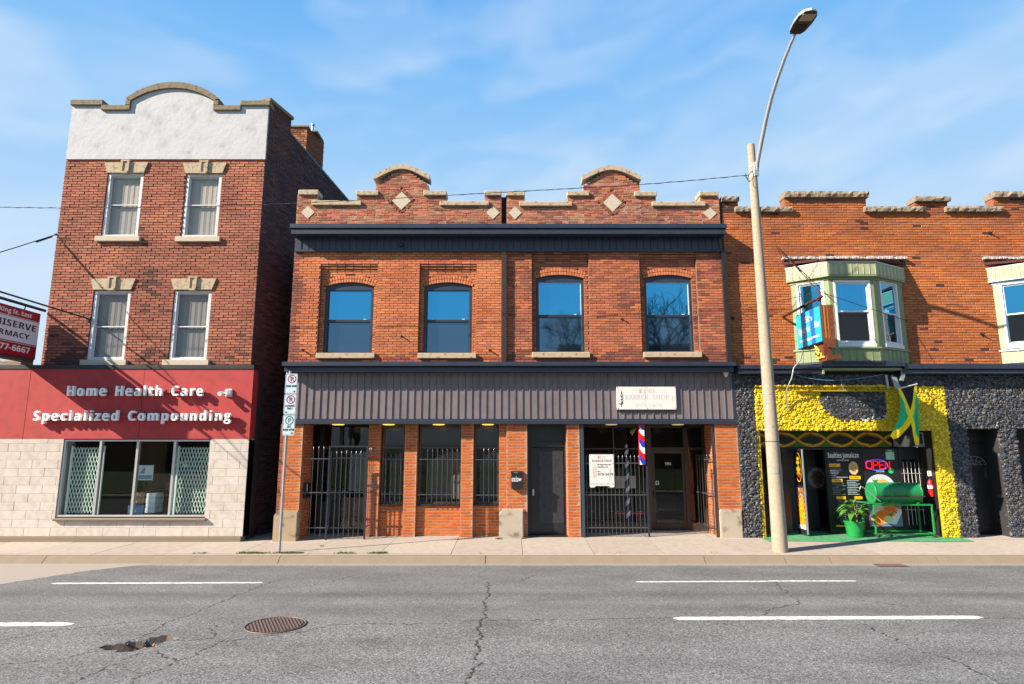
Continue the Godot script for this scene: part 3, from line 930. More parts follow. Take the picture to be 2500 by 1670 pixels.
	# coping stones along the gable
	for r in [[-13.12, -12.155, 12.45, 12.62], [-12.19, -11.34, 12.29, 12.45], [-8.87, -8.05, 12.285, 12.44], [-8.07, -7.19, 12.44, 12.595]]:
		b = mb(); b.bev(r[0], r[1], r[2], r[3], zb - 0.33, zb + 0.10, 0.012)
		part("coping_stone", b, M.coping_brown, house)
	for r in [[-11.49, -11.335, 12.452, 12.60], [-8.875, -8.71, 12.442, 12.60]]:
		b = mb(); b.bev(r[0], r[1], r[2], r[3], zb - 0.33, zb + 0.103, 0.012)
		part("coping_stone", b, M.coping_brown, house)
	var inner: Array = arc.call(cx, 1.235, 12.60, 0.40, 24)
	var outer: Array = arc.call(cx, 1.385, 12.66, 0.53, 24)
	for k in [[0, 8], [8, 16], [16, 24]]:
		var ring := []
		for i in range(k[0], k[1] + 1): ring.append(inner[i] + Vector2(0.003 if i == k[1] else (-0.003 if i == k[0] else 0.0), 0))
		for i in range(k[1], k[0] - 1, -1): ring.append(outer[i] + Vector2(0.003 if i == k[1] else (-0.003 if i == k[0] else 0.0), 0))
		b = mb(); b.prism(ring, zb - 0.33, zb + 0.10)
		part("coping_stone", b, M.coping_brown, house)
	# windows with stone lintels, keystones and sills
	for i in wins.size():
		var w: Array = wins[i]
		sash_window(house, F, w[0] + 0.005, w[1] - 0.005, w[2], w[3] - 0.005, w[4], 0.085, M.white_paint, M.pane, M.pane_dusty, -0.06, 0.03)
		var xm: float = (w[0] + w[1]) / 2
		b = mb(); b.bev(xm - 0.64, xm + 0.64, w[2] - 0.155, w[2] - 0.002, zb - 0.2, zb + 0.085, 0.008)
		part("sill", b, M.limestone_pale, house)
		for k in 4:   # two voussoirs each side of the keystone
			var s := -1.0 if k < 2 else 1.0
			var u0: float = [1.0, 0.56, 0.08, 0.56][k] if k < 2 else [0, 0, 0.08, 0.53][k]
			var u1: float = [0.56, 0.08][k] if k < 2 else [0, 0, 0.53, 1.0][k]
			var A: float = minf(u0, u1); var B: float = maxf(u0, u1)
			var bt := func(u): return xm + s * (0.03 + u * 0.51)
			var tp := func(u): return xm + s * (0.03 + u * 0.615)
			var pts := [Vector2(bt.call(A) + s * 0.003, w[3]), Vector2(bt.call(B) - s * 0.003, w[3]), Vector2(tp.call(B) - s * 0.003, w[3] + 0.32), Vector2(tp.call(A) + s * 0.003, w[3] + 0.32)]
			b = mb(); b.prism(pts, zb - 0.1, zb + 0.03 + 0.002 * k)
			part("lintel_stone", b, M.limestone, house)
		b = mb(); b.prism([Vector2(xm - 0.085, w[3] - 0.035), Vector2(xm + 0.085, w[3] - 0.035), Vector2(xm + 0.135, w[3] + 0.375), Vector2(xm - 0.135, w[3] + 0.375)], zb - 0.1, zb + 0.06)
		for r in [[-0.125, -0.065, 0.0, 0.34], [0.055, 0.12, 0.0, 0.34]]:
			b.box(xm + r[0], xm + r[1], w[3] + 0.02, w[3] + 0.33, zb + 0.06, zb + 0.085)
		b.box(xm - 0.13, xm + 0.13, w[3] + 0.33, w[3] + 0.372, zb + 0.06, zb + 0.087); b.box(xm - 0.085, xm + 0.085, w[3] - 0.03, w[3] + 0.02, zb + 0.06, zb + 0.087)
		part("keystone", b, M.limestone, house)
	# red band with its black flashing, in three rendered panels
	for r in [[-18.0, -13.093], [-13.081, -10.0], [-9.99, -7.03]]:
		b = mb(); b.box(r[0], r[1], 2.65, 4.52, zb - 0.02, 0.15)
		part("band_panel", b, M.red_stucco, house)
	b = mb(); b.bev(-18.0, -7.015, 4.522, 4.64, zb - 0.02, 0.17, 0.01)
	part("flashing", b, M.navy_dark, house)
	# ground floor of pale stone blocks round a wide shop window
	var wx0 := -11.98; var wx1 := -8.045; var wy0 := 0.62; var wy1 := 2.63
	b = mb()
	for r in [[-18.0, wx0, 0.13, 2.65], [wx1, -7.03, 0.13, 2.65], [wx0, wx1, 0.13, wy0 - 0.02]]:
		b.box(r[0], r[1], r[2], r[3], zb - 0.05, 0.13)
	var base := part("shopfront_wall", b, M.mortar_stone, house)
	var stones := [mat("block_a", lin(0.52, 0.465, 0.42), 0.85, 0, T.blotch, 1.3), mat("block_b", lin(0.50, 0.445, 0.40), 0.85, 0, T.blotch, 1.1), mat("block_c", lin(0.535, 0.48, 0.44), 0.85, 0, T.blotch, 1.7)]
	for row in 12:
		var y0 := 0.135 + row * 0.2175
		var y1 := minf(y0 + 0.2145, 2.648)
		if y1 - y0 < 0.04: continue
		for s in spans((y0 + y1) / 2, [[-15.5, -7.03, 0, 3]], [[wx0, wx1, wy0 - 0.06, 3.0]]):
			var off := 0.02 if row % 2 else 0.36
			var k := floori((s[0] - off) / 0.69)
			while k * 0.69 + off < s[1]:
				var a := maxf(k * 0.69 + off, s[0]); var c := minf((k + 1) * 0.69 + off - 0.004, s[1])
				k += 1
				if c - a < 0.03: continue
				b = mb(); b.bev(a, c, y0, y1, 0.0, 0.148 + rng.randf_range(-0.002, 0.002), 0.005)
				part("stone_block", b, stones[rng.randi() % 3], base)
	b = mb(); b.bev(-18.0, -7.055, -0.2, 0.13, -0.1, 0.18, 0.012)
	part("plinth", b, M.kerb_concrete, house)
	b = mb()
	b.box(-7.06, -7.03, 0.13, 2.62, zb - 0.06, 0.12)
	b.box(-7.25, -7.03, -0.2, 4.5, zb - 0.4, zb - 0.03)
	part("corner_return", b, M.side_brick, house)
	# shop window
	b = mb()
	b.bev(wx0, wx0 + 0.05, wy0 + 0.05, wy1, 0.02, 0.12, 0.006); b.bev(wx1 - 0.04, wx1, wy0 + 0.05, wy1, 0.02, 0.12, 0.006)
	b.bev(wx0, wx1, wy0, wy0 + 0.05, 0.02, 0.125, 0.006); b.bev(wx0 + 0.05, wx1 - 0.04, wy1 - 0.045, wy1, 0.02, 0.115, 0.006)
	for x in [-11.0, -10.01, -9.02]: b.bev(x - 0.032, x + 0.032, wy0 + 0.05, wy1 - 0.045, 0.01, 0.118, 0.006)
	var shop := part("shop_window", b, M.aluminium, house)
	var xs := [wx0 + 0.05, -11.0, -10.01, -9.02, wx1 - 0.04]
	for i in 4:
		b = mb(); b.quad(V(xs[i] + 0.03, wy0 + 0.05, 0.055), V(xs[i + 1] - 0.03, wy0 + 0.05, 0.055), V(xs[i + 1] - 0.03, wy1 - 0.045, 0.055), V(xs[i] + 0.03, wy1 - 0.045, 0.055))
		part("pane", b, M.pane, shop)
	b = mb(); b.bev(-12.0, -7.99, 0.53, 0.60, -0.1, 0.235, 0.018)
	part("window_ledge", b, M.kerb_concrete, house)
	# the rooms behind the glass
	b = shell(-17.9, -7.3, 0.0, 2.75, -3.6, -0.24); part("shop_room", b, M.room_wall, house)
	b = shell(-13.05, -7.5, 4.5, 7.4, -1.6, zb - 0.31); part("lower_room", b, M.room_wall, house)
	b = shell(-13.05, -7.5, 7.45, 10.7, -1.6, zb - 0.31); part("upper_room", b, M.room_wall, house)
	b = mb()
	b.prism([Vector2(-17.9, 4.45), Vector2(-7.4, 4.45), Vector2(-7.4, 4.5), Vector2(-17.9, 4.5)], -6.0, zb)
	b.prism([Vector2(-12.9, 11.0), Vector2(-7.4, 11.0), Vector2(-7.4, 11.1), Vector2(-12.9, 11.1)], -2.0, zb - 0.28)
	part("roof", b, M.roof_felt, house)
	# low wing at the far left with its rough parapet
	var wing := thing("low_building", "low flat building with rough stone parapet just showing behind the pharmacy sign", "building", V(-16, 0, -0.6))
	b = mb(); b.box(-19.0, -13.7, 0.0, 4.62, -5.0, -0.45); part("wall", b, M.mortar_dark, wing)
	for k in 8:
		b = mb(); b.bev(-19.0 + k * 0.66, -18.35 + k * 0.66, 4.65, 4.83, -0.75, -0.3, 0.03)
		part("coping_stone", b, M.rockface, wing)
# ---------------------------------------------------------------- the two storey building in the middle
func arch_hole(x0: float, x1: float, y0: float, spring: float, crown: float) -> Callable:
	var half := (x1 - x0) / 2
	var rise := crown - spring
	var R := (half * half + rise * rise) / (2 * rise)
	return func(y):
		if y < y0 or y > crown: return []
		if y <= spring: return [x0, x1]
		var d: float = R - (crown - y)
		var w := sqrt(maxf(R * R - d * d, 0))
		return [(x0 + x1) / 2 - w, (x0 + x1) / 2 + w]

func arch_curve(x0: float, x1: float, spring: float, crown: float, n: int, grow := 0.0) -> Array:
	var half := (x1 - x0) / 2
	var rise := crown - spring
	var R := (half * half + rise * rise) / (2 * rise)
	var a := asin(half / R)
	var pts := []
	for i in n + 1:
		var t := lerpf(-a, a, float(i) / n)
		pts.append(Vector2((x0 + x1) / 2 + (R + grow) * sin(t), crown - R + (R + grow) * cos(t)))
	return pts

func b_slot(house: Node) -> void:   # narrow slot between the two parapets, with an old clay outlet at its foot
	var b := mb(); b.box(-0.33, -0.13, 8.5, 9.62, -0.31, -0.22); part("slot_backing", b, M.side_brick, house)
	b = mb(); b.lathe(V(-0.23, 8.565, 0.06), [Vector2(0.0, 0.0), Vector2(0.045, 0.0), Vector2(0.06, 0.09), Vector2(0.065, 0.12), Vector2(0.0, 0.12)], 12); part("clay_outlet", b, mat("terracotta", lin(0.6, 0.2, 0.06), 0.8), house)

func barber() -> void:
	var house := thing("barber_shop_building", "two storey red brick building with dark metal cornices, twin curved parapets and a barber shop", "building", V(0, 0, 0))
	var acc := []
	var mortar := mb()
	# tones 0-9 weathered brown red, 10-17 warm orange of the cleaned left half, 18-25 new smooth brick of the shop front
	var palette := []
	for k in 10:
		var f := k / 9.0
		palette.append(Color(lerpf(0.19, 0.50, f), lerpf(0.062, 0.155, f), lerpf(0.045, 0.080, f)))
	for k in 8:
		var f := k / 7.0
		palette.append(Color(lerpf(0.43, 0.60, f), lerpf(0.125, 0.205, f), lerpf(0.052, 0.088, f)))
	for k in 8:
		var f := k / 7.0
		palette.append(Color(lerpf(0.38, 0.54, f), lerpf(0.085, 0.135, f), lerpf(0.014, 0.022, f)))
	var nz := noise(FastNoiseLite.TYPE_SIMPLEX, 0.01, 3, 61)
	var old := ramp_tone(nz, 10, 2.4)
	var up := func(x, y):
		if y < 5.0 + 0.12 * sin(x * 2.3) and rng.randf() < 0.8: return rng.randi_range(0, 2)
		if x < -5.95 + 0.08 * sin(y * 4.0): return clampi(old.call(x, y) - 3, 0, 9)
		if x < -0.2: return 10 + clampi(int((nz.get_noise_2d(x * 40, y * 40) * 0.8 + 0.55) * 8 + rng.randfn(0, 1.5)), 0, 7)
		return clampi(int(5.2 + nz.get_noise_2d(x * 40, y * 40) * 4.0 + rng.randfn(0, 1.8)), 0, 9) if rng.randf() < 0.72 else 10 + rng.randi_range(0, 4)
	var I := Transform3D()
	var wins := [   # recess x0, x1, top of recess, foot of the corbels, window x0, x1, spring, crown, sill top, meeting rail
		[-5.395, -3.795, 7.556, 7.335, -5.256, -3.90, 6.91, 7.03, 4.983, 5.935],
		[-2.60, -1.0, 7.545, 7.335, -2.473, -1.124, 6.91, 7.025, 4.983, 5.935],
		[0.562, 2.165, 7.81, 7.637, 0.68, 2.029, 7.146, 7.245, 5.007, 6.075],
		[3.603, 5.205, 7.81, 7.637, 3.734, 5.077, 7.146, 7.245, 5.01, 6.075]]
	var holes := []
	for w in wins: holes.append([w[0], w[1], w[8] - 0.05, w[2]])
	field(acc, mortar, I, 4.66, 7.9, [[-6.17, 5.98, 4, 8]], holes, {"h": 0.0722, "len": 0.236, "joint": 0.011, "jit": 0.004, "tone": up, "thick": 0.30})
	for w in wins:
		# sunk panel round the window, brick arch, three stepped courses above
		var G := Transform3D(Basis(), V(0, 0, -0.11))
		var hole := arch_hole(w[4], w[5], 0.0, w[6], w[7])
		var ringtop: Array = arch_curve(w[4], w[5], w[6], w[7], 12, 0.20)
		var ring := func(y):
			if y < w[6] - 0.02 or y > w[7] + 0.20: return []
			var h2 := arch_hole(w[4] - 0.03, w[5] + 0.03, 0.0, w[6] + 0.195, w[7] + 0.20)
			var r = h2.call(y)
			return r
		field(acc, mortar, G, w[8] - 0.05, w[3], [[w[0], w[1], 0, 9]], [hole, ring], {"h": 0.0722, "len": 0.236, "tone": up, "thick": 0.28})
		var half: float = (w[5] - w[4]) / 2; var rise: float = w[7] - w[6]
		var R: float = (half * half + rise * rise) / (2 * rise)
		var a := asin(half / R) * 1.02
		var count := 19
		for row in 2:
			for i in count:
				var t := lerpf(-a, a, (i + 0.5) / count)
				var c := V((w[4] + w[5]) / 2 + (R + 0.05 + row * 0.1) * sin(t), w[7] - R + (R + 0.05 + row * 0.1) * cos(t), -0.106)
				var B := Basis(Vector3.BACK, -t) * Basis.from_scale(V(2 * a * R / count - 0.009, 0.094, 0.1))
				acc.append([Transform3D(B, c), 10 + rng.randi_range(2, 7) if w[0] < 0 else 10 + rng.randi_range(1, 5)])
		ringtop.reverse()
		mortar.prism(arch_curve(w[4], w[5], w[6], w[7], 12) + ringtop, -0.3, -0.125)
		for k in 3:
			var hh: float = (w[2] - w[3]) / 3
			var Q := Transform3D(Basis(), V(0, 0, -0.025 - 0.035 * k))
			field(acc, mortar, Q, w[2] - (k + 1) * hh, w[2] - k * hh, [[w[0], w[1], 0, 9]], [], {"h": hh, "len": 0.236, "joint": 0.016, "tone": up, "thick": 0.2})
	# parapet with stepped tops and two curved gables
	var tp := 8.46
	var gab := func(cx: float, h0: float, r0: float, r1: float):   # neck, then ogee top
		return func(y):
			if y < tp or y > r1: return []
			if y < r0: return [cx - h0, cx + h0]
			var f: float = (y - r0) / (r1 - r0)
			return [cx - h0 * pow(1 - f, 0.72) * (1 - 0.1 * sin(f * PI)), cx + h0 * pow(1 - f, 0.72) * (1 - 0.1 * sin(f * PI))]
	var solids := [[-6.18, -5.60, tp, 9.58], [-5.60, -4.46, tp, 9.27], [-4.46, -3.935, tp, 9.56], gab.call(-3.175, 0.757, 9.9, 10.40), [-2.42, -1.90, tp, 9.56], [-1.90, -0.78, tp, 9.26], [-0.78, -0.30, tp, 9.56],
		[-0.155, 0.345, tp, 9.55], [0.345, 1.60, tp, 9.24], [1.60, 2.055, tp, 9.55], gab.call(2.872, 0.815, 9.88, 10.37), [3.685, 4.14, tp, 9.54], [4.14, 5.41, tp, 9.24], [5.41, 5.955, tp, 9.55]]
	var dia := [[-5.85, 9.07, 0.195], [-3.18, 9.416, 0.272], [-0.545, 9.06, 0.195], [0.088, 9.05, 0.19], [2.887, 9.355, 0.272], [5.67, 9.035, 0.19]]
	var par := func(x, y):
		for d in dia:
			if d[2] > 0.2 and absf(x - d[0]) + absf(y - d[1]) < 0.42: return 0
		return clampi(int(4.6 + nz.get_noise_2d(x * 50, y * 50) * 4.5 + rng.randfn(0, 2.2)), 0, 9)
	var dh := []
	for d in dia: 
		var dd: Array = d
		var rr: float = d[2] + (0.14 if d[2] > 0.2 else -0.03)
		dh.append(func(y): return [dd[0] - (rr - absf(y - dd[1])), dd[0] + (rr - absf(y - dd[1]))] if absf(y - dd[1]) < rr else [])
	var par_m := mb()
	field(acc, par_m, I, tp, 10.40, solids, dh, {"h": 0.0722, "len": 0.236, "joint": 0.011, "jit": 0.006, "tone": par, "thick": 0.3, "deep": 0.007})
	for d in dia:
		if d[2] > 0.2:
			mortar.prism([Vector2(d[0] - d[2] - 0.14, d[1]), Vector2(d[0], d[1] - d[2] - 0.14), Vector2(d[0] + d[2] + 0.14, d[1]), Vector2(d[0], d[1] + d[2] + 0.14)], -0.29, -0.03)
			for s in 4:   # a border of headers laid square to each side
				var ang := PI / 4 + s * PI / 2
				var dir := Vector2(cos(ang), sin(ang)); var al := Vector2(-dir.y, dir.x)
				for k in 8:
					var p: Vector2 = Vector2(d[0], d[1]) + dir * (d[2] * 0.7071 + 0.052) + al * lerpf(-0.215, 0.245, (k + 0.5) / 8.0)
					acc.append([Transform3D(Basis(Vector3.BACK, ang) * Basis.from_scale(V(0.092, 0.05, 0.08)), V(p.x, p.y, 0.004 + rng.randf_range(-0.01, 0.014))), rng.randi_range(0, 6)])
	for d in dia:
		var b := mb()
		b.prism([Vector2(d[0] - d[2], d[1]), Vector2(d[0], d[1] - d[2]), Vector2(d[0] + d[2], d[1]), Vector2(d[0], d[1] + d[2])], -0.2, 0.012)
		part("diamond_stone", b, M.limestone_pale, house)
	b_slot(house)
	# shop front piers and low walls of new brick
	var neu := func(_x, _y): return 18 + clampi(int(4 + rng.randfn(0, 2.0)), 0, 7)
	var pale := mb()
	var sty := {"h": 0.0765, "len": 0.228, "joint": 0.0105, "jit": 0.0015, "tone": neu, "thick": 0.22, "deep": 0.006}
	var piers := [[-6.15, -5.617, 0.08], [-3.975, -3.64, -0.46], [-2.94, -2.60, -0.30], [-1.38, -1.045, -0.10], [-0.357, -0.15, -0.06], [-0.15, 0.412, 0.03], [1.475, 1.82, 0.05], [5.452, 6.065, 0.08]]
	for p in piers:
		var y0 := gy(p[0], p[2]) - 0.02
		field(acc, pale, Transform3D(Basis(), V(0, 0, p[2])), y0, 3.05, [[p[0] + 0.009, p[1] - 0.009, 0, 4]], [], sty)
		# returns of each pier, going back into the recess
		if p[1] - p[0] > 0.25:
			field(acc, pale, facing(p[1], p[2], 87.0), y0, 3.05, [[0.0, 0.75, 0, 4]], [], sty)
			var Lf := facing(p[0] - 0.05, p[2] - 0.75, -86.2)
			if p[0] > -6.0: field(acc, pale, Lf, y0, 3.05, [[0.0, 0.75, 0, 4]], [], sty)
	field(acc, pale, Transform3D(Basis(), V(0, 0, -0.56)), 0.03, 0.87, [[-3.64, -2.94, 0, 1]], [], sty)
	field(acc, pale, Transform3D(Basis(), V(0, 0, -0.40)), 0.03, 0.87, [[-2.60, -1.38, 0, 1]], [], sty)
	field(acc, pale, Transform3D(Basis(), V(0, 0, -0.24)), 0.03, 0.88, [[-1.045, -0.357, 0, 1]], [], sty)
	# old brick edge of the side wall
	field(acc, mortar, facing(-6.2, -3.0, -87.0), 0.0, 4.6, [[0.0, 2.9, 0, 5]], [], {"h": 0.0722, "len": 0.236, "tone": func(_x, _y): return rng.randi_range(0, 2), "thick": 0.2})
	field(acc, mortar, Transform3D(Basis(), V(0, 0, 0.03)), 0.0, 3.05, [[-6.245, -6.155, 0, 5]], [], {"h": 0.0722, "len": 0.236, "tone": func(_x, _y): return rng.randi_range(0, 3), "thick": 0.2})
	field(acc, mortar, facing(-6.19, -3.0, -89.8), 4.6, 8.46, [[0.0, 2.98, 0, 9]], [], {"h": 0.0722, "len": 0.236, "tone": func(_x, _y): return rng.randi_range(0, 4), "thick": 0.2})
	part("parapet_wall", par_m, M.mortar_pale, house)
	part("upper_wall", mortar, M.mortar_grey, house)
	var front := part("shopfront_wall", pale, M.mortar_pale, house)
	lay(acc, house, palette, front)
	# coping stones
	var b: MB
	for r in [[-6.14, -5.565, 9.578, 9.73], [-5.74, -4.32, 9.263, 9.404], [-4.476, -3.84, 9.563, 9.705], [-2.545, -1.885, 9.563, 9.705], [-2.07, -0.655, 9.255, 9.392], [-0.795, -0.305, 9.563, 9.705], [-0.178, 0.37, 9.55, 9.693], [0.207, 1.725, 9.237, 9.376], [1.583, 2.218, 9.55, 9.693], [3.515, 4.16, 9.537, 9.677], [4.008, 5.54, 9.237, 9.376], [5.382, 5.936, 9.545, 9.686]]:
		b = mb(); b.bev(r[0], r[1], r[2], r[3], -0.36 if r[3] > 9.5 else -0.32, 0.065 + rng.randf() * 0.006, 0.014)
		part("coping_stone", b, M.limestone, house)
	for g in [[-3.187, 0.81, 10.047, 10.365, 0.137], [2.877, 0.853, 10.03, 10.335, 0.137]]:
		var lo := []; var hi := []
		for i in 33:
			var t := lerpf(-1, 1, i / 32.0)
			var y: float = lerpf(g[2], g[3], pow(cos(t * PI / 2), 1.25) if absf(t) < 1 else 0.0)
			lo.append(Vector2(g[0] + t * g[1], y)); hi.append(Vector2(g[0] + t * g[1], y + g[4]))
		for k in [[0, 9], [9, 24], [24, 32]]:
			var ringp := []
			var e0: Vector2 = Vector2(0.004, 0); 
			for i in range(k[0], k[1] + 1): ringp.append(lo[i] + (e0 if i == k[0] else (-e0 if i == k[1] else Vector2.ZERO)))
			for i in range(k[1], k[0] - 1, -1): ringp.append(hi[i] + (e0 if i == k[0] else (-e0 if i == k[1] else Vector2.ZERO)))
			b = mb(); b.prism(ringp, -0.36, 0.075)
			part("coping_stone", b, M.limestone, house)
	# upper cornice: two lips, a soffit, a frieze of upright boards
	b = mb()
	b.bev(-6.19, 5.99, 8.452, 8.58, -0.05, 0.42, 0.006)
	b.box(-6.16, 5.96, 8.415, 8.455, -0.05, 0.36)
	b.bev(-6.15, 5.955, 8.287, 8.418, 0.0, 0.385, 0.006)
	b.box(-6.14, 5.95, 7.876, 7.935, -0.02, 0.085)
	b.box(-6.14, -5.97, 7.93, 8.29, -0.02, 0.078); b.box(5.86, 5.955, 7.93, 8.29, -0.02, 0.078)
	for x in [-3.1, -0.05, 2.2, 4.6]: b.box(x, x + 0.012, 8.45, 8.583, 0.3, 0.424)
	part("upper_cornice", b, M.navy, house)
	var n := 61
	for i in n:
		var x0 := -5.965 + i * 0.1938
		b = mb()
		b.box(x0 + 0.004, x0 + 0.1898, 7.935, 8.287, 0.0, 0.055 + rng.randf() * 0.004)
		b.box(x0 + 0.004, x0 + 0.018, 7.935, 8.287, 0.055, 0.072)
		part("frieze_board", b, M.navy, house)
	# lower cornice and fascia of ribbed metal boards
	b = mb()
	b.bev(-6.145, 5.98, 4.572, 4.682, -0.05, 0.50, 0.006)
	b.box(-6.11, 5.94, 4.532, 4.575, -0.05, 0.38)
	b.bev(-6.105, 5.94, 4.424, 4.536, 0.0, 0.415, 0.006)
	for x in [-3.4, -2.1, 0.3, 2.1, 3.1, 4.2]: b.box(x, x + 0.01, 4.572, 4.685, 0.4, 0.503)
	part("lower_cornice", b, M.navy, house)
	b = mb()
	b.box(-6.13, 6.085, 3.06, 3.18, -0.1, 0.142)
	b.box(-6.13, -5.97, 3.18, 4.43, -0.4, 0.137); b.box(5.965, 6.085, 3.18, 4.43, -0.4, 0.137)
	b.box(-5.97, 5.965, 3.18, 4.43, -0.2, 0.085)
	part("fascia_frame", b, M.navy, house)
	for i in 61:
		var x0 := -5.968 + i * 0.1956
		b = mb()
		b.box(x0 + 0.002, x0 + 0.168, 3.182, 4.43, 0.05, 0.117 + rng.randf() * 0.003)
		b.box(x0 + 0.17, x0 + 0.1945, 3.182, 4.43, 0.05, 0.142)
		part("fascia_board", b, M.panel_grey, house)
	# stubs of old pipes and hooks left in the brick
	for p in [[-5.78, 5.08], [-3.06, 5.46], [-0.62, 5.07], [3.05, 5.95]]:
		b = mb(); b.tube([V(p[0], p[1], -0.02), V(p[0] + 0.005, p[1] + 0.01, 0.09)], 0.018, 8); b.tube([V(p[0], p[1], 0.0), V(p[0], p[1], 0.012)], 0.035, 8)
		part("pipe_stub", b, M.cable, house)
	b = mb(); b.bev(-3.20, -3.08, 8.02, 8.11, 0.06, 0.11, 0.006); part("junction_box", b, M.navy_dark, house)
	# sills
	for s in [[-5.39, -3.775, 4.835, 4.983], [-2.587, -0.985, 4.835, 4.983], [0.553, 2.145, 4.852, 5.007], [3.622, 5.22, 4.86, 5.012]]:
		b = mb(); b.bev(s[0], s[1], s[2], s[3], -0.2, 0.085, 0.01)
		part("sill", b, M.limestone, house)
	mat("pipe_brown", lin(0.030, 0.017, 0.014), 0.5)
	# rain pipes
	b = mb()
	b.box(-0.296, -0.16, 4.68, 7.88, 0.005, 0.10); b.box(-0.29, -0.165, 7.80, 7.87, 0.0, 0.11)
	part("downpipe", b, M.pipe_brown, house)
	b = mb()
	b.box(5.905, 6.022, 4.68, 7.9, 0.005, 0.11)
	part("downpipe", b, M.black_paint, house)
	# upper windows: dark frames under segmental heads
	for i in 4:
		var w: Array = wins[i]
		var fx0: float = w[4]; var fx1: float = w[5]
		var head := [Vector2(fx0, w[6] - 0.10)]
		for p in arch_curve(fx0, fx1, w[6], w[7], 12): head.append(p)
		head.append(Vector2(fx1, w[6] - 0.10))
		b = mb()
		b.prism(head, -0.3, -0.17)
		b.bev(fx0, fx0 + 0.075, w[8], w[6] - 0.10, -0.3, -0.165, 0.006); b.bev(fx1 - 0.075, fx1, w[8], w[6] - 0.10, -0.3, -0.165, 0.006)
		b.bev(fx0 + 0.075, fx1 - 0.075, w[8], w[8] + 0.06, -0.3, -0.168, 0.006)
		var f := part("window", b, M.navy, house)
		var gx0 := fx0 + 0.075; var gx1 := fx1 - 0.075
		b = mb(); b.bev(gx0, gx1, w[9] - 0.03, w[9] + 0.035, -0.28, -0.19, 0.006); part("meeting_rail", b, M.navy, f)
		for k in 2:
			var ya: float = w[9] + 0.035 if k else w[8] + 0.06
			var yb: float = w[6] - 0.10 if k else w[9] - 0.03
			b = mb(); b.quad(V(gx0, ya, -0.215 - 0.02 * (1 - k)), V(gx1, ya, -0.215 - 0.02 * (1 - k)), V(gx1, yb, -0.215 - 0.02 * (1 - k)), V(gx0, yb, -0.215 - 0.02 * (1 - k)))
			part("pane", b, M.blue_mirror if k else M.grey_mirror, f)
			b = mb()
			var g := 0.018
			for q in [[gx0, gx0 + g, ya, yb], [gx1 - g, gx1, ya, yb]]: b.box(q[0], q[1], q[2], q[3], -0.23, -0.20)
			b.box(gx0 + g, gx1 - g, yb - g, yb, -0.23, -0.2)
			part("glazing_bead", b, M.white_vinyl if (k and i > 1) else M.navy, f)
		b = mb()
		for x in [gx0 + 0.17, gx1 - 0.17]: b.bev(x - 0.035, x + 0.035, w[9] + 0.035, w[9] + 0.055, -0.214, -0.195, 0.003)
		part("sash_lock", b, M.white_vinyl, f)
	# shell: roof, soffit over the shop front, dark rooms, side and back walls
	b = mb()
	b.box(-6.1, 5.9, 8.42, 8.5, -9.0, -0.31)
	part("roof", b, M.roof_felt, house)
	b = mb()
	b.box(-6.1, 6.07, 3.045, 3.062, -2.4, 0.14)
	part("soffit", b, M.soffit, house)
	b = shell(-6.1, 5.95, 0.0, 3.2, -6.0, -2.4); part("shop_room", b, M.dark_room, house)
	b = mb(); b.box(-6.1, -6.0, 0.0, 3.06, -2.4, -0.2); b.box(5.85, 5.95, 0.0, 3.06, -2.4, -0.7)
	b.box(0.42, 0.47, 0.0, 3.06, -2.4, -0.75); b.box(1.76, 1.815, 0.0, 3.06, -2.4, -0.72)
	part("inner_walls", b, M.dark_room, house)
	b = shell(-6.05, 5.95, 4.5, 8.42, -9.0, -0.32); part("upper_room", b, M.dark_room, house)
	# left shop front: entrance behind the gate, three glazed openings
	b = mb()
	b.box(-5.56, -5.42, 0.02, 3.05, -1.32, -1.2); b.box(-4.98, -4.88, 0.02, 3.05, -1.32, -1.2); b.box(-4.05, -3.95, 0.02, 3.05, -1.32, -1.2); b.box(-5.42, -3.95, 2.36, 2.46, -1.32, -1.2); b.box(-5.42, -4.98, 0.02, 0.9, -1.3, -1.22)
	var ent := part("entrance", b, M.black_paint, house)
	b = mb(); b.quad(V(-5.42, 0.05, -1.27), V(-4.0, 0.05, -1.27), V(-4.0, 3.0, -1.27), V(-5.42, 3.0, -1.27)); part("pane", b, M.pane, ent)
	b = mb(); b.bev(-4.72, -4.12, 1.18, 2.25, -1.44, -1.40, 0.01); part("notice", b, mat("grey_haze", lin(0.13, 0.15, 0.17), 0.7, 0, T.blotch, 0.6), ent)
	b = mb(); b.box(-4.88, -4.05, 0.08, 1.0, -1.42, -1.36); part("kick_panel", b, M.bronze, ent)
	var opens := [[-3.60, -2.965, 0.90, -0.62], [-2.56, -1.39, 0.905, -0.52], [-1.02, -0.362, 0.925, -0.36]]
	for o in opens:
		b = mb()
		b.box(o[0], o[0] + 0.05, o[2], 3.05, o[3] - 0.06, o[3] + 0.03); b.box(o[1] - 0.05, o[1], o[2], 3.05, o[3] - 0.06, o[3] + 0.03)
		b.box(o[0] + 0.05, o[1] - 0.05, 2.39, 2.435, o[3] - 0.06, o[3] + 0.035); b.box(o[0] + 0.05, o[1] - 0.05, 2.95, 3.05, o[3] - 0.06, o[3] + 0.03); b.box(o[0] + 0.05, o[1] - 0.05, o[2], o[2] + 0.05, o[3] - 0.06, o[3] + 0.03)
		var f := part("shop_window", b, M.bronze, house)
		b = mb(); b.bev(o[0], o[1], o[2] - 0.045, o[2], o[3] - 0.1, o[3] + 0.16, 0.006); part("ledge", b, M.black_paint, f)
		b = mb(); b.quad(V(o[0] + 0.05, o[2] + 0.05, o[3] - 0.02), V(o[1] - 0.05, o[2] + 0.05, o[3] - 0.02), V(o[1] - 0.05, 2.95, o[3] - 0.02), V(o[0] + 0.05, 2.95, o[3] - 0.02)); part("pane", b, M.pane, f)
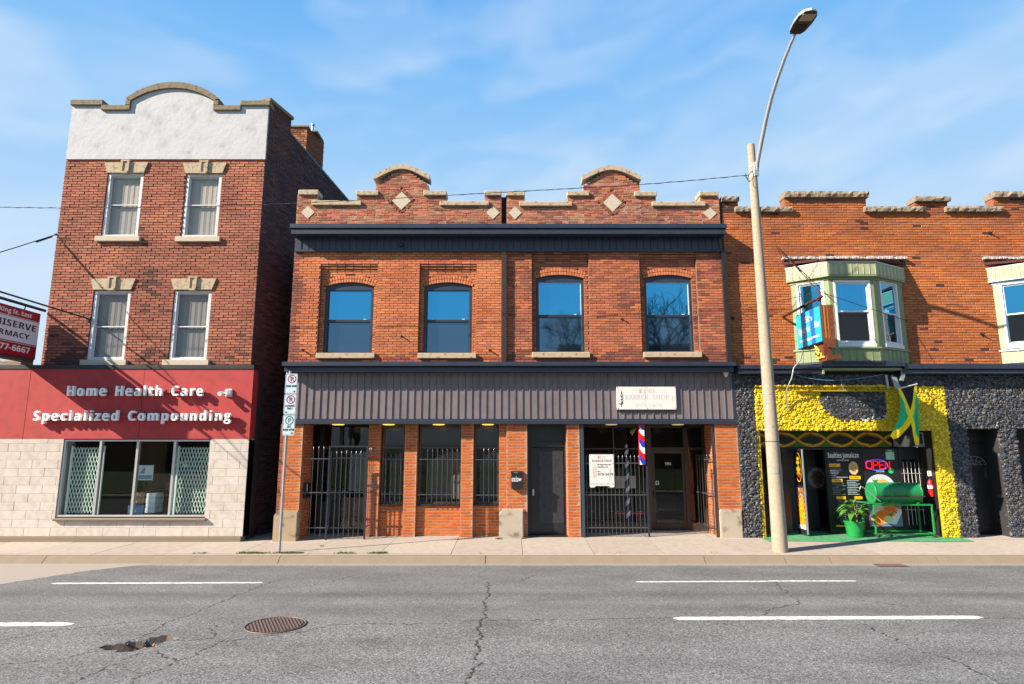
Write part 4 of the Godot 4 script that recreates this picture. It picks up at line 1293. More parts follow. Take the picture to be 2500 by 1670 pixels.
		b = mb()   # grey sheer hung behind the lower glass, in folds, with an uneven top
		var k := 28
		for i in k:
			var x0 := lerpf(o[0] + (0.22 if o[0] < -2 else 0.12), o[1] - 0.04, float(i) / k); var x1 := lerpf(o[0] + (0.22 if o[0] < -2 else 0.12), o[1] - 0.04, float(i + 1) / k)
			var y0 := 2.32 - 0.30 * pow(1.0 - float(i) / k, 2) + 0.02 * sin(i * 2.1); var y1 := 2.32 - 0.30 * pow(1.0 - float(i + 1) / k, 2) + 0.02 * sin(i * 2.1 + 2.1)
			var z0 := -0.17 + 0.022 * sin(i * 1.7); var z1 := -0.17 + 0.022 * sin(i * 1.7 + 1.7)
			b.quad(V(x0, o[2] + 0.12, o[3] + z0), V(x1, o[2] + 0.12, o[3] + z1), V(x1, y1, o[3] + z1), V(x0, y0, o[3] + z0))
		part("net_curtain", b, M.sheer, f)
	# plain black door with a panel over it
	b = mb()
	b.box(0.425, 0.50, 0.11, 3.05, -0.36, -0.20); b.box(1.42, 1.475, 0.11, 3.05, -0.36, -0.20); b.box(0.50, 1.42, 2.44, 2.50, -0.36, -0.20); b.box(0.5, 1.42, 2.98, 3.05, -0.36, -0.2)
	b.box(0.425, 1.475, 0.06, 0.135, -0.4, 0.02)
	var dr := part("street_door", b, M.door_black, house)
	b = mb(); b.bev(0.505, 1.415, 0.14, 2.435, -0.32, -0.265, 0.008); part("leaf", b, M.door_black, dr)
	b = mb(); b.bev(0.73, 1.40, 0.42, 2.32, -0.268, -0.258, 0.004); part("worn_panel", b, mat("scuffed", lin(0.028, 0.032, 0.04), 0.45, 0, T.dirt, 0.7), dr)
	b = mb(); b.quad(V(0.5, 2.5, -0.29), V(1.42, 2.5, -0.29), V(1.42, 2.98, -0.29), V(0.5, 2.98, -0.29)); part("transom_panel", b, M.door_black, dr)
	b = mb(); b.bev(0.66, 1.40, 2.50, 2.545, -0.285, -0.22, 0.005); part("transom_rail", b, M.bronze, dr)
	b = mb(); b.bev(0.545, 0.60, 1.14, 1.32, -0.27, -0.24, 0.01); b.lathe(V(0.572, 1.2, -0.235), [Vector2(0, -0.012), Vector2(0.014, 0), Vector2(0, 0.012)], 8); part("lock_plate", b, M.aluminium, dr)
	# barber shop front in the deep recess
	b = mb()
	b.box(1.98, 2.04, 0.1, 3.05, -0.96, -0.86); b.box(2.86, 2.90, 0.1, 3.05, -0.95, -0.87); b.box(3.80, 3.87, 0.1, 3.05, -0.96, -0.86); b.box(2.04, 3.80, 2.36, 2.40, -0.95, -0.865); b.box(2.04, 3.8, 0.1, 0.34, -0.95, -0.87); b.box(2.04, 3.8, 2.98, 3.05, -0.95, -0.87)
	var bw := part("barber_window", b, M.bronze, house)
	b = mb(); b.quad(V(2.04, 0.34, -0.91), V(3.80, 0.34, -0.91), V(3.80, 2.98, -0.91), V(2.04, 2.98, -0.91)); part("pane", b, M.pane, bw)
	b = mb(); b.quad(V(3.86, 0.2, -0.92), V(3.96, 0.2, -1.3), V(3.96, 3.0, -1.3), V(3.86, 3.0, -0.92)); part("pane", b, M.pane, bw)
	b = mb()
	b.box(3.94, 4.03, 0.1, 3.05, -1.36, -1.26); b.box(4.97, 5.08, 0.1, 3.05, -1.36, -1.26); b.box(5.52, 5.62, 0.1, 3.05, -1.36, -1.26); b.box(4.03, 5.52, 2.355, 2.42, -1.36, -1.25); b.box(4.03, 5.52, 2.98, 3.05, -1.36, -1.26); b.box(5.08, 5.52, 0.1, 0.3, -1.35, -1.27)
	var bd := part("barber_door", b, M.bronze, house)
	b = mb()
	b.bev(4.035, 4.11, 0.13, 2.35, -1.335, -1.28, 0.006); b.bev(4.895, 4.965, 0.13, 2.35, -1.335, -1.28, 0.006); b.bev(4.11, 4.895, 2.25, 2.35, -1.335, -1.28, 0.006); b.bev(4.11, 4.895, 0.13, 0.30, -1.335, -1.28, 0.006)
	b.bev(4.05, 4.09, 1.02, 1.18, -1.28, -1.22, 0.006)
	part("door_frame", b, M.bronze, bd)
	for q in [[4.11, 4.895, 0.3, 2.25], [5.08, 5.52, 0.3, 2.36], [4.03, 5.52, 2.42, 2.98]]:
		b = mb(); b.quad(V(q[0], q[2], -1.31), V(q[1], q[2], -1.31), V(q[1], q[3], -1.31), V(q[0], q[3], -1.31)); part("pane", b, M.pane, bd)
	letters("house_number", "595", Transform3D(Basis(), V(4.50, 1.92, -1.30)), 0.075, M.white_print, bd, 0.17)
	b = mb(); b.bev(4.12, 4.22, 1.36, 1.47, -1.308, -1.30, 0.003); part("sticker", b, M.sign_white, bd)
	b = mb(); b.bev(4.145, 4.195, 1.385, 1.445, -1.30, -1.296, 0.002); part("sticker_print", b, M.green_print, bd)
	# low glimpses inside: shelf, towels
	b = mb(); b.bev(2.9, 3.75, 0.55, 0.60, -1.7, -1.2, 0.01); b.box(2.95, 3.0, 0.1, 0.55, -1.65, -1.6); b.box(3.65, 3.7, 0.1, 0.55, -1.65, -1.6); part("shelf", b, M.red_print, bw)
	b = mb(); b.bev(2.75, 3.6, 1.25, 1.6, -1.55, -1.5, 0.01); part("price_board", b, M.grey_print, bw)
# ---------------------------------------------------------------- the restaurant building on the right
func bay(house: Node, dx: float, body: Material, trim: Material, frame: Material, seen_all := true) -> void:
	var P := [Vector2(7.85 + dx, -0.05), Vector2(8.61 + dx, 0.55), Vector2(9.83 + dx, 0.55), Vector2(10.97 + dx, -0.05)]
	var grow := func(d: float) -> Array: return [P[0] + Vector2(-d, 0), P[1] + Vector2(-d * 0.45, d), P[2] + Vector2(d * 0.35, d), P[3] + Vector2(d, 0)]
	# roof sheet, tarred edge
	var b := mb()
	var R: Array = grow.call(0.17)
	var Q: Array = grow.call(0.15)
	var pts3 := func(a: Array, y: float, y2: float) -> Array: return [V(a[0].x, y2, a[0].y), V(a[1].x, y, a[1].y), V(a[2].x, y, a[2].y), V(a[3].x, y2, a[3].y)]
	var lo: Array = pts3.call(R, 7.425, 7.52); var hi: Array = pts3.call(R, 7.475, 7.60)
	var ridge := [V(R[0].x, 7.70, -0.06), V(R[3].x, 7.70, -0.06)]
	for i in 3: b.quad(lo[i], lo[i + 1], hi[i + 1], hi[i])
	b.quad(hi[0], hi[1], hi[2], hi[3]); b.quad(ridge[0], hi[0], hi[3], ridge[1])
	b.quad(lo[3], lo[2], lo[1], lo[0])
	var bw := part("bay_window", b, M.bay_roof, house)
	b = mb()
	for i in 34:
		var x := lerpf(R[0].x + 0.02, R[3].x - 0.03, i / 33.0)
		b.bev(x - 0.05, x + 0.055, 7.66 + rng.randf() * 0.012, 7.735 + rng.randf() * 0.02, -0.07, 0.02 + rng.randf() * 0.05, 0.012)
	part("tar_edge", b, M.tar_white, bw)
	# boarded frieze and skirt, one board at a time
	for band in [[7.05, 7.39, 0.11, 0.125], [4.70, 5.06, 0.0, 0.14]]:
		var G: Array = grow.call(band[2])
		var under := mb()
		for i in 3:
			var a: Vector2 = G[i]; var c: Vector2 = G[i + 1]
			var L := a.distance_to(c)
			var F := facing(a.x, a.y, rad_to_deg(atan2(-(c.y - a.y), c.x - a.x)))
			var n: int = maxi(3, roundi(L / band[3] / 1.35))
			under.xf = F; under.box(0.0, L, band[0], band[1], -0.05, -0.004); under.xf = Transform3D()
			for k in n:
				b = mb(); b.xf = F
				b.box(L * k / n + 0.004, L * (k + 1) / n - 0.02, band[0] + 0.004, band[1] - 0.004, -0.01, 0.008)
				b.box(L * (k + 1) / n - 0.02, L * (k + 1) / n - 0.004, band[0] + 0.004, band[1] - 0.004, -0.01, 0.018)
				part("board", b, M.bay_frieze if band[0] > 6 else body, bw)
		part("frieze_backing", under, trim, bw)
	# trims that follow the plan
	for tr in [[7.0, 7.05, 0.12, trim], [7.39, 7.42, 0.13, M.white_paint], [6.93, 7.0, 0.03, trim], [5.03, 5.075, 0.06, trim], [4.655, 4.70, 0.0, M.navy]]:
		var G: Array = grow.call(tr[2])
		b = mb()
		for y in [tr[0], tr[1]]:
			var q := [V(P[0].x, y, -0.06), V(G[0].x, y, G[0].y), V(G[1].x, y, G[1].y), V(G[2].x, y, G[2].y), V(G[3].x, y, G[3].y)]
			for i in range(1, 4):
				if y == tr[1]: b.tri(q[0], q[i], q[i + 1])
				else: b.tri(q[0], q[i + 1], q[i])
		for i in 3: b.quad(V(G[i].x, tr[0], G[i].y), V(G[i + 1].x, tr[0], G[i + 1].y), V(G[i + 1].x, tr[1], G[i + 1].y), V(G[i].x, tr[1], G[i].y))
		part("trim", b, tr[3], bw)
	# three lights
	var body_b := mb()
	var op := [[0.13, 0.86, 5.11, 6.96], [0.115, 1.135, 5.075, 6.92], [0.26, 1.07, 5.10, 6.97]]
	for i in 3:
		var a: Vector2 = P[i]; var c: Vector2 = P[i + 1]
		var L := a.distance_to(c)
		var F := facing(a.x, a.y, rad_to_deg(atan2(-(c.y - a.y), c.x - a.x)))
		var o: Array = op[i]
		body_b.xf = F
		body_b.box(0.0, o[0], 5.05, 7.0, -0.10, 0.0); body_b.box(o[1], L, 5.05, 7.0, -0.10, 0.0)
		body_b.box(o[0], o[1], o[3], 7.0, -0.1, 0.0); body_b.box(o[0], o[1], 5.05, o[2], -0.1, 0.0)
		body_b.xf = Transform3D()
		var w := sash_window(bw, F, o[0] + 0.005, o[1] - 0.005, o[2] + 0.09, o[3] - 0.005, 6.057, 0.062, frame, M.blue_mirror if i < 2 or dx > 0 else M.blue_mirror, M.pane, -0.02, 0.04)
		b = mb(); b.xf = F; b.bev(o[0] - 0.01, o[1] + 0.01, o[2] - 0.01, o[2] + 0.085, -0.08, 0.035, 0.006)
		part("window_sill", b, frame, bw)
	part("bay_wall", body_b, body, bw)
	b = mb()
	b.box(P[0].x + 0.1, P[3].x - 0.1, 4.9, 7.1, -1.2, -1.1); b.box(P[0].x, P[0].x + 0.06, 4.9, 7.1, -1.1, -0.06); b.box(P[3].x - 0.06, P[3].x, 4.9, 7.1, -1.1, -0.06); b.box(P[0].x + 0.06, P[3].x - 0.06, 7.02, 7.1, -1.1, -0.06); b.box(P[0].x + 0.06, P[3].x - 0.06, 4.9, 4.98, -1.1, -0.06)
	part("bay_room", b, M.dark_room, bw)

func restaurant() -> void:
	var house := thing("restaurant_building", "long red brick building with green bay windows over a yellow and black stone restaurant front", "building", V(11, 0, 0))
	var zb := -0.05
	var acc := []
	var mortar := mb()
	var palette := []
	for k in 14:
		var f := k / 13.0
		palette.append(Color(lerpf(0.29, 0.56, f), lerpf(0.085, 0.178, f), lerpf(0.036, 0.050, f)))
	palette[0] = Color(0.07, 0.03, 0.028)
	var nz := noise(FastNoiseLite.TYPE_SIMPLEX, 0.01, 3, 83)
	var tone := func(x, y):
		var t := int((nz.get_noise_2d(x * 40, y * 50) * 0.5 + 0.62) * 13 + rng.randfn(0, 1.7))
		t -= int(3.5 * clampf((y - 8.3) / 0.8, 0, 1))
		if rng.randf() < 0.03: t = rng.randi_range(0, 3)
		if y < 4.95 + 0.1 * sin(x * 4.0) and rng.randf() < 0.6: t = rng.randi_range(0, 4)
		return clampi(t, 0, 13)
	var bays := [[7.88, 10.94, 4.85, 7.5], [13.56, 16.6, 4.85, 7.5]]
	var F := Transform3D(Basis(), V(0, 0, zb))
	field(acc, mortar, F, 4.62, 9.52, [[6.03, 6.515, 9.1, 9.40], [6.03, 17.0, 4, 9.1], [7.86, 10.21, 9.1, 9.52], [11.6, 12.55, 9.1, 9.40], [13.88, 16.3, 9.1, 9.52]], bays, {"h": 0.0732, "len": 0.232, "joint": 0.015, "jit": 0.005, "tone": tone, "thick": 0.3, "deep": 0.013})
	for x in [7.86, 13.88]:   # short returns of the raised pieces, seen from the left
		field(acc, mortar, facing(x + 0.004, zb - 0.32, -90.0), 9.1, 9.52, [[0.0, 0.3, 9, 10]], [], {"h": 0.0732, "len": 0.2, "tone": tone, "thick": 0.1})
	var wall := part("upper_wall", mortar, M.mortar_red, house)
	lay(acc, house, palette, wall)
	var b: MB
	for p in [[6.17, 5.98], [13.06, 5.53], [13.65, 8.47]]:
		b = mb(); b.tube([V(p[0], p[1], -0.08), V(p[0] + 0.01, p[1], 0.05)], 0.02, 8); b.tube([V(p[0], p[1], -0.05), V(p[0], p[1], -0.03)], 0.05, 8)
		part("pipe_stub", b, M.cable, house)
	# rough coping stones
	for r in [[6.02, 6.525, 9.40, 9.535], [6.396, 8.035, 9.085, 9.224], [7.84, 9.05, 9.52, 9.688], [9.056, 10.264, 9.52, 9.686], [10.106, 11.759, 9.085, 9.231], [11.586, 12.597, 9.40, 9.535], [12.437, 14.076, 9.085, 9.243], [13.86, 15.1, 9.52, 9.688], [15.106, 16.4, 9.52, 9.688]]:
		b = mb()
		var k: int = maxi(4, int((r[1] - r[0]) / 0.09))
		var zf := []; var yf := []
		for i in k + 1:
			zf.append([0.03 + rng.randf() * 0.03, 0.045 + rng.randf() * 0.045, 0.035 + rng.randf() * 0.03])
			yf.append([rng.randf_range(-0.004, 0.004), rng.randf_range(-0.005, 0.004)])
		for i in k:
			var x0 := lerpf(r[0], r[1], float(i) / k); var x1 := lerpf(r[0], r[1], float(i + 1) / k)
			var ym: float = (r[2] + r[3]) / 2
			var A := [V(x0, r[2] + yf[i][1], zf[i][0]), V(x0, ym, zf[i][1]), V(x0, r[3] + yf[i][0], zf[i][2])]
			var B := [V(x1, r[2] + yf[i + 1][1], zf[i + 1][0]), V(x1, ym, zf[i + 1][1]), V(x1, r[3] + yf[i + 1][0], zf[i + 1][2])]
			for j in 2: b.tri(A[j], B[j], B[j + 1]); b.tri(A[j], B[j + 1], A[j + 1])
			b.quad(A[2], B[2], V(x1, r[3], -0.38), V(x0, r[3], -0.38)); b.quad(V(x0, r[2], -0.38), V(x1, r[2], -0.38), B[0], A[0])
			if i == 0: b.quad(V(x0, r[2], -0.38), A[0], A[1], V(x0, ym, -0.38)); b.quad(V(x0, ym, -0.38), A[1], A[2], V(x0, r[3], -0.38))
			if i == k - 1: b.quad(B[0], V(x1, r[2], -0.38), V(x1, ym, -0.38), B[1]); b.quad(B[1], V(x1, ym, -0.38), V(x1, r[3], -0.38), B[2])
		part("coping_stone", b, M.rockface, house)
	bay(house, 0.0, M.bay_green, M.bay_trim, M.white_vinyl)
	bay(house, 5.69, M.bay_cream, mat("bay_blue", lin(0.36, 0.47, 0.53), 0.55, 0, T.blotch, 0.6), mat("frame_blue", lin(0.55, 0.64, 0.70), 0.5))
	# gutter cornice between the floors
	b = mb()
	b.bev(6.06, 8.30, 4.50, 4.61, -0.05, 0.44, 0.006); b.bev(6.07, 8.30, 4.375, 4.485, -0.05, 0.40, 0.006)
	b.bev(10.50, 17.0, 4.50, 4.63, -0.05, 0.45, 0.006); b.bev(10.50, 17.0, 4.375, 4.485, -0.05, 0.40, 0.006)
	b.bev(8.31, 10.49, 4.56, 4.69, -0.05, 0.50, 0.006)
	part("gutter_cornice", b, M.navy, house)
	b = mb(); b.bev(8.31, 10.45, 4.47, 4.53, 0.02, 0.42, 0.006); b.bev(8.31, 8.37, 4.36, 4.53, 0.1, 0.43, 0.006)
	part("green_gutter", b, M.bay_trim, house)
	b = mb(); b.prism([Vector2(10.42, 4.20), Vector2(10.5, 4.18), Vector2(10.62, 4.50), Vector2(10.5, 4.52)], 0.30, 0.36)
	b.prism([Vector2(10.28, 3.96), Vector2(10.42, 4.0), Vector2(10.34, 4.28), Vector2(10.2, 4.34)], 0.28, 0.33); b.prism([Vector2(10.07, 3.98), Vector2(10.13, 3.98), Vector2(10.11, 4.34), Vector2(10.05, 4.36)], 0.28, 0.31)
	part("loose_flashing", b, M.galvanised, house)
	# ground floor: stone rubble on black and yellow painted walls
	b = mb()
	b.box(6.06, 6.555, 0.0, 4.4, -0.6, 0.14)
	b.box(6.555, 17.0, 4.06, 4.4, -0.6, 0.14)
	b.box(11.71, 12.19, 0.0, 4.06, -0.6, 0.14)
	b.box(12.19, 17.0, 2.91, 4.06, -0.6, 0.14)
	b.box(13.06, 13.50, 0.0, 2.91, -0.6, 0.14); b.box(15.4, 16.0, 0.0, 2.91, -0.6, 0.14)
	b.box(14.0, 17.0, 0.0, 4.06, -1.4, -0.6)
	b.prism([Vector2(8.36, 3.95), Vector2(8.33, 3.62), Vector2(8.42, 3.36), Vector2(8.66, 3.22), Vector2(9.1, 3.10), Vector2(9.7, 3.12), Vector2(10.08, 3.22), Vector2(10.09, 3.95)], 0.13, 0.155)
	var low := part("stone_front", b, M.black_base, house)
	b = mb()
	b.box(6.555, 11.71, 2.87, 4.06, -0.5, 0.14)
	b.box(6.555, 6.64, 0.05, 2.87, -0.5, 0.135); b.box(11.26, 11.71, 0.05, 2.87, -0.5, 0.14)
	b.box(6.56, 10.15, 4.04, 4.085, 0.1, 0.20)
	b.box(7.65, 10.3, 3.915, 3.945, 0.1, 0.24)
	var yel := part("yellow_front", b, M.yellow_base, house)
	var sp := [Color(0.66, 0.48, 0.005), Color(0.74, 0.56, 0.008), Color(0.60, 0.41, 0.004), Color(0.70, 0.52, 0.02), Color(0.050, 0.050, 0.055), Color(0.075, 0.075, 0.08), Color(0.032, 0.034, 0.042), Color(0.11, 0.11, 0.115), Color(0.05, 0.07, 0.11), Color(0.45, 0.48, 0.5)]
	var st := []
	var E := Transform3D(Basis(), V(0, 0, 0.14))
	var black := func(_u, _v): return 4 + [0, 0, 1, 1, 2, 2, 3, 4][rng.randi() % 8]
	var yl := func(_u, _v): return rng.randi() % 4
	var patch := func(u, v):
		var m := 3.13 + 0.45 * pow(clampf((9.0 - u) / 0.68, 0, 1), 2.2) + 0.1 * clampf((u - 9.6) / 0.5, 0, 1)
		if u > 8.33 and u < 10.09 and v < 3.96 and v > m:
			if v < m + 0.07 and u > 9.3 and rng.randf() < 0.5: return 9
			return black.call(u, v)
		return rng.randi() % 4
	rubble(st, E, 6.07, 6.55, 0.08, 4.36, 0.066, black)
	rubble(st, E, 6.56, 11.70, 4.09, 4.36, 0.066, black)
	rubble(st, E, 6.56, 11.70, 2.88, 4.05, 0.062, patch)
	rubble(st, E, 11.27, 11.71, 0.10, 2.88, 0.062, yl)
	rubble(st, E, 11.72, 12.19, 0.10, 4.36, 0.064, black)
	rubble(st, E, 12.20, 15.0, 2.92, 4.36, 0.064, black)
	rubble(st, E, 13.07, 13.50, 0.10, 2.92, 0.064, black)
	rubble(st, facing(13.20, -0.42, -104.0), 0.0, 0.57, 0.10, 2.92, 0.066, black)
	rubble(st, facing(6.56, 0.14, 75.0), 0.0, 0.05, 0.10, 2.86, 0.06, yl)
	rubble(st, Transform3D(Basis(), V(0, 0, 0.20)), 6.58, 10.15, 4.045, 4.085, 0.05, yl)
	lay(st, house, sp, low, "stone", stone_meshes, 0.5, "grain", 300)
	# behind the yellow frame: recessed restaurant front, all black boards
	var z := -0.5
	b = mb()
	b.box(6.64, 7.50, 2.40, 2.87, z - 0.1, z); b.box(6.64, 11.26, 2.40, 2.87, z - 0.12, z - 0.1)
	b.box(7.45, 7.62, 0.1, 2.40, z - 0.12, z); b.box(7.62, 8.64, 2.36, 2.41, z - 0.1, z + 0.01)
	b.box(8.64, 10.67, 0.1, 2.40, z - 0.1, z)
	b.box(10.67, 10.74, 0.1, 2.42, z - 0.1, z + 0.02); b.box(11.18, 11.26, 0.1, 2.42, z - 0.1, z + 0.02); b.box(10.74, 11.18, 0.1, 0.32, z - 0.1, z); b.box(10.74, 11.18, 2.1, 2.42, z - 0.1, z)
	b.box(6.64, 7.45, 0.1, 0.55, z - 0.1, z); b.box(7.02, 7.06, 0.55, 2.4, z - 0.08, z + 0.01)
	var fr := part("restaurant_front", b, M.black_paint, house)
	for q in [[6.64, 7.45, 0.55, 2.4, 0.04], [10.74, 11.18, 0.32, 2.1, 0.05]]:
		b = mb(); b.quad(V(q[0], q[2], z - q[4]), V(q[1], q[2], z - q[4]), V(q[1], q[3], z - q[4]), V(q[0], q[3], z - q[4])); part("pane", b, M.pane, fr)
	b = mb(); b.box(11.245, 11.262, 0.1, 2.868, z, 0.10); part("column_lining", b, M.black_paint, fr)
	b = mb()
	for i in 5: b.bar(V(10.74 + i * 0.105 + 0.03, 0.35, z + 0.035), V(10.74 + i * 0.105 + 0.03, 2.02, z + 0.035), 0.009)
	for y in [0.75, 1.15, 1.72]: b.bar(V(10.70, y, z + 0.045), V(11.24, y, z + 0.045), 0.009)
	part("window_bars", b, M.white_vinyl, fr)
	b = mb(); b.box(10.95, 10.98, 1.33, 1.72, z - 0.14, z - 0.12); b.box(10.95, 11.12, 1.33, 1.36, z - 0.14, z - 0.12)
	part("inner_frame", b, M.galvanised, fr)
	# the front door stands open, square to the wall
	b = mb()
	b.bev(7.765, 7.81, 0.15, 2.38, z + 0.01, 0.02, 0.006)
	var leaf := part("open_door", b, M.black_paint, house)
	b = mb(); b.bev(7.767, 7.808, 0.152, 2.375, 0.012, 0.03, 0.004); part("door_edge", b, M.galvanised, leaf)
	b = mb(); b.quad(V(7.762, 1.42, z + 0.06), V(7.762, 1.42, -0.01), V(7.762, 2.32, -0.01), V(7.762, 2.32, z + 0.06)); part("door_poster", b, printed(door_print(0), 0.35), leaf)
	b = mb(); b.quad(V(7.761, 0.28, z + 0.06), V(7.761, 0.28, -0.01), V(7.761, 1.36, -0.01), V(7.761, 1.36, z + 0.06)); part("door_poster", b, printed(door_print(1), 0.35), leaf)
	b = mb(); b.bev(7.80, 7.84, 1.16, 1.34, -0.06, -0.02, 0.006); part("handle", b, M.aluminium, leaf)
	b = mb(); b.box(7.62, 8.64, 0.1, 2.36, z - 0.62, z - 0.55); part("inner_wall", b, M.black_paint, house)
	b = shell(6.3, 11.6, 0.05, 3.0, -4.0, z - 0.62); part("dining_room", b, M.dark_room, house)
	# black side entrance with a fanlight
	b = mb()
	b.box(12.19, 12.30, 0.1, 2.92, -0.6, -0.2); b.box(12.3, 13.3, 2.55, 2.92, -0.6, -0.42); b.box(12.30, 13.3, 0.08, 0.14, -0.6, -0.2); b.box(13.2, 13.3, 0.1, 2.55, -0.6, -0.40); b.box(12.3, 12.36, 0.14, 2.55, -0.6, -0.42); b.box(11.9, 13.9, 0.1, 2.92, -0.75, -0.6)
	var sd := part("side_entrance", b, M.black_paint, house)
	b = mb(); b.bev(12.36, 13.2, 0.14, 2.55, -0.52, -0.45, 0.01)
	for r in [[12.44, 12.74, 1.32, 1.80], [12.84, 13.12, 1.32, 1.80], [12.44, 12.74, 0.35, 1.1], [12.84, 13.12, 0.35, 1.1]]: b.bev(r[0], r[1], r[2], r[3], -0.45, -0.436, 0.008)
	part("leaf", b, M.door_black, sd)
	b = mb()
	for i in 12: b.bar(V(12.72 + 0.31 * cos(PI * i / 12), 1.95 + 0.23 * sin(PI * i / 12), -0.44), V(12.72 + 0.31 * cos(PI * (i + 1) / 12), 1.95 + 0.23 * sin(PI * (i + 1) / 12), -0.44), 0.012)
	for i in 6: b.bar(V(12.72, 1.95, -0.44), V(12.72 + 0.31 * cos(PI * i / 5), 1.95 + 0.23 * sin(PI * i / 5), -0.44), 0.009)
	for i in 8: b.bar(V(12.72 + 0.17 * cos(PI * i / 8), 1.95 + 0.13 * sin(PI * i / 8), -0.44), V(12.72 + 0.17 * cos(PI * (i + 1) / 8), 1.95 + 0.13 * sin(PI * (i + 1) / 8), -0.44), 0.009)
	part("fanlight", b, M.galvanised, sd)
	b = mb(); b.ball(V(13.11, 1.24, -0.41), 0.035); b.ball(V(13.11, 1.41, -0.42), 0.025); part("door_knob", b, M.aluminium, sd)
	b = mb(); b.prism([Vector2(12.96, 1.60), Vector2(13.0, 1.58), Vector2(13.03, 1.74), Vector2(13.0, 1.88), Vector2(12.97, 1.86)], -0.442, -0.434); part("oval_glass", b, M.lamp_dark, sd)
	# shell
	b = mb(); b.box(6.1, 17.0, 8.9, 9.0, -9.0, -0.34); part("roof", b, M.roof_felt, house)
	b = shell(6.1, 17.0, 4.5, 8.9, -9.0, -1.25); part("upper_room", b, M.dark_room, house)
	b = mb(); b.box(6.1, 17.0, 4.35, 4.5, -9.0, 0.0); part("floor_slab", b, M.dark_room, house)

func door_print(k: int) -> Image:
	var w := 96; var h := 256
	var im := Image.create(w, h, false, Image.FORMAT_RGB8)
	im.fill(Color(0.03, 0.03, 0.03))
	var r := RandomNumberGenerator.new(); r.seed = 5 + k
	if k == 0:
		for y in h:
			for x in w:
				var d := Vector2((x - 48.0) / 42.0, (y - 120.0) / 112.0).length()
				if d > 0.93 and d < 1.0: im.set_pixel(x, y, Color(0.85, 0.65, 0.05))
		for q in [[48, 55, 12, Color(0.9, 0.8, 0.1)], [46, 85, 16, Color(0.85, 0.7, 0.1)], [50, 110, 9, Color(0.1, 0.45, 0.1)], [48, 135, 26, Color(0.9, 0.75, 0.1)], [50, 165, 22, Color(0.75, 0.6, 0.1)], [52, 185, 13, Color(0.85, 0.1, 0.1)]]:
			for i in 260:
				var p := Vector2(q[0], q[1]) + Vector2(r.randfn(0, q[2] * 0.5), r.randfn(0, q[2] * 0.4))
				im.fill_rect(Rect2i(int(p.x), int(p.y), 3, 3), q[3] * r.randf_range(0.6, 1.05))
	else:
		im.fill(Color(0.25, 0.12, 0.08))
		for i in 900:
			var p := Vector2(r.randf() * w, r.randf() * h * 0.42)
			im.fill_rect(Rect2i(int(p.x), int(p.y), 6, 4), Color(0.4, 0.2, 0.1).lerp(Color(0.9, 0.85, 0.8), r.randf() * r.randf()))
		for i in 2200:
			var p := Vector2(r.randfn(58, 17), r.randfn(170, 42))
			im.fill_rect(Rect2i(int(p.x), int(p.y), 4, 9), Color(0.95, 0.35, 0.02).lerp(Color(1, 0.75, 0.15), r.randf()))
		im.fill_rect(Rect2i(0, 232, w, 24), Color(0.75, 0.8, 0.9))
	return im
# ---------------------------------------------------------------- things on and round the pharmacy
func sign_letters(called: String, label: String, s: String, x0: float, x1: float, y: float, cap: float) -> void:
	var o := thing(called, label, "sign lettering", V((x0 + x1) / 2, y, 0.15))
	var f := font()
	var px := cap / (64.0 * 0.714)
	var gap := 7.0
	var total := 0.0
	for i in s.length(): total += f.get_string_size(s[i], HORIZONTAL_ALIGNMENT_LEFT, -1, 64).x + gap + (10.0 if s[i] == " " else 0.0)
	total -= gap
	var k := (x1 - x0) / (total * px)
	var x := 0.0
	var cap_mesh := text_mesh("H", cap, 0.09).get_aabb()
	for i in s.length():
		var adv := f.get_string_size(s[i], HORIZONTAL_ALIGNMENT_LEFT, -1, 64).x
		if s[i] == " ":
			x += adv + gap + 10.0
			continue
		var t := text_mesh(s[i], cap, 0.09)
		var b := mb()
		b.add(t, Transform3D(Basis.from_scale(V(k, 1, 1)), V(x0 + (x + adv / 2) * px * k, y - cap_mesh.position.y, 0.265)))
		part("letter", b, M.letter_white, o)
		x += adv + gap
	var r := mb()   # rail that carries the letters
	r.box(x0 + 0.05, x1 - 0.05, y + cap * 0.35, y + cap * 0.5, 0.152, 0.22)
	part("rail", r, M.red_stucco, o)

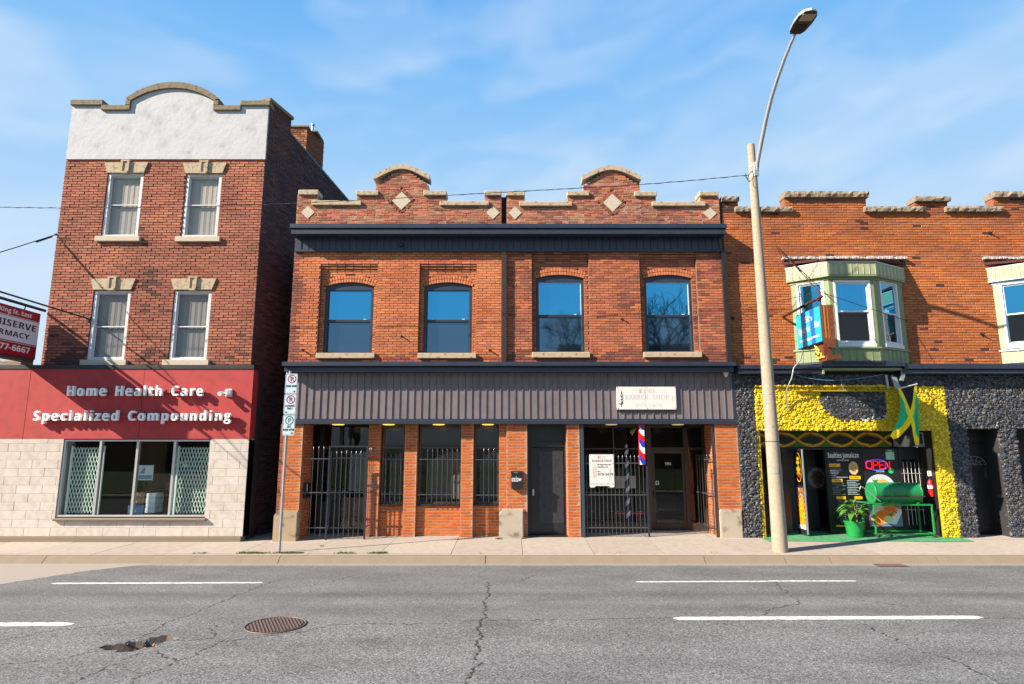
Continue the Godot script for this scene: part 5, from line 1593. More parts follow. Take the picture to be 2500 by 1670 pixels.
func pharmacy_things() -> void:
	var b: MB
	sign_letters("raised_lettering", "raised white letters reading Home Health Care on the red band", "Home Health Care", -11.97, -8.28, 3.79, 0.262)
	sign_letters("raised_lettering_001", "raised white letters reading Specialized Compounding on the red band", "Specialized Compounding", -12.77, -7.49, 3.13, 0.252)
	# floodlight at the right of the band
	var fl := thing("floodlight", "white twin security floodlight on the red band right of the lettering", "light", V(-7.68, 3.8, 0.15))
	b = mb(); b.bev(-7.74, -7.56, 3.78, 3.98, 0.15, 0.20, 0.01); part("back_plate", b, M.white_vinyl, fl)
	b = mb(); b.bev(-7.70, -7.61, 3.80, 3.96, 0.20, 0.32, 0.02); part("sensor", b, M.white_vinyl, fl)
	b = mb(); b.tube([V(-7.71, 3.86, 0.2), V(-7.78, 3.86, 0.30), V(-7.79, 3.83, 0.42)], [0.02, 0.05, 0.06], 10); part("lamp_head", b, M.white_vinyl, fl)
	b = mb(); b.tube([V(-7.60, 3.9, 0.2), V(-7.56, 3.9, 0.30), V(-7.55, 3.87, 0.40)], [0.02, 0.045, 0.055], 10); part("lamp_head", b, M.white_vinyl, fl)
	# double sided sign hung from two arms, square to the street
	var sg := thing("projecting_sign", "red and white double sided pharmacy sign hung out from the building corner", "sign", V(-13.28, 4.79, 0.0))
	b = mb(); b.box(-13.42, -13.14, 4.80, 6.09, 0.0, 2.0); part("cabinet", b, M.navy_dark, sg)
	b = mb(); b.box(-13.40, -13.15, 4.72, 4.80, 0.03, 1.97); part("foot_trim", b, M.lamp_dark, sg)
	for r in [[5.825, 6.07, M.sign_red], [5.19, 5.815, M.sign_face_white], [4.82, 5.18, M.sign_red]]:
		b = mb(); b.box(-13.142, -13.132, r[0], r[1], 0.02, 1.97); part("face_panel", b, r[2], sg)
	b = mb(); b.box(-13.133, -13.128, 5.832, 5.843, 0.02, 1.97); b.box(-13.133, -13.128, 5.152, 5.163, 0.02, 1.97); part("white_line", b, M.white_print, sg)
	var S := func(z: float, y: float) -> Transform3D: return Transform3D(Basis(V(0, 0, -1), V(0, 1, 0), V(1, 0, 0)), V(-13.131, y, z))
	letters("lettering", "King St. East", S.call(0.86, 5.905), 0.112, M.white_print, sg, 1.08)
	letters("lettering", "UNISERVE", S.call(0.945, 5.555), 0.168, M.black_print, sg, 1.67)
	letters("lettering", "PHARMACY", S.call(1.12, 5.305), 0.138, M.black_print, sg, 1.62)
	letters("lettering", "77-6667", S.call(0.745, 4.935), 0.155, M.white_print, sg, 1.02)
	b = mb()
	b.tube([V(-13.22, 6.235, -0.25), V(-13.24, 6.25, 2.3)], 0.04, 10); b.tube([V(-13.24, 6.25, 2.3), V(-13.55, 6.28, 3.2)], 0.012, 6)
	for z in [0.45, 1.7]: b.tube([V(-13.23, 6.23, z), V(-13.26, 6.08, z)], 0.016, 6)
	part("hanger_arm", b, M.cable, sg)
	b = mb(); b.tube([V(-11.90, 5.985, -0.17), V(-11.91, 5.99, 0.0), V(-11.96, 6.02, 3.1)], 0.022, 8); b.bev(-11.96, -11.84, 5.92, 6.05, -0.18, -0.13, 0.01)
	part("brace", b, M.cable, sg)
	b = mb(); b.tube([V(-13.12, 8.475, -0.19), V(-13.3, 7.62, 1.1), V(-13.55, 6.28, 3.2)], 0.013, 6); b.tube([V(-13.14, 8.36, -0.05), V(-13.21, 8.05, 0.4)], 0.024, 6); b.tube([V(-13.10, 8.49, -0.25), V(-13.13, 8.45, -0.14)], 0.03, 6)
	part("stay_wire", b, M.cable, sg)
	# curtains behind the four upper windows
	var spec := [[-11.83, -10.78, 8.40, 10.345, "pale net curtain behind the upper left window of the pharmacy building"], [-9.53, -8.485, 8.39, 10.33, "pale net curtain behind the upper right window of the pharmacy building"], [-11.85, -10.80, 4.82, 6.83, "grey net curtain behind the lower left window over the red band"], [-9.57, -8.51, 4.82, 6.83, "grey net curtain behind the lower right window over the red band"]]
	for c in spec:
		var o := thing("curtain", c[4], "curtain", V((c[0] + c[1]) / 2, c[2], -0.34), "net curtains in the upper windows")
		b = mb()
		var n := 44
		for i in n:
			var xa := lerpf(c[0] + 0.04, c[1] - 0.04, float(i) / n); var xb := lerpf(c[0] + 0.04, c[1] - 0.04, float(i + 1) / n)
			var za := -0.335 + 0.005 * sin(i * 0.9) + 0.002 * sin(i * 2.3); var zb := -0.335 + 0.005 * sin((i + 1) * 0.9) + 0.002 * sin((i + 1) * 2.3)
			b.quad(V(xa, c[2] + 0.06, za), V(xb, c[2] + 0.06, zb), V(xb, c[3] - 0.1, zb), V(xa, c[3] - 0.1, za))
		part("cloth", b, M.curtain if c[2] > 7 else M.curtain_grey, o)
		b = mb(); b.tube([V(c[0] - 0.02, c[3] - 0.1, -0.335), V(c[1] + 0.02, c[3] - 0.1, -0.335)], 0.012, 6); part("rod", b, M.white_vinyl, o)
	# folding lattice gates in the end lights of the shop window
	var lat := [[-11.86, -11.04, "pale green folding lattice gate behind the left light of the pharmacy window"], [-8.98, -8.09, "pale green folding lattice gate behind the right light of the pharmacy window"]]
	for l in lat:
		var o := thing("lattice_gate", l[2], "security gate", V((l[0] + l[1]) / 2, 0.68, -0.08), "folding gates inside the pharmacy window")
		var y0 := 0.70; var y1 := 2.42
		var step := 0.083; var rise := 0.235
		var bars := [mb(), mb()]
		for fam in 2:
			var s := 1.0 if fam else -1.0
			var k := -30
			while k < 40:
				var xs: float = l[0] + k * step   # where the bar meets the foot
				var ya := y0; var yb := y1
				var xa := xs; var xb := xs + s * (y1 - y0) / rise * step
				# keep what lies between the uprights
				var lox: float = l[0]; var hix: float = l[1]
				var t0 := 0.0; var t1 := 1.0
				var d := xb - xa
				var ta := (lox - xa) / d; var tb := (hix - xa) / d
				t0 = maxf(t0, minf(ta, tb)); t1 = minf(t1, maxf(ta, tb))
				if t1 - t0 > 0.03:
					bars[fam].bar(V(lerpf(xa, xb, t0), lerpf(ya, yb, t0), -0.08 - 0.012 * fam), V(lerpf(xa, xb, t1), lerpf(ya, yb, t1), -0.08 - 0.012 * fam), 0.013)
				k += 1
			part("lattice", bars[fam], M.lattice, o)
		for x in [l[0] - 0.02, l[1] + 0.02]:
			b = mb(); b.bev(x - 0.022, x + 0.022, 0.66, 2.46, -0.11, -0.06, 0.004); part("upright", b, M.lattice, o)
	# inside the pharmacy window
	var o := thing("cabinet", "dark brown wooden cabinet with two shelves inside the pharmacy window", "cabinet", V(-9.6, 0.1, -1.9))
	b = mb(); b.box(-10.7, -8.9, 0.1, 1.62, -2.3, -1.7); part("body", b, M.wood_brown, o)
	for y in [1.20, 1.62, 0.86]:
		b = mb(); b.bev(-10.4, -9.1, y, y + 0.04, -1.7, -1.35, 0.005); part("shelf", b, M.wood_brown, o)
	o = thing("partition", "ochre wall panel behind the second light of the pharmacy window", "partition", V(-10.95, 0.1, -2.2))
	b = mb(); b.box(-11.5, -10.55, 0.1, 2.6, -2.4, -2.3); part("panel", b, M.wall_ochre, o)
	o = thing("desk_lamp", "white jointed desk lamp inside the pharmacy window", "lamp", V(-9.72, 1.66, -1.1))
	b = mb(); b.tube([V(-9.72, 1.45, -1.1), V(-9.60, 1.86, -1.1), V(-9.58, 1.93, -1.1)], 0.011, 6); b.tube([V(-9.58, 1.93, -1.1), V(-9.32, 2.02, -1.1)], 0.011, 6); part("arm", b, M.white_vinyl, o)
	b = mb(); b.lathe(V(-9.30, 1.88, -1.1), [Vector2(0.09, 0), Vector2(0.075, 0.05), Vector2(0.03, 0.10), Vector2(0.015, 0.15), Vector2(0, 0.15)], 14); part("lamp_shade", b, M.white_vinyl, o)
	b = mb(); b.box(-9.82, -9.62, 1.42, 1.46, -1.2, -1.0); b.box(-9.8, -9.64, 1.24, 1.42, -1.75, -1.05); part("base", b, M.wood_brown, o)
	o = thing("picture", "pale blue product poster leaning inside the pharmacy window", "poster", V(-10.2, 1.5, -0.7))
	b = mb(); b.bev(-10.42, -10.0, 1.52, 1.93, -0.74, -0.72, 0.003); part("board", b, M.carton_white, o)
	b = mb(); b.box(-10.40, -10.03, 1.55, 1.66, -0.72, -0.716); b.prism([Vector2(-10.38, 1.70), Vector2(-10.25, 1.70), Vector2(-10.22, 1.84), Vector2(-10.27, 1.86), Vector2(-10.32, 1.78)], -0.72, -0.716); part("print", b, M.carton_blue, o)
	b = mb(); b.box(-10.24, -10.21, 0.1, 1.52, -0.76, -0.73); part("stand", b, M.bronze, o)
	for q in [[-9.98, -9.72, 0.66, 1.18, M.carton_white, "stack of white cartons", 4], [-10.45, -10.06, 0.62, 0.86, M.carton_blue, "blue printed carton", 1], [-10.40, -10.06, 0.92, 1.20, M.carton_tan, "tan cartons", 2]]:
		o = thing("carton", q[5] + " standing inside the pharmacy window", "box", V((q[0] + q[1]) / 2, 0.1, -0.6))
		for k in q[6]:
			var h: float = (q[3] - q[2]) / q[6]
			b = mb(); b.bev(q[0] + 0.01 * (k % 2), q[1] - 0.008 * (k % 2), q[2] + h * k + 0.004, q[2] + h * (k + 1), -0.66 - 0.2, -0.45, 0.006); part("box", b, q[4], o)
		b = mb(); b.box(q[0] + 0.02, q[1] - 0.02, 0.1, q[2], -0.8, -0.5); part("plinth", b, M.bronze, o)

# ---------------------------------------------------------------- things on and round the barber shop
func spear(b: MB, x: float, y0: float, y1: float, z: float, w := 0.012) -> void:   # twisted bar with a small spear on top
	b.bar(V(x, y0, z), V(x, y1 - 0.1, z), w)
	b.lathe(V(x, y1 - 0.1, z), [Vector2(0.008, 0), Vector2(0.02, 0.012), Vector2(0.009, 0.03), Vector2(0.018, 0.055), Vector2(0.008, 0.085), Vector2(0.0, 0.11)], 6)

func barber_things() -> void:
	var b: MB
	# gate of the left entrance
	var o := thing("entrance_gate", "black iron gate with side panel across the left entrance", "gate", V(-4.4, gy(-4.4, 0), 0.0))
	for x in [-4.895, -3.885]:
		b = mb(); b.bev(x - 0.024, x + 0.024, gy(x, 0) - 0.02, 2.47, -0.024, 0.024, 0.004); part("post", b, M.iron, o)
	b = mb(); b.bev(-4.87, -3.91, 2.425, 2.468, -0.02, 0.02, 0.004); part("head_bar", b, M.iron, o)
	b = mb()
	for y in [2.14, 1.235, 0.332]: b.bev(-4.85, -3.93, y - 0.014, y + 0.014, -0.012, 0.012, 0.003)
	b.bev(-4.862, -4.836, 0.30, 2.33, -0.013, 0.013, 0.003); b.bev(-3.945, -3.92, 0.30, 2.33, -0.013, 0.013, 0.003)
	var leaf := part("gate_leaf", b, M.iron, o)
	for i in 6:
		b = mb(); spear(b, -4.703 + i * 0.1295, 0.118, 2.33, 0.0); part("bar", b, M.iron_bar, leaf)
	b = mb(); b.bev(-4.90, -4.84, 2.10, 2.19, 0.0, 0.035, 0.006); b.bev(-4.9, -4.84, 0.3, 0.39, 0.0, 0.035, 0.006); part("hinge", b, M.iron, leaf)
	b = mb(); b.bev(-5.60, -4.92, 2.107, 2.133, -0.035, -0.01, 0.003)
	var sidep := part("side_panel", b, M.iron_bar, o)
	for y in [1.235, 0.332]:
		b = mb(); b.bev(-5.60, -4.92, y - 0.013, y + 0.013, -0.035, -0.01, 0.003); part("rail", b, M.iron_bar, sidep)
	for x in [-5.345, -5.202, -5.064]:
		b = mb(); spear(b, x, 0.118, 2.45, -0.022); part("bar", b, M.iron_bar, sidep)
	b = mb(); b.bar(V(-3.865, 2.14, -0.02), V(-3.80, 2.14, -0.45), 0.02)
	var retp := part("return_panel", b, M.iron_bar, o)
	for y in [1.235, 0.36]:
		b = mb(); b.bar(V(-3.865, y, -0.02), V(-3.80, y, -0.45), 0.02); part("rail", b, M.iron_bar, retp)
	for i in 3:
		b = mb(); spear(b, -3.845 + i * 0.022, 0.12, 2.42, -0.12 - i * 0.12); part("bar", b, M.iron_bar, retp)
	# bars over the three windows
	var gs := [[-3.476, 0.137, 4, -0.50, -3.58, -2.99, 0.96, 2.27, "black iron window bars over the first narrow shop window"], [-2.305, 0.1355, 7, -0.30, -2.54, -1.40, 0.955, 2.40, "black iron window bars over the wide shop window"], [-0.76, 0.136, 3, -0.12, -0.98, -0.27, 0.955, 2.40, "black iron window bars over the narrow window left of the mailbox"]]
	for g in gs:
		o = thing("window_guard", g[8], "window bars", V(g[0] + g[1] * g[2] / 2, g[6], g[3]), "iron bars over the shop windows")
		for y in [2.10, 1.163]:
			b = mb(); b.bar(V(g[4], y, g[3]), V(g[5], y, g[3]), 0.022); part("rail", b, M.iron_bar, o)
		for i in g[2]:
			b = mb(); spear(b, g[0] + i * g[1], g[6], g[7], g[3] + 0.017); part("bar", b, M.iron_bar, o)
	# railing and folded gate of the barber shop
	o = thing("security_railing", "black iron spear topped railing across the barber shop window", "railing", V(2.75, gy(2.75, 0), 0.0))
	b = mb(); b.bev(1.845, 1.925, gy(1.9, 0) - 0.02, 3.05, -0.02, 0.06, 0.005); part("wall_post", b, M.steel_blue, o)
	b = mb(); b.bev(3.585, 3.635, gy(3.6, 0) - 0.02, 1.90, -0.025, 0.025, 0.004); b.ball(V(3.61, 1.92, 0), 0.03, 8); part("end_post", b, M.iron, o)
	for y in [2.006, 1.178, 0.336]:
		b = mb(); b.bev(1.93, 3.60, y - 0.014, y + 0.014, -0.013, 0.013, 0.003); part("rail", b, M.iron_bar, o)
	for i in 15:
		b = mb(); spear(b, 1.995 + i * 0.108, 0.155, 2.215, 0.0); part("bar", b, M.iron_bar, o)
	o = thing("folded_gate", "black iron gate leaf folded back into the barber shop doorway", "gate", V(5.39, gy(5.4, 0), 0.08))
	b = mb(); b.bev(5.366, 5.418, gy(5.4, 0) - 0.02, 3.05, 0.03, 0.09, 0.005); part("post", b, M.iron, o)
	var A := V(5.36, 0, -0.05); var C := V(5.19, 0, -0.95)
	b = mb()
	for y in [2.10, 1.19, 0.35]: b.bar(A + V(0, y, 0), C + V(0, y, 0), 0.026)
	b.bar(A + V(0, 0.16, 0), A + V(0, 1.85, 0), 0.026)
	part("rails", b, M.iron_bar, o)
	for i in 6:
		var p: Vector3 = A.lerp(C, (i + 0.5) / 6.0)
		b = mb(); spear(b, p.x, 0.16, 2.24, p.z); part("bar", b, M.iron_bar, o)
	b = mb(); b.tube([V(5.38, 1.77, 0.09), V(5.33, 1.72, 0.02), V(5.35, 1.6, -0.05)], 0.014, 6); part("chain", b, M.iron, o)
	# board on the railing
	o = thing("board_sign", "white plastic sandwich board face hung on the barber shop railing", "sign", V(2.4, 1.375, 0.03))
	b = mb(); b.prism([Vector2(2.07, 2.24), Vector2(2.072, 1.39), Vector2(2.09, 1.375), Vector2(2.19, 1.375), Vector2(2.225, 1.415), Vector2(2.575, 1.415), Vector2(2.61, 1.375), Vector2(2.70, 1.375), Vector2(2.722, 1.39), Vector2(2.718, 2.24)], 0.02, 0.05)
	part("board", b, M.sign_white, o)
	b = mb(); b.box(2.09, 2.70, 1.462, 1.468, 0.05, 0.053); part("seam", b, M.black_print, o)
	b = mb()
	for x in [2.095, 2.25, 2.39, 2.54, 2.69]: b.bev(x - 0.007, x + 0.007, 1.468, 1.484, 0.05, 0.055, 0.002); b.bev(x - 0.005, x + 0.005, 2.205, 2.217, 0.05, 0.055, 0.002)
	for y in [1.65, 1.82, 2.0]: b.bev(2.088, 2.10, y, y + 0.012, 0.05, 0.055, 0.002); b.bev(2.694, 2.706, y, y + 0.012, 0.05, 0.055, 0.002)
	part("rivets", b, M.steel_blue, o)
	var Z := 0.05
	letters("lettering", "KI", Transform3D(Basis(), V(2.33, 2.135, Z)), 0.06, mat("faded_red", lin(0.55, 0.13, 0.14), 0.6), o, 0.075, 0.003, true)
	letters("lettering", "NG", Transform3D(Basis(), V(2.445, 2.135, Z)), 0.06, M.grey_print, o, 0.115, 0.003, true)
	letters("lettering", "BARBER SHOP", Transform3D(Basis(), V(2.40, 2.045, Z)), 0.055, mat("faded_brown", lin(0.33, 0.16, 0.14), 0.6), o, 0.53, 0.003, true)
	letters("lettering", "595 King Street East", Transform3D(Basis(), V(2.465, 1.955, Z)), 0.03, M.black_print, o, 0.37)
	letters("lettering", "Hamilton, ON", Transform3D(Basis(), V(2.42, 1.895, Z)), 0.03, M.black_print, o, 0.27)
	letters("lettering", "905", Transform3D(Basis(), V(2.315, 1.775, Z)), 0.025, M.black_print, o)
	letters("lettering", "973-5478", Transform3D(Basis(), V(2.49, 1.685, Z)), 0.062, M.black_print, o, 0.41, 0.003, true)
	b = mb(); b.prism([Vector2(2.165, 1.62), Vector2(2.24, 1.62), Vector2(2.25, 1.68), Vector2(2.245, 1.88), Vector2(2.23, 1.93), Vector2(2.16, 1.93), Vector2(2.15, 1.88), Vector2(2.145, 1.68)], Z, Z + 0.002)
	b.prism([Vector2(2.18, 1.585), Vector2(2.225, 1.585), Vector2(2.225, 1.62), Vector2(2.18, 1.62)], Z, Z + 0.002); b.prism([Vector2(2.18, 1.93), Vector2(2.22, 1.93), Vector2(2.21, 1.975), Vector2(2.19, 1.975)], Z, Z + 0.002)
	part("pole_print", b, M.grey_print, o)
	b = mb()
	for k in 3: b.prism([Vector2(2.147, 1.64 + k * 0.085), Vector2(2.247, 1.71 + k * 0.085), Vector2(2.247, 1.745 + k * 0.085), Vector2(2.147, 1.675 + k * 0.085)], Z, Z + 0.004)
	part("stripe_print", b, M.pink_print, o)
	b = mb()
	b.prism([Vector2(2.56, 1.87), Vector2(2.575, 1.87), Vector2(2.655, 1.56), Vector2(2.645, 1.55)], Z, Z + 0.004); b.prism([Vector2(2.62, 1.88), Vector2(2.64, 1.88), Vector2(2.575, 1.54), Vector2(2.565, 1.55)], Z, Z + 0.005)
	part("scissors_print", b, M.grey_print, o)
	# sign over the barber shop, sun-bleached
	o = thing("fascia_sign", "white sun bleached barber shop sign on the ribbed fascia", "sign", V(3.62, 3.42, 0.145))
	b = mb(); b.bev(2.825, 3.612, 3.425, 4.04, 0.145, 0.20, 0.006); part("board", b, M.sign_white, o)
	b = mb(); b.bev(3.617, 4.425, 3.425, 4.04, 0.145, 0.20, 0.006); part("board", b, M.sign_white, o)
	b = mb(); b.bev(2.815, 4.435, 3.41, 3.428, 0.14, 0.19, 0.004); b.box(3.612, 3.617, 3.43, 4.035, 0.15, 0.192); part("frame", b, M.cable, o)
	letters("lettering", "K", Transform3D(Basis(), V(3.475, 3.875, 0.20)), 0.10, mat("bleached_red", lin(0.52, 0.25, 0.27), 0.6), o, 0.09, 0.002, true)
	letters("lettering", "ING", Transform3D(Basis(), V(3.70, 3.875, 0.20)), 0.10, mat("bleached_grey", lin(0.46, 0.40, 0.40), 0.6), o, 0.31, 0.002, true, false)
	letters("lettering", "BARBER", Transform3D(Basis(), V(3.36, 3.70, 0.20)), 0.115, M.bleached_grey, o, 0.62, 0.002, true, false)
	letters("lettering", "SHOP", Transform3D(Basis(), V(4.01, 3.70, 0.20)), 0.115, M.bleached_grey, o, 0.44, 0.002, true, false)
	letters("lettering", "973-5478", Transform3D(Basis(), V(3.68, 3.50, 0.20)), 0.085, mat("ghost_grey", lin(0.545, 0.53, 0.51), 0.6), o, 0.72, 0.002, true, false)
	b = mb(); b.lathe(V(0, 0, 0), [Vector2(0.0, 0), Vector2(0.02, 0.01), Vector2(0.02, 0.05), Vector2(0.065, 0.10), Vector2(0.06, 0.14), Vector2(0.06, 0.30), Vector2(0.065, 0.33), Vector2(0.03, 0.38), Vector2(0.025, 0.42), Vector2(0, 0.44)], 14)
	var bas := b.mesh()
	b = mb(); b.add(bas, Transform3D(Basis.from_scale(V(1, 1, 0.02)), V(2.93, 3.495, 0.2025))); part("pole_print", b, M.bleached_grey, o)
	b = mb()
	for k in 3: b.prism([Vector2(2.875, 3.60 + k * 0.075), Vector2(2.985, 3.66 + k * 0.075), Vector2(2.985, 3.685 + k * 0.075), Vector2(2.875, 3.625 + k * 0.075)], 0.203, 0.2055)
	b.prism([Vector2(4.325, 3.78), Vector2(4.34, 3.79), Vector2(4.322, 3.70), Vector2(4.313, 3.70)], 0.2, 0.203); b.prism([Vector2(4.30, 3.80), Vector2(4.31, 3.80), Vector2(4.322, 3.70), Vector2(4.316, 3.69)], 0.2, 0.204); b.bev(4.308, 4.325, 3.645, 3.68, 0.2, 0.203, 0.001)
	part("faded_print", b, M.grey_print, o)
	b = mb()
	for p in [[2.85, 4.015], [3.64, 4.01], [4.40, 4.015], [2.86, 3.45], [3.64, 3.455], [4.40, 3.455]]: b.ball(V(p[0], p[1], 0.2), 0.011, 6)
	part("screws", b, M.cable, o)
	# striped panel by the door
	o = thing("striped_panel_sign", "upright red white and blue striped barber panel beside the shop door", "sign", V(3.49, 1.96, 0.05))
	b = mb(); b.bev(3.415, 3.57, 1.965, 3.035, -0.04, 0.045, 0.006); part("panel", b, M.red_paint, o)
	b = mb(); b.quad(V(3.422, 1.972, 0.049), V(3.563, 1.972, 0.049), V(3.563, 3.028, 0.049), V(3.422, 3.028, 0.049)); part("print", b, printed(stripe_print(), 0.35), o)
	b = mb(); b.bev(3.47, 3.52, 3.03, 3.06, -0.02, 0.02, 0.004); part("bracket", b, M.iron, o)
	# pole standing inside the window
	o = thing("striped_pole", "tall striped barber pole standing inside the shop window", "barber pole", V(3.28, 0.1, -1.15))
	b = mb(); b.tube([V(3.28, 0.3, -1.15), V(3.28, 2.36, -1.15)], 0.062, 14, true)
	var pm := printed(pole_print(), 0.35); pm.uv1_triplanar = false
	var pole := mb()
	for k in 16:
		var a0 := TAU * k / 16; var a1 := TAU * (k + 1) / 16
		var n0 := V(sin(a0), 0, cos(a0)); var n1 := V(sin(a1), 0, cos(a1))
		var c0 := V(3.28, 0.3, -1.15) + n0 * 0.062; var c1 := V(3.28, 0.3, -1.15) + n1 * 0.062
		var up := V(0, 2.06, 0)
		pole.t3(c0, c1, c1 + up, n0, n1, n1, Vector2(k / 16.0, 1), Vector2((k + 1) / 16.0, 1), Vector2((k + 1) / 16.0, 0))
		pole.t3(c0, c1 + up, c0 + up, n0, n1, n0, Vector2(k / 16.0, 1), Vector2((k + 1) / 16.0, 0), Vector2(k / 16.0, 0))
	part("shaft", pole, pm, o)
	b = mb(); b.lathe(V(3.28, 2.36, -1.15), [Vector2(0.062, 0), Vector2(0.05, 0.02), Vector2(0.025, 0.05), Vector2(0.045, 0.09), Vector2(0.045, 0.12), Vector2(0.02, 0.16), Vector2(0, 0.17)], 12); part("finial", b, M.aluminium, o)
	b = mb(); b.bev(3.16, 3.40, 0.1, 0.3, -1.27, -1.03, 0.01); part("base", b, M.red_paint, o)
	o = thing("paper_decoration", "small bright yellow paper decoration hanging inside the barber shop window", "decoration", V(3.47, 2.8, -1.0))
	b = mb()
	for q in [[3.40, 2.86, 0.05], [3.44, 2.82, 0.055], [3.49, 2.88, 0.05], [3.53, 2.94, 0.035], [3.46, 2.92, 0.03]]: b.prism([Vector2(q[0] - q[2] * 0.4, q[1] - q[2]), Vector2(q[0] + q[2] * 0.2, q[1] - q[2] * 0.9), Vector2(q[0] + q[2] * 0.7, q[1] + q[2]), Vector2(q[0], q[1] + q[2] * 0.7)], -1.0 - q[2] * 0.1, -0.998 - q[2] * 0.1)
	part("paper", b, mat("bright_yellow", lin(0.7, 0.6, 0.02), 0.6), o)
	b = mb(); b.tube([V(3.47, 2.9, -1.0), V(3.47, 3.045, -1.0)], 0.003, 4); part("thread", b, M.cable, o)
	# mailboxes
	o = thing("mailbox", "black mailbox numbered 595 on the orange brick pier", "mailbox", V(0.12, 1.35, 0.05))
	b = mb(); b.bev(-0.022, 0.268, 1.35, 1.76, 0.035, 0.14, 0.012); part("body", b, M.door_black, o)
	b = mb(); b.prism([Vector2(-0.03, 1.74), Vector2(0.276, 1.74), Vector2(0.276, 1.80), Vector2(-0.03, 1.80)], 0.033, 0.155); part("lid", b, M.door_black, o)
	b = mb(); b.bev(0.05, 0.16, 1.755, 1.768, 0.155, 0.162, 0.003); b.ball(V(0.12, 1.665, 0.14), 0.012, 8); part("slot", b, M.galvanised, o)
	for i in 3:
		b = mb(); b.bev(-0.002 + i * 0.062, 0.054 + i * 0.062, 1.535, 1.625, 0.14, 0.144, 0.001); var pl := part("number_plate", b, M.white_print, o)
		letters("digit", "595"[i], Transform3D(Basis(), V(0.026 + i * 0.062, 1.553, 0.144)), 0.058, M.black_print, pl)
	for i in 2:
		b = mb(); b.bev(0.186 + i * 0.035, 0.218 + i * 0.035, 1.55, 1.61, 0.14, 0.144, 0.001); var pl := part("number_plate", b, M.white_print, o)
		letters("digit", "-2"[i], Transform3D(Basis(), V(0.202 + i * 0.035, 1.56, 0.144)), 0.036, M.black_print, pl)
	o = thing("intercom_box", "black mailbox with a strip of numbers on the side of the left pier", "mailbox", V(-5.57, 1.07, -0.4))
	b = mb(); b.xf = facing(-5.605, -0.10, 87.0); b.bev(0.02, 0.42, 1.08, 1.47, 0.005, 0.09, 0.012); part("body", b, M.door_black, o)
	b = mb(); b.xf = facing(-5.605, -0.10, 87.0); b.bev(0.05, 0.10, 1.26, 1.45, 0.09, 0.094, 0.001); part("number_plate", b, M.carton_white, o)
	b = mb(); b.xf = facing(-5.605, -0.10, 87.0); b.bev(0.26, 0.30, 1.34, 1.355, 0.09, 0.096, 0.002); part("slot", b, M.galvanised, o)
	# cameras at the ends of the fascia
	for c in [[-6.04, 4.36, "small white dome camera under the left end of the lower cornice"], [5.80, 4.36, "small white dome camera under the right end of the lower cornice"]]:
		o = thing("security_camera", c[2], "camera", V(c[0], c[1], 0.18), "cameras under the lower cornice")
		b = mb(); b.bev(c[0] - 0.06, c[0] + 0.06, 4.385, 4.43, 0.13, 0.26, 0.008); part("mount", b, M.white_vinyl, o)
		b = mb(); b.lathe(V(c[0], 4.30, 0.2), [Vector2(0, 0), Vector2(0.03, 0.015), Vector2(0.05, 0.05), Vector2(0.055, 0.09), Vector2(0, 0.09)], 12); part("dome", b, M.sign_white, o)
	# lamps in the soffit
	var lx := [-4.72, -3.35, -1.99, -0.655, 2.70, 4.505]
	for i in 6:
		o = thing("soffit_lamp", ["round yellow glowing lamp in the soffit over the entrance gate", "round yellow glowing lamp in the soffit over the first narrow window", "round yellow glowing lamp in the soffit over the wide barred window", "round yellow glowing lamp in the soffit left of the mailbox pier", "round pale lamp in the soffit over the barber railing", "round pale lamp in the soffit over the barber door"][i], "lamp", V(lx[i], 3.045, -0.12), "round soffit lamps")
		b = mb(); b.lathe(V(lx[i], 3.018, -0.06), [Vector2(0, 0.0), Vector2(0.13, 0.003), Vector2(0.16, 0.012), Vector2(0.165, 0.027), Vector2(0, 0.027)], 24); part("lens", b, M.lamp_glow if i < 4 else M.lamp_cool, o)
		var li := OmniLight3D.new()
		li.name = "glow"
		o.add_child(li)
		li.position = V(0, -0.07, 0)
		li.light_energy = 0.003 if i < 4 else 0.001
		li.light_color = Color(1.0, 0.8, 0.4); li.light_size = 0.14; li.omni_range = 8.0; li.omni_attenuation = 2.0; li.shadow_enabled = true
	# old concrete blocks at the feet of the piers
	var bl := [[-6.24, -5.605, -0.005, 0.787, 0.16, 0.105, "weathered concrete block at the foot of the left pier, chamfered on its left shoulder"], [-0.342, 0.305, 0.065, 0.823, 0.20, 0.11, "pitted pale concrete block at the foot of the pier under the mailbox"], [5.455, 6.035, 0.085, 0.815, 0.16, 0.03, "stained concrete block at the foot of the right pier beside the black stones"]]
	for k in bl.size():
		var q: Array = bl[k]
		o = thing("concrete_block", q[6], "concrete block", V((q[0] + q[1]) / 2, q[2], q[4]), "concrete blocks at the piers")
		b = mb()
		var c: float = q[5]
		b.prism([Vector2(q[0], q[2] - 0.05), Vector2(q[1] - 0.015, q[2] - 0.05), Vector2(q[1], q[2] + 0.02), Vector2(q[1] - 0.005, q[3] - 0.02), Vector2(q[1] - 0.02, q[3]), Vector2(q[0] + c, q[3]), Vector2(q[0] + 0.012, q[3] - c), Vector2(q[0], q[3] - c - 0.03)], -0.05, q[4])
		b.prism([Vector2(q[0] + 0.02, q[2]), Vector2(q[1] - 0.03, q[2]), Vector2(q[1] - 0.03, q[3] - 0.03), Vector2(q[0] + c, q[3] - 0.02), Vector2(q[0] + 0.03, q[3] - c - 0.01)], q[4], q[4] + 0.012)
		part("block", b, [M.block_tan, M.block_concrete, M.block_concrete][k], o)

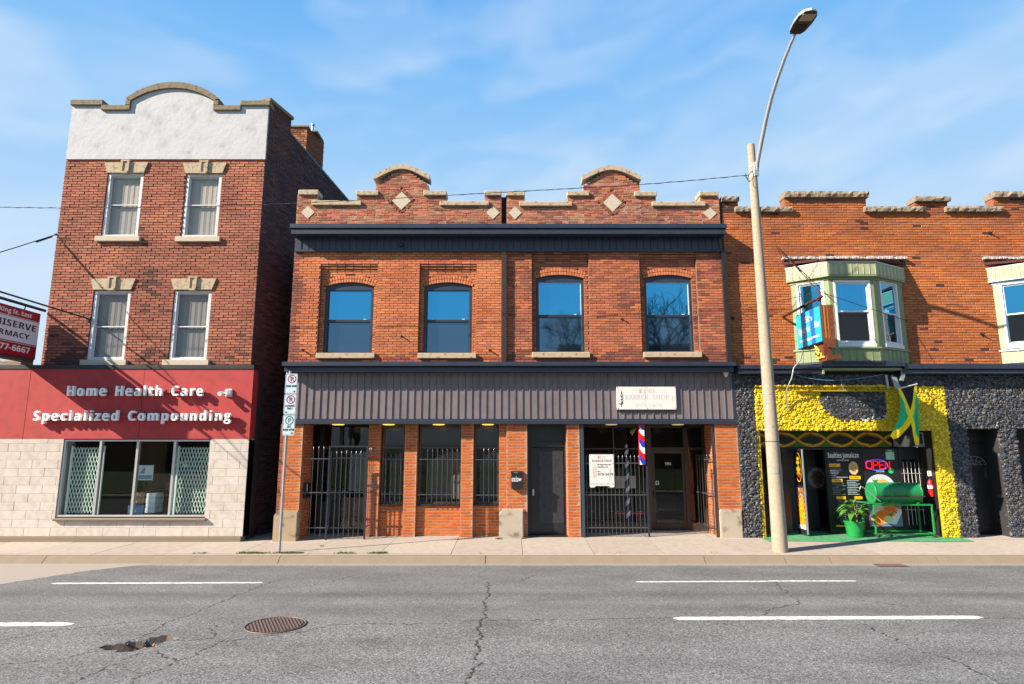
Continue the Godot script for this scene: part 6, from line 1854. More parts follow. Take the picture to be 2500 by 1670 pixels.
func stripe_print() -> Image:
	var w := 64; var h := 420
	var im := Image.create(w, h, false, Image.FORMAT_RGB8)
	for y in h:
		for x in w:
			var t := (y - 0.9 * x * 1.0 - 18.0 * sin(x / 64.0 * PI)) / 62.0
			var s := fposmod(t, 3.0)
			var c := Color(0.93, 0.93, 0.95) if s < 1.0 else (Color(0.86, 0.05, 0.09) if s < 2.0 else Color(0.12, 0.2, 0.72))
			if y < 52: c = Color(0.84, 0.05, 0.1) if x < 12 or y < 10 or x > 56 else c
			im.set_pixel(x, y, c)
	return im

func pole_print() -> Image:
	var w := 64; var h := 512
	var im := Image.create(w, h, false, Image.FORMAT_RGB8)
	for y in h:
		for x in w:
			var s := fposmod((y + x * 1.35) / 43.0, 2.0)
			im.set_pixel(x, y, Color(0.85, 0.86, 0.92) if s < 0.75 else (Color(0.16, 0.08, 0.22) if s < 1.4 else Color(0.12, 0.16, 0.42)))
	return im
# ---------------------------------------------------------------- things on and round the restaurant
func menu_print() -> Image:   # black menu panel: unreadable lines of small print, price bars, a round dish
	var w := 200; var h := 430
	var im := Image.create(w, h, false, Image.FORMAT_RGB8)
	im.fill(Color(0.035, 0.04, 0.055))
	var r := RandomNumberGenerator.new(); r.seed = 8
	var gold := Color(0.93, 0.68, 0.08)
	for q in [[14, 78, 62, 18], [22, 160, 60, 18], [122, 144, 62, 18], [40, 252, 52, 16], [140, 252, 44, 16]]: im.fill_rect(Rect2i(q[0], q[1], q[2], q[3]), gold)
	for q in [[18, 84, 40, 6], [36, 166, 36, 6], [130, 150, 44, 5]]:
		for i in 8: im.fill_rect(Rect2i(q[0] + i * 5, q[1], 3, q[3]), Color(0.4, 0.26, 0.03))
	var line := func(x: int, y: int, n: int, strong: float):
		var p := x
		for i in n:
			var l := r.randi_range(2, 5)
			im.fill_rect(Rect2i(p, y, l, 3), Color(0.75, 0.8, 0.85) * strong)
			p += l + 1
	for k in 5: line.call(18, 104 + k * 9, 15 - 2 * k, 0.75)
	line.call(22, 150, 20, 1.1)
	for k in 7: line.call(24 + (18 if k == 1 else 0), 186 + k * 9, 15 - (k % 3) * 3, 0.7)
	for k in 9: line.call(106, 168 + k * 9, 15 - (k % 2) * 3, 1.1)
	for k in 12: line.call(48 + (k % 2) * 5, 276 + k * 10, 8 + (k * 7) % 7, 0.8)
	for k in 8: line.call(140, 276 + k * 10, 6 + k % 3, 0.7)
	im.fill_rect(Rect2i(26, 404, 160, 8), gold)
	for y in range(64, 142):
		for x in range(120, 178):
			var d := Vector2((x - 149.0) / 27.0, (y - 102.0) / 36.0).length()
			if d < 0.9: im.set_pixel(x, y, Color(0.72, 0.74, 0.78))
			elif d < 1.0: im.set_pixel(x, y, Color(0.9, 0.6, 0.1))
	for i in 420:
		var p := Vector2(149 + r.randfn(0, 9), 98 + r.randfn(0, 13))
		if Vector2((p.x - 149.0) / 22.0, (p.y - 98.0) / 28.0).length() < 1.0: im.fill_rect(Rect2i(int(p.x), int(p.y), 3, 5), Color(0.65, 0.35, 0.08).lerp(Color(0.95, 0.8, 0.35), r.randf()))
	return im

func dish_print(kind: int) -> Image:
	var w := 200; var h := 150
	var im := Image.create(w, h, false, Image.FORMAT_RGBA8)
	var r := RandomNumberGenerator.new(); r.seed = 30 + kind
	im.fill([Color(0.04, 0.045, 0.06), Color(0.42, 0.52, 0.62), Color(0.20, 0.20, 0.23)][kind])
	for y in h:
		for x in w:
			var p := Vector2((x - 100.0) / 98.0, (y - 75.0) / 73.0)
			if kind == 0 and p.length() < 1.0: im.set_pixel(x, y, Color(0.80, 0.83, 0.88) if p.length() < 0.97 else Color(0.5, 0.55, 0.65))
			if kind == 1 and absf(p.x * 0.9 + p.y * 0.35) < 0.86 and absf(p.y - p.x * 0.25) < 0.72: im.set_pixel(x, y, Color(0.92, 0.93, 0.97))
			if kind == 2 and p.length() < 0.95: im.set_pixel(x, y, Color(0.42, 0.43, 0.46))
	if kind == 0:
		for i in 1500:
			var p := Vector2(105 + r.randfn(0, 30), 72 + r.randfn(0, 19))
			if Vector2((p.x - 105) / 62.0, (p.y - 72) / 42.0).length() > 1.0: continue
			var c := Color(0.95, 0.62, 0.12).lerp(Color(1.0, 0.85, 0.5), r.randf())
			if r.randf() < 0.14: c = Color(0.9, 0.28, 0.06)
			im.fill_rect(Rect2i(int(p.x), int(p.y), r.randi_range(3, 9), r.randi_range(2, 5)), c)
		for i in 60:
			im.fill_rect(Rect2i(int(66 + r.randfn(0, 9)), int(44 + r.randfn(0, 6)), 6, 4), Color(0.1, 0.4, 0.08).lerp(Color(0.3, 0.6, 0.15), r.randf()))
			im.fill_rect(Rect2i(int(150 + r.randfn(0, 9)), int(62 + r.randfn(0, 5)), 5, 4), Color(0.15, 0.42, 0.1))
	elif kind == 1:
		for i in 1600:
			var t := r.randf()
			var p := Vector2(lerpf(35, 150, t) + r.randfn(0, 13), lerpf(110, 35, t) + r.randfn(0, 17))
			im.fill_rect(Rect2i(int(p.x), int(p.y), r.randi_range(4, 12), r.randi_range(3, 8)), Color(0.95, 0.33, 0.02).lerp(Color(1.0, 0.68, 0.12), r.randf()))
		for y in range(82, 122):
			for x in range(84, 146):
				if Vector2((x - 115.0) / 30.0, (y - 102.0) / 18.0).length() < 1.0: im.set_pixel(x, y, Color(0.93, 0.9, 0.62))
		for i in 40: im.fill_rect(Rect2i(int(128 + r.randfn(0, 7)), int(72 + r.randfn(0, 5)), 6, 4), Color(0.2, 0.5, 0.1))
	else:
		for i in 900:
			var p := Vector2(112 + r.randfn(0, 26), 78 + r.randfn(0, 24))
			im.fill_rect(Rect2i(int(p.x), int(p.y), r.randi_range(4, 12), r.randi_range(3, 8)), Color(0.14, 0.07, 0.03).lerp(Color(0.3, 0.17, 0.07), r.randf()))
	return im

func banner_print() -> Image:   # wavy green and gold ribbons crossing on black
	var w := 512; var h := 50
	var im := Image.create(w, h, false, Image.FORMAT_RGB8)
	im.fill(Color(0.035, 0.035, 0.04))
	for k in 5:
		var cx := 60.0 + k * 106.0
		for y in h:
			for x in w:
				var u := (x - cx) / 58.0; var v := (y - 25.0) / 25.0
				if absf(u) > 1.0: continue
				var d1 := v - u * 1.15 - 0.16 * sin(u * 5.0); var d2 := v + u * 1.15 + 0.14 * sin(u * 4.0)
				var g := v - 0.25 - absf(u) * 1.1
				if g > -0.15 and absf(u) < 0.8: im.set_pixel(x, y, Color(0.12, 0.38, 0.08).lerp(Color(0.03, 0.16, 0.05), clampf(absf(u), 0, 1)))
				if v < -0.2 - absf(u) * 0.8 + 0.3: im.set_pixel(x, y, Color(0.07, 0.22, 0.06))
				for d in [d2, d1]:
					if absf(d) < 0.30: im.set_pixel(x, y, Color(0.86, 0.62, 0.06).lerp(Color(0.33, 0.27, 0.03), clampf(absf(d + 0.08) / 0.3, 0, 1)))
	return im

func restaurant_things() -> void:
	var b: MB
	var o: Node3D
	var z := -0.5
	# prints on the black front
	o = thing("banner", "black banner with green and gold ribbons under the yellow stone lintel", "banner", V(8.9, 2.43, z))
	b = mb(); b.quad(V(6.66, 2.43, z + 0.012), V(10.52, 2.43, z + 0.012), V(10.52, 2.83, z + 0.012), V(6.66, 2.83, z + 0.012)); b.box(6.66, 10.52, 2.43, 2.83, z + 0.002, z + 0.01)
	part("cloth", b, printed(banner_print(), 0.6), o)
	o = thing("menu_board", "tall black menu panel headed Soulties Jamaican", "menu board", V(9.16, 0.2, z))
	b = mb(); b.box(8.66, 9.665, 0.2, 2.385, z + 0.002, z + 0.01); part("panel", b, M.black_paint, o)
	b = mb(); b.quad(V(8.67, 0.21, z + 0.013), V(9.655, 0.21, z + 0.013), V(9.655, 2.375, z + 0.013), V(8.67, 2.375, z + 0.013)); part("print", b, printed(menu_print(), 0.4), o)
	letters("lettering", "Soulties Jamaican", Transform3D(Basis(), V(9.148, 2.14, z + 0.013)), 0.135, M.white_print, o, 0.85)
	letters("lettering", "SEAFOOD EATERY", Transform3D(Basis(), V(9.13, 2.055, z + 0.013)), 0.032, M.white_print, o, 0.34)
	o = thing("dish_poster", "black window panel with a plate of orange noodles printed below the OPEN sign", "poster", V(10.16, 0.3, z))
	b = mb(); b.box(9.69, 10.66, 0.3, 2.385, z + 0.002, z + 0.01); part("panel", b, M.black_paint, o)
	b = mb()
	var n := 36   # the round plate is printed as a disc
	for i in n:
		var a0 := TAU * i / n; var a1 := TAU * (i + 1) / n
		var c := Vector2(10.10, 1.36); var q := Vector2(0.40, 0.345)
		b.t3(V(c.x, c.y, z + 0.014), V(c.x + q.x * cos(a0), c.y + q.y * sin(a0), z + 0.014), V(c.x + q.x * cos(a1), c.y + q.y * sin(a1), z + 0.014), V(0, 0, 1), V(0, 0, 1), V(0, 0, 1), Vector2(0.5, 0.5), Vector2(0.5 + 0.49 * cos(a0), 0.5 - 0.49 * sin(a0)), Vector2(0.5 + 0.49 * cos(a1), 0.5 - 0.49 * sin(a1)))
	part("plate_print", b, printed(dish_print(0), 0.4), o)
	b = mb(); b.quad(V(9.71, 0.31, z + 0.014), V(10.61, 0.31, z + 0.014), V(10.61, 0.93, z + 0.014), V(9.71, 0.93, z + 0.014)); part("fish_print", b, printed(dish_print(1), 0.4), o)
	b = mb(); b.bev(10.325, 10.56, 2.09, 2.37, z + 0.013, z + 0.018, 0.002); part("pass_notice", b, mat("pale_green", lin(0.35, 0.62, 0.5), 0.6), o)
	b = mb(); b.box(10.325, 10.56, 2.30, 2.372, z + 0.018, z + 0.02); part("notice_head", b, M.green_print, o)
	letters("lettering", "PASS", Transform3D(Basis(), V(10.443, 2.318, z + 0.02)), 0.036, M.white_print, o)
	b = mb(); b.tube([V(10.425, 1.79, z + 0.013), V(10.425, 1.79, z + 0.018)], 0.075, 24); part("green_sticker", b, mat("bright_green", lin(0.02, 0.55, 0.16), 0.5), o)
	b = mb(); b.bev(10.02, 10.24, 1.75, 1.81, z + 0.013, z + 0.02, 0.01); part("pale_label", b, M.carton_white, o)
	o = thing("open_sign", "red and blue neon sign reading OPEN in the restaurant window", "neon sign", V(10.06, 1.8, z + 0.03))
	b = mb()
	var ring := []
	for i in 33: ring.append(V(10.04 + 0.30 * cos(TAU * i / 32), 1.945 + 0.145 * sin(TAU * i / 32), z + 0.035))
	b.tube(ring, 0.010, 6, false); part("blue_tube", b, M.neon_blue, o)
	for ch in [[[0, 0.03], [0, 0.17], [0.03, 0.20], [0.13, 0.20], [0.16, 0.17], [0.16, 0.03], [0.13, 0], [0.03, 0], [0, 0.03]], [[0.20, 0], [0.20, 0.2], [0.30, 0.2], [0.33, 0.17], [0.33, 0.13], [0.30, 0.1], [0.20, 0.1]], [[0.49, 0], [0.37, 0], [0.37, 0.2], [0.49, 0.2]], [[0.37, 0.1], [0.48, 0.1]], [[0.53, 0], [0.53, 0.2], [0.65, 0], [0.65, 0.2]]]:
		b = mb()
		var pts := []
		for p in ch: pts.append(V(9.735 + p[0], 1.85 + p[1] - 0.02 * p[0], z + 0.05))
		b.tube(pts, 0.013, 6); part("red_tube", b, M.neon_red, o)
	var li := OmniLight3D.new(); li.name = "glow"; o.add_child(li); li.position = V(0, 0.12, 0.06); li.light_energy = 0.002; li.light_color = Color(1, 0.15, 0.15); li.light_size = 0.2; li.omni_range = 6.0; li.omni_attenuation = 2.0; li.shadow_enabled = true
	o = thing("inside_poster", "dim poster of brown stew on a plate inside the open doorway", "poster", V(8.5, 1.29, z - 0.55))
	b = mb(); b.quad(V(8.36, 1.28, z - 0.545), V(8.90, 1.28, z - 0.545), V(8.90, 1.87, z - 0.545), V(8.36, 1.87, z - 0.545)); part("print", b, printed(dish_print(2), 0.6), o)
	# window air conditioner
	o = thing("air_conditioner", "grey window air conditioner above the barred restaurant window", "air conditioner", V(10.95, 2.47, -0.3))
	b = mb(); b.bev(10.575, 11.25, 2.47, 2.83, -0.49, -0.2, 0.01); part("housing", b, M.lamp_grey, o)
	b = mb(); b.box(10.62, 11.20, 2.51, 2.79, -0.2, -0.195); part("backing", b, M.black_paint, o)
	for i in 11:
		b = mb(); b.box(10.62 + i * 0.053, 10.65 + i * 0.053, 2.51, 2.79, -0.195, -0.187); part("fin", b, M.lamp_dark, o)
	b = mb(); b.bev(10.55, 11.27, 2.44, 2.47, -0.49, -0.19, 0.004); part("shelf", b, M.galvanised, o)
	# fire extinguisher
	o = thing("fire_extinguisher", "red fire extinguisher hanging beside the yellow stone column", "fire extinguisher", V(11.19, 1.12, -0.06))
	b = mb(); b.lathe(V(11.19, 1.12, -0.06), [Vector2(0.0, 0), Vector2(0.062, 0.01), Vector2(0.066, 0.04), Vector2(0.066, 0.36), Vector2(0.05, 0.42), Vector2(0.02, 0.46), Vector2(0.0, 0.46)], 16); part("cylinder", b, M.red_paint, o)
	b = mb(); b.tube([V(11.19, 1.34, -0.06), V(11.19, 1.43, -0.06)], 0.0675, 16, false); part("label_band", b, M.white_print, o)
	b = mb(); b.bev(11.17, 11.21, 1.57, 1.63, -0.08, -0.04, 0.005); b.tube([V(11.17, 1.60, -0.06), V(11.10, 1.62, -0.04)], 0.012, 6); b.tube([V(11.21, 1.60, -0.05), V(11.25, 1.5, -0.03), V(11.245, 1.33, -0.02)], 0.01, 6); part("valve", b, M.iron, o)
	b = mb(); b.bev(11.17, 11.255, 1.66, 1.80, -0.10, -0.04, 0.006); part("wall_tag", b, M.white_print, o)
	b = mb(); b.bev(11.235, 11.262, 1.28, 1.55, -0.09, -0.03, 0.004); part("wall_hook", b, M.iron, o)
	# hanging flag
	o = thing("flag", "green black and gold flag hanging from a short white staff over the doorway", "flag", V(10.5, 2.5, 0.45))
	b = mb(); b.tube([V(10.20, 3.955, 0.56), V(10.83, 4.095, 0.40), V(10.95, 4.12, 0.15)], 0.016, 8); b.tube([V(10.98, 4.13, 0.12), V(10.93, 4.115, 0.20)], 0.03, 8); part("staff", b, M.white_print, o)
	var fm := printed(flag_print(), 0.75); fm.cull_mode = BaseMaterial3D.CULL_DISABLED
	fm.backlight_enabled = true; fm.backlight = Color(0.5, 0.5, 0.5)
	b = mb()
	var nu := 26; var nv := 40
	var at := func(u: float, v: float) -> Vector3:   # u across the staff, v down the cloth
		var top := V(lerpf(10.22, 10.80, u), lerpf(3.94, 4.07, u), lerpf(0.555, 0.415, u))
		var foot := V(lerpf(9.93, 10.62, pow(u, 0.8)), lerpf(2.62, 2.50, u) - 0.12 * sin(u * PI), lerpf(0.50, 0.42, u))
		if u < 0.3: foot.y += 0.10 * (0.3 - u) / 0.3
		var p: Vector3 = top.lerp(foot, v)
		p.x += 0.14 * sin(v * PI) * (1 - u) + 0.05 * sin(v * 2.6) * u - 0.10 * pow(v, 2) * (0.5 - u)
		p.z += v * (0.06 * sin(u * 11.0 + v * 2.0) + 0.03 * sin(u * 21.0 - v * 3.0))
		return p
	for i in nu:
		for k in nv:
			var u0 := float(i) / nu; var u1 := float(i + 1) / nu; var v0 := float(k) / nv; var v1 := float(k + 1) / nv
			var A: Vector3 = at.call(u0, v1); var B: Vector3 = at.call(u1, v1); var C: Vector3 = at.call(u1, v0); var D: Vector3 = at.call(u0, v0)
			var m := (C - A).cross(D - B).normalized()
			b.t3(A, B, C, m, m, m, Vector2(u0, v1), Vector2(u1, v1), Vector2(u1, v0)); b.t3(A, C, D, m, m, m, Vector2(u0, v1), Vector2(u1, v0), Vector2(u0, v0))
	part("cloth", b, fm, o)
	# rope and loose cable over the doorway
	o = thing("rope", "thin blue rope slung under the gutter above the yellow stones", "rope", V(8.6, 4.2, 0.3))
	b = mb()
	var pts := []
	for i in 21: pts.append(V(lerpf(7.62, 9.98, i / 20.0), 4.36 - 0.16 * sin(PI * pow(i / 20.0, 0.8)) - 0.0 * i, 0.34))
	b.tube(pts, 0.008, 5); b.tube([V(8.84, 4.2, 0.34), V(8.85, 4.08, 0.34), V(8.9, 3.92, 0.34)], 0.008, 5); part("rope", b, M.blue_rope, o)
	o = thing("loose_cable", "grey cable hanging from the bay window down to the yellow stones", "cable", V(7.6, 3.6, 0.5))
	b = mb(); b.tube([V(7.60, 5.35, 0.78), V(7.70, 4.95, 0.70), V(7.68, 4.72, 0.56), V(7.52, 4.52, 0.49), V(7.46, 4.25, 0.46), V(7.37, 4.0, 0.36), V(7.35, 3.7, 0.25), V(7.42, 3.45, 0.2)], 0.018, 7); part("cable", b, M.galvanised, o)
	# hanging bar sign, square to the street
	o = thing("hanging_sign", "faded blue sports bar sign hung in front of the left bay window", "sign", V(7.68, 4.9, 1.45))
	b = mb(); b.box(7.535, 7.845, 4.955, 5.87, 0.80, 2.12); part("cabinet", b, M.cable, o)
	b = mb(); b.box(7.545, 7.835, 4.82, 5.865, 2.12, 2.135); part("rusty_end", b, M.rust_stripes, o)
	for q in [[7.60, 7.63], [7.685, 7.70]]:
		b = mb(); b.box(q[0], q[1], 5.05, 5.86, 2.135, 2.139); part("orange_stripe", b, M.orange_stripe, o)
	for r in [[0.82, 1.58, 0], [1.58, 1.80, 1], [1.80, 2.10, 0]]:
		b = mb(); b.box(7.522, 7.535, 4.975, 5.85, r[0], r[1]); part("face_panel", b, M.sky_blue if r[2] == 0 else M.deep_blue, o)
	var S := func(zz: float, y: float) -> Transform3D: return Transform3D(Basis(V(0, 0, 1), V(0, 1, 0), V(-1, 0, 0)), V(7.521, y, zz))
	letters("lettering", "Ed", S.call(1.42, 5.57), 0.155, M.white_print, o, 0.24, 0.003, true)
	letters("lettering", "'s", S.call(1.64, 5.57), 0.13, M.faint_blue, o, 0.12, 0.003, true)
	letters("lettering", "Sports", S.call(1.23, 5.32), 0.155, M.faint_pink, o, 0.60, 0.003, true)
	letters("lettering", "Bar", S.call(1.93, 5.36), 0.155, M.faint_pink, o, 0.28, 0.003, true)
	letters("lettering", "LLBO", S.call(1.46, 5.10), 0.07, M.white_print, o, 0.38)
	b = mb(); b.box(7.518, 7.522, 5.12, 5.135, 0.95, 1.22); b.box(7.518, 7.522, 5.145, 5.16, 0.95, 1.22); b.box(7.518, 7.522, 5.12, 5.135, 1.70, 2.02); b.box(7.518, 7.522, 5.145, 5.16, 1.70, 2.02); part("print_line", b, M.white_print, o)
	b = mb(); b.tube([V(7.56, 6.02, -0.05), V(7.56, 6.06, 2.2)], 0.035, 8)
	for zz in [1.30, 2.05]: b.tube([V(7.56, 6.05, zz), V(7.60, 5.96, zz), V(7.60, 5.87, zz)], 0.016, 6); b.tube([V(7.56, 6.02, zz - 0.03), V(7.56, 6.02, zz + 0.03)], 0.05, 8)
	b.tube([V(7.56, 6.06, 2.12), V(7.56, 6.22, 2.1)], 0.03, 6)
	part("hanger_arm", b, M.rust_iron, o)
	b = mb(); b.tube([V(7.56, 6.2, 2.1), V(7.55, 8.05, -0.05)], 0.012, 6); b.tube([V(7.55, 8.08, -0.08), V(7.55, 7.6, 0.45)], 0.022, 6); b.tube([V(7.56, 6.1, 1.3), V(7.55, 8.0, -0.05)], 0.006, 5); b.tube([V(7.56, 6.2, 2.1), V(11.05, 5.9, -0.05)], 0.008, 5); b.tube([V(7.56, 6.2, 2.1), V(6.3, 6.2, -0.04)], 0.007, 5); part("stay_wire", b, M.rust_iron, o)
	b = mb(); b.box(7.60, 7.80, 4.62, 4.955, 1.55, 1.98); part("arrow_box", b, M.rusty, o)
	b = mb(); b.prism([Vector2(7.60, 4.50), Vector2(8.0, 4.56), Vector2(7.96, 4.64), Vector2(7.62, 4.62)], 1.7, 2.1); part("arrow_foot", b, M.rusty, o)
	for i in 26:
		b = mb()
		var q := Vector2.ZERO
		if i < 11: q = Vector2(1.62 + 0.36 * i / 10.0 + 0.04 * sin(i * 2.0), 4.92 - 0.33 * i / 10.0)
		elif i < 18: q = Vector2(1.98 - 0.34 * (i - 11) / 6.0, 4.60)
		else: q = Vector2(1.66 + 0.05 * ((i - 18) % 3), 4.90 - 0.28 * (i - 18) / 7.0)
		b.ball(V(7.578, q.y, q.x), 0.026, 8); part("bulb", b, M.bulb_yellow, o)
	# grill made of a green drum on a wheeled frame
	var gx0 := 9.50; var gx1 := 11.02
	o = thing("drum_grill", "green oil drum grill on a wheeled green steel frame", "grill", V(10.26, gy(10, 0.3), 0.0))
	var yb := 0.205; var yt := 0.935; var zf := 0.16; var zk := -0.40
	b = mb()
	for y in [yb, yt]:
		b.bar(V(gx0, y, zf), V(gx1, y, zf), 0.035); b.bar(V(gx0, y, zk), V(gx1, y, zk), 0.035); b.bar(V(gx0, y, zk), V(gx0, y, zf), 0.035); b.bar(V(gx1, y, zk), V(gx1, y, zf), 0.035)
	for p in [[gx0, zf], [gx1, zf], [gx0, zk], [gx1, zk]]: b.bev(p[0] - 0.02, p[0] + 0.02, yb - 0.01, yt + 0.018, p[1] - 0.02, p[1] + 0.02, 0.004)
	part("frame", b, M.green_paint, o)
	b = mb(); b.bev(gx0 - 0.13, gx0 + 0.35, yt + 0.018, yt + 0.045, zk - 0.02, zf + 0.01, 0.006); part("side_shelf", b, M.green_drum, o)
	for p in [[gx0 + 0.02, zf], [gx1 - 0.02, zf], [gx0 + 0.02, zk], [gx1 - 0.02, zk]]:
		b = mb(); var g := gy(p[0], p[1])
		b.tube([V(p[0] - 0.018, g + 0.042, p[1]), V(p[0] + 0.018, g + 0.042, p[1])], 0.042, 14); b.bev(p[0] - 0.025, p[0] + 0.025, g + 0.05, yb - 0.01, p[1] - 0.012, p[1] + 0.012, 0.003)
		part("caster", b, M.lamp_dark, o)
	var DX := Transform3D(Basis(V(0, -1, 0), V(1, 0, 0), V(0, 0, 1)), V(9.60, 1.225, -0.12))   # lathe axis turned along x
	b = mb(); b.xf = DX
	b.lathe(V(0, 0, 0), [Vector2(0.0, 0.0), Vector2(0.262, 0.0), Vector2(0.278, 0.012), Vector2(0.278, 0.03), Vector2(0.27, 0.04), Vector2(0.27, 0.40), Vector2(0.283, 0.415), Vector2(0.283, 0.435), Vector2(0.27, 0.45), Vector2(0.27, 0.82), Vector2(0.283, 0.835), Vector2(0.283, 0.855), Vector2(0.27, 0.87), Vector2(0.27, 1.21), Vector2(0.278, 1.22), Vector2(0.278, 1.24), Vector2(0.262, 1.25), Vector2(0.0, 1.25)], 36)
	part("drum", b, M.green_drum, o)
	b = mb(); b.box(9.60, 10.86, 1.135, 1.15, 0.125, 0.165); b.bar(V(9.58, 1.16, 0.15), V(10.9, 1.155, 0.15), 0.016); part("lid_seam", b, M.lamp_dark, o)
	b = mb(); b.tube([V(9.70, 1.02, 0.14), V(9.30, 1.38, 0.10), V(9.24, 1.41, 0.10)], 0.012, 6); b.tube([V(9.24, 1.41, 0.10), V(9.21, 1.33, 0.10)], 0.014, 6); part("handle", b, M.galvanised, o)
	b = mb()
	for x in [9.78, 10.72]: b.bev(x - 0.03, x + 0.03, yt, 0.99, -0.36, 0.10, 0.006)
	part("drum_rest", b, M.green_drum, o)
	# plant in a green pot
	o = thing("potted_plant", "broad leaved plant in a bright green bucket left of the drum grill", "potted plant", V(9.0, gy(9, 0.1), 0.05))
	var g0 := gy(9.0, 0.0)
	b = mb(); b.lathe(V(9.02, g0, 0.02), [Vector2(0.0, 0.0), Vector2(0.175, 0.0), Vector2(0.185, 0.02), Vector2(0.235, 0.37), Vector2(0.25, 0.375), Vector2(0.25, 0.405), Vector2(0.225, 0.405), Vector2(0.215, 0.36), Vector2(0.0, 0.36)], 28); part("pot", b, M.green_paint, o)
	b = mb(); b.lathe(V(9.02, g0 + 0.34, 0.02), [Vector2(0.215, 0.0), Vector2(0.1, 0.03), Vector2(0, 0.035)], 16); part("soil", b, M.soil, o)
	var r := RandomNumberGenerator.new(); r.seed = 77
	for i in 26:
		var az := i * 2.4 + r.randf_range(-0.3, 0.3)
		var el := r.randf_range(0.25, 1.25)
		var root := V(9.02 + r.randf_range(-0.05, 0.05), g0 + 0.36, 0.02 + r.randf_range(-0.04, 0.04))
		var up := r.randf_range(0.22, 0.52)
		var outd := V(cos(az), 0, sin(az) * 0.8)
		var tip := root + V(0, up, 0) + outd * (0.08 + 0.17 * (1.3 - el))
		b = mb(); b.tube([root, root.lerp(tip, 0.5) + V(0, 0.03, 0), tip], [0.009, 0.007, 0.005], 5, false); part("stem", b, M.stem, o)
		b = mb()
		var L := r.randf_range(0.24, 0.36); var W := L * r.randf_range(0.36, 0.48)
		var d := (outd + V(0, r.randf_range(-0.2, 0.75), 0)).normalized()
		var sd := d.cross(Vector3.UP).normalized()
		var prev := []
		for k in 8:
			var t := k / 7.0
			var c := tip + d * (L * t) - V(0, L * 0.55 * t * t, 0)
			var hw := W * 0.5 * sin(PI * pow(t, 0.75)) + 0.001
			var cur := [c - sd * hw + V(0, hw * 0.25, 0), c, c + sd * hw + V(0, hw * 0.25, 0)]
			if k: 
				for j in 2: b.tri(prev[j], prev[j + 1], cur[j + 1]); b.tri(prev[j], cur[j + 1], cur[j])
			prev = cur
		part("leaf", b, M.leaf if i % 4 else M.leaf_pale, o)
	# painted green floor
	b = mb()
	for i in 12:
		var xa := lerpf(6.50, 11.70, i / 12.0); var xb := lerpf(6.50, 11.70, (i + 1) / 12.0)
		var za := 0.66 - 0.04 * sin(i * 1.1); var zb := 0.66 - 0.04 * sin((i + 1) * 1.1)
		b.quad(V(xa, gy(xa, za) + 0.007, za), V(xb, gy(xb, zb) + 0.007, zb), V(xb, gy(xb, 0.0) + 0.007, 0.0), V(xa, gy(xa, 0.0) + 0.007, 0.0))
		b.quad(V(xa, gy(xa, 0.0) + 0.007, 0.0), V(xb, gy(xb, 0.0) + 0.007, 0.0), V(xb, gy(xb, 0.0) + 0.007, -1.5), V(xa, gy(xa, 0.0) + 0.007, -1.5))
	struct("painted_floor", b, M.green_floor, "green painted floor in front of the restaurant")

func flag_print() -> Image:
	var w := 200; var h := 360
	var im := Image.create(w, h, false, Image.FORMAT_RGB8)
	for y in h:
		for x in w:
			var u := (x + 0.5) / w; var v := (y + 0.5) / h
			var d := minf(absf(u - v), absf(u - (1 - v)))
			var c := Color(1.0, 0.88, 0.05)
			if d > 0.105: c = Color(0.03, 0.72, 0.50) if (u < v) == (u < 1 - v) else Color(0.03, 0.03, 0.035)
			im.set_pixel(x, y, c)
	return im

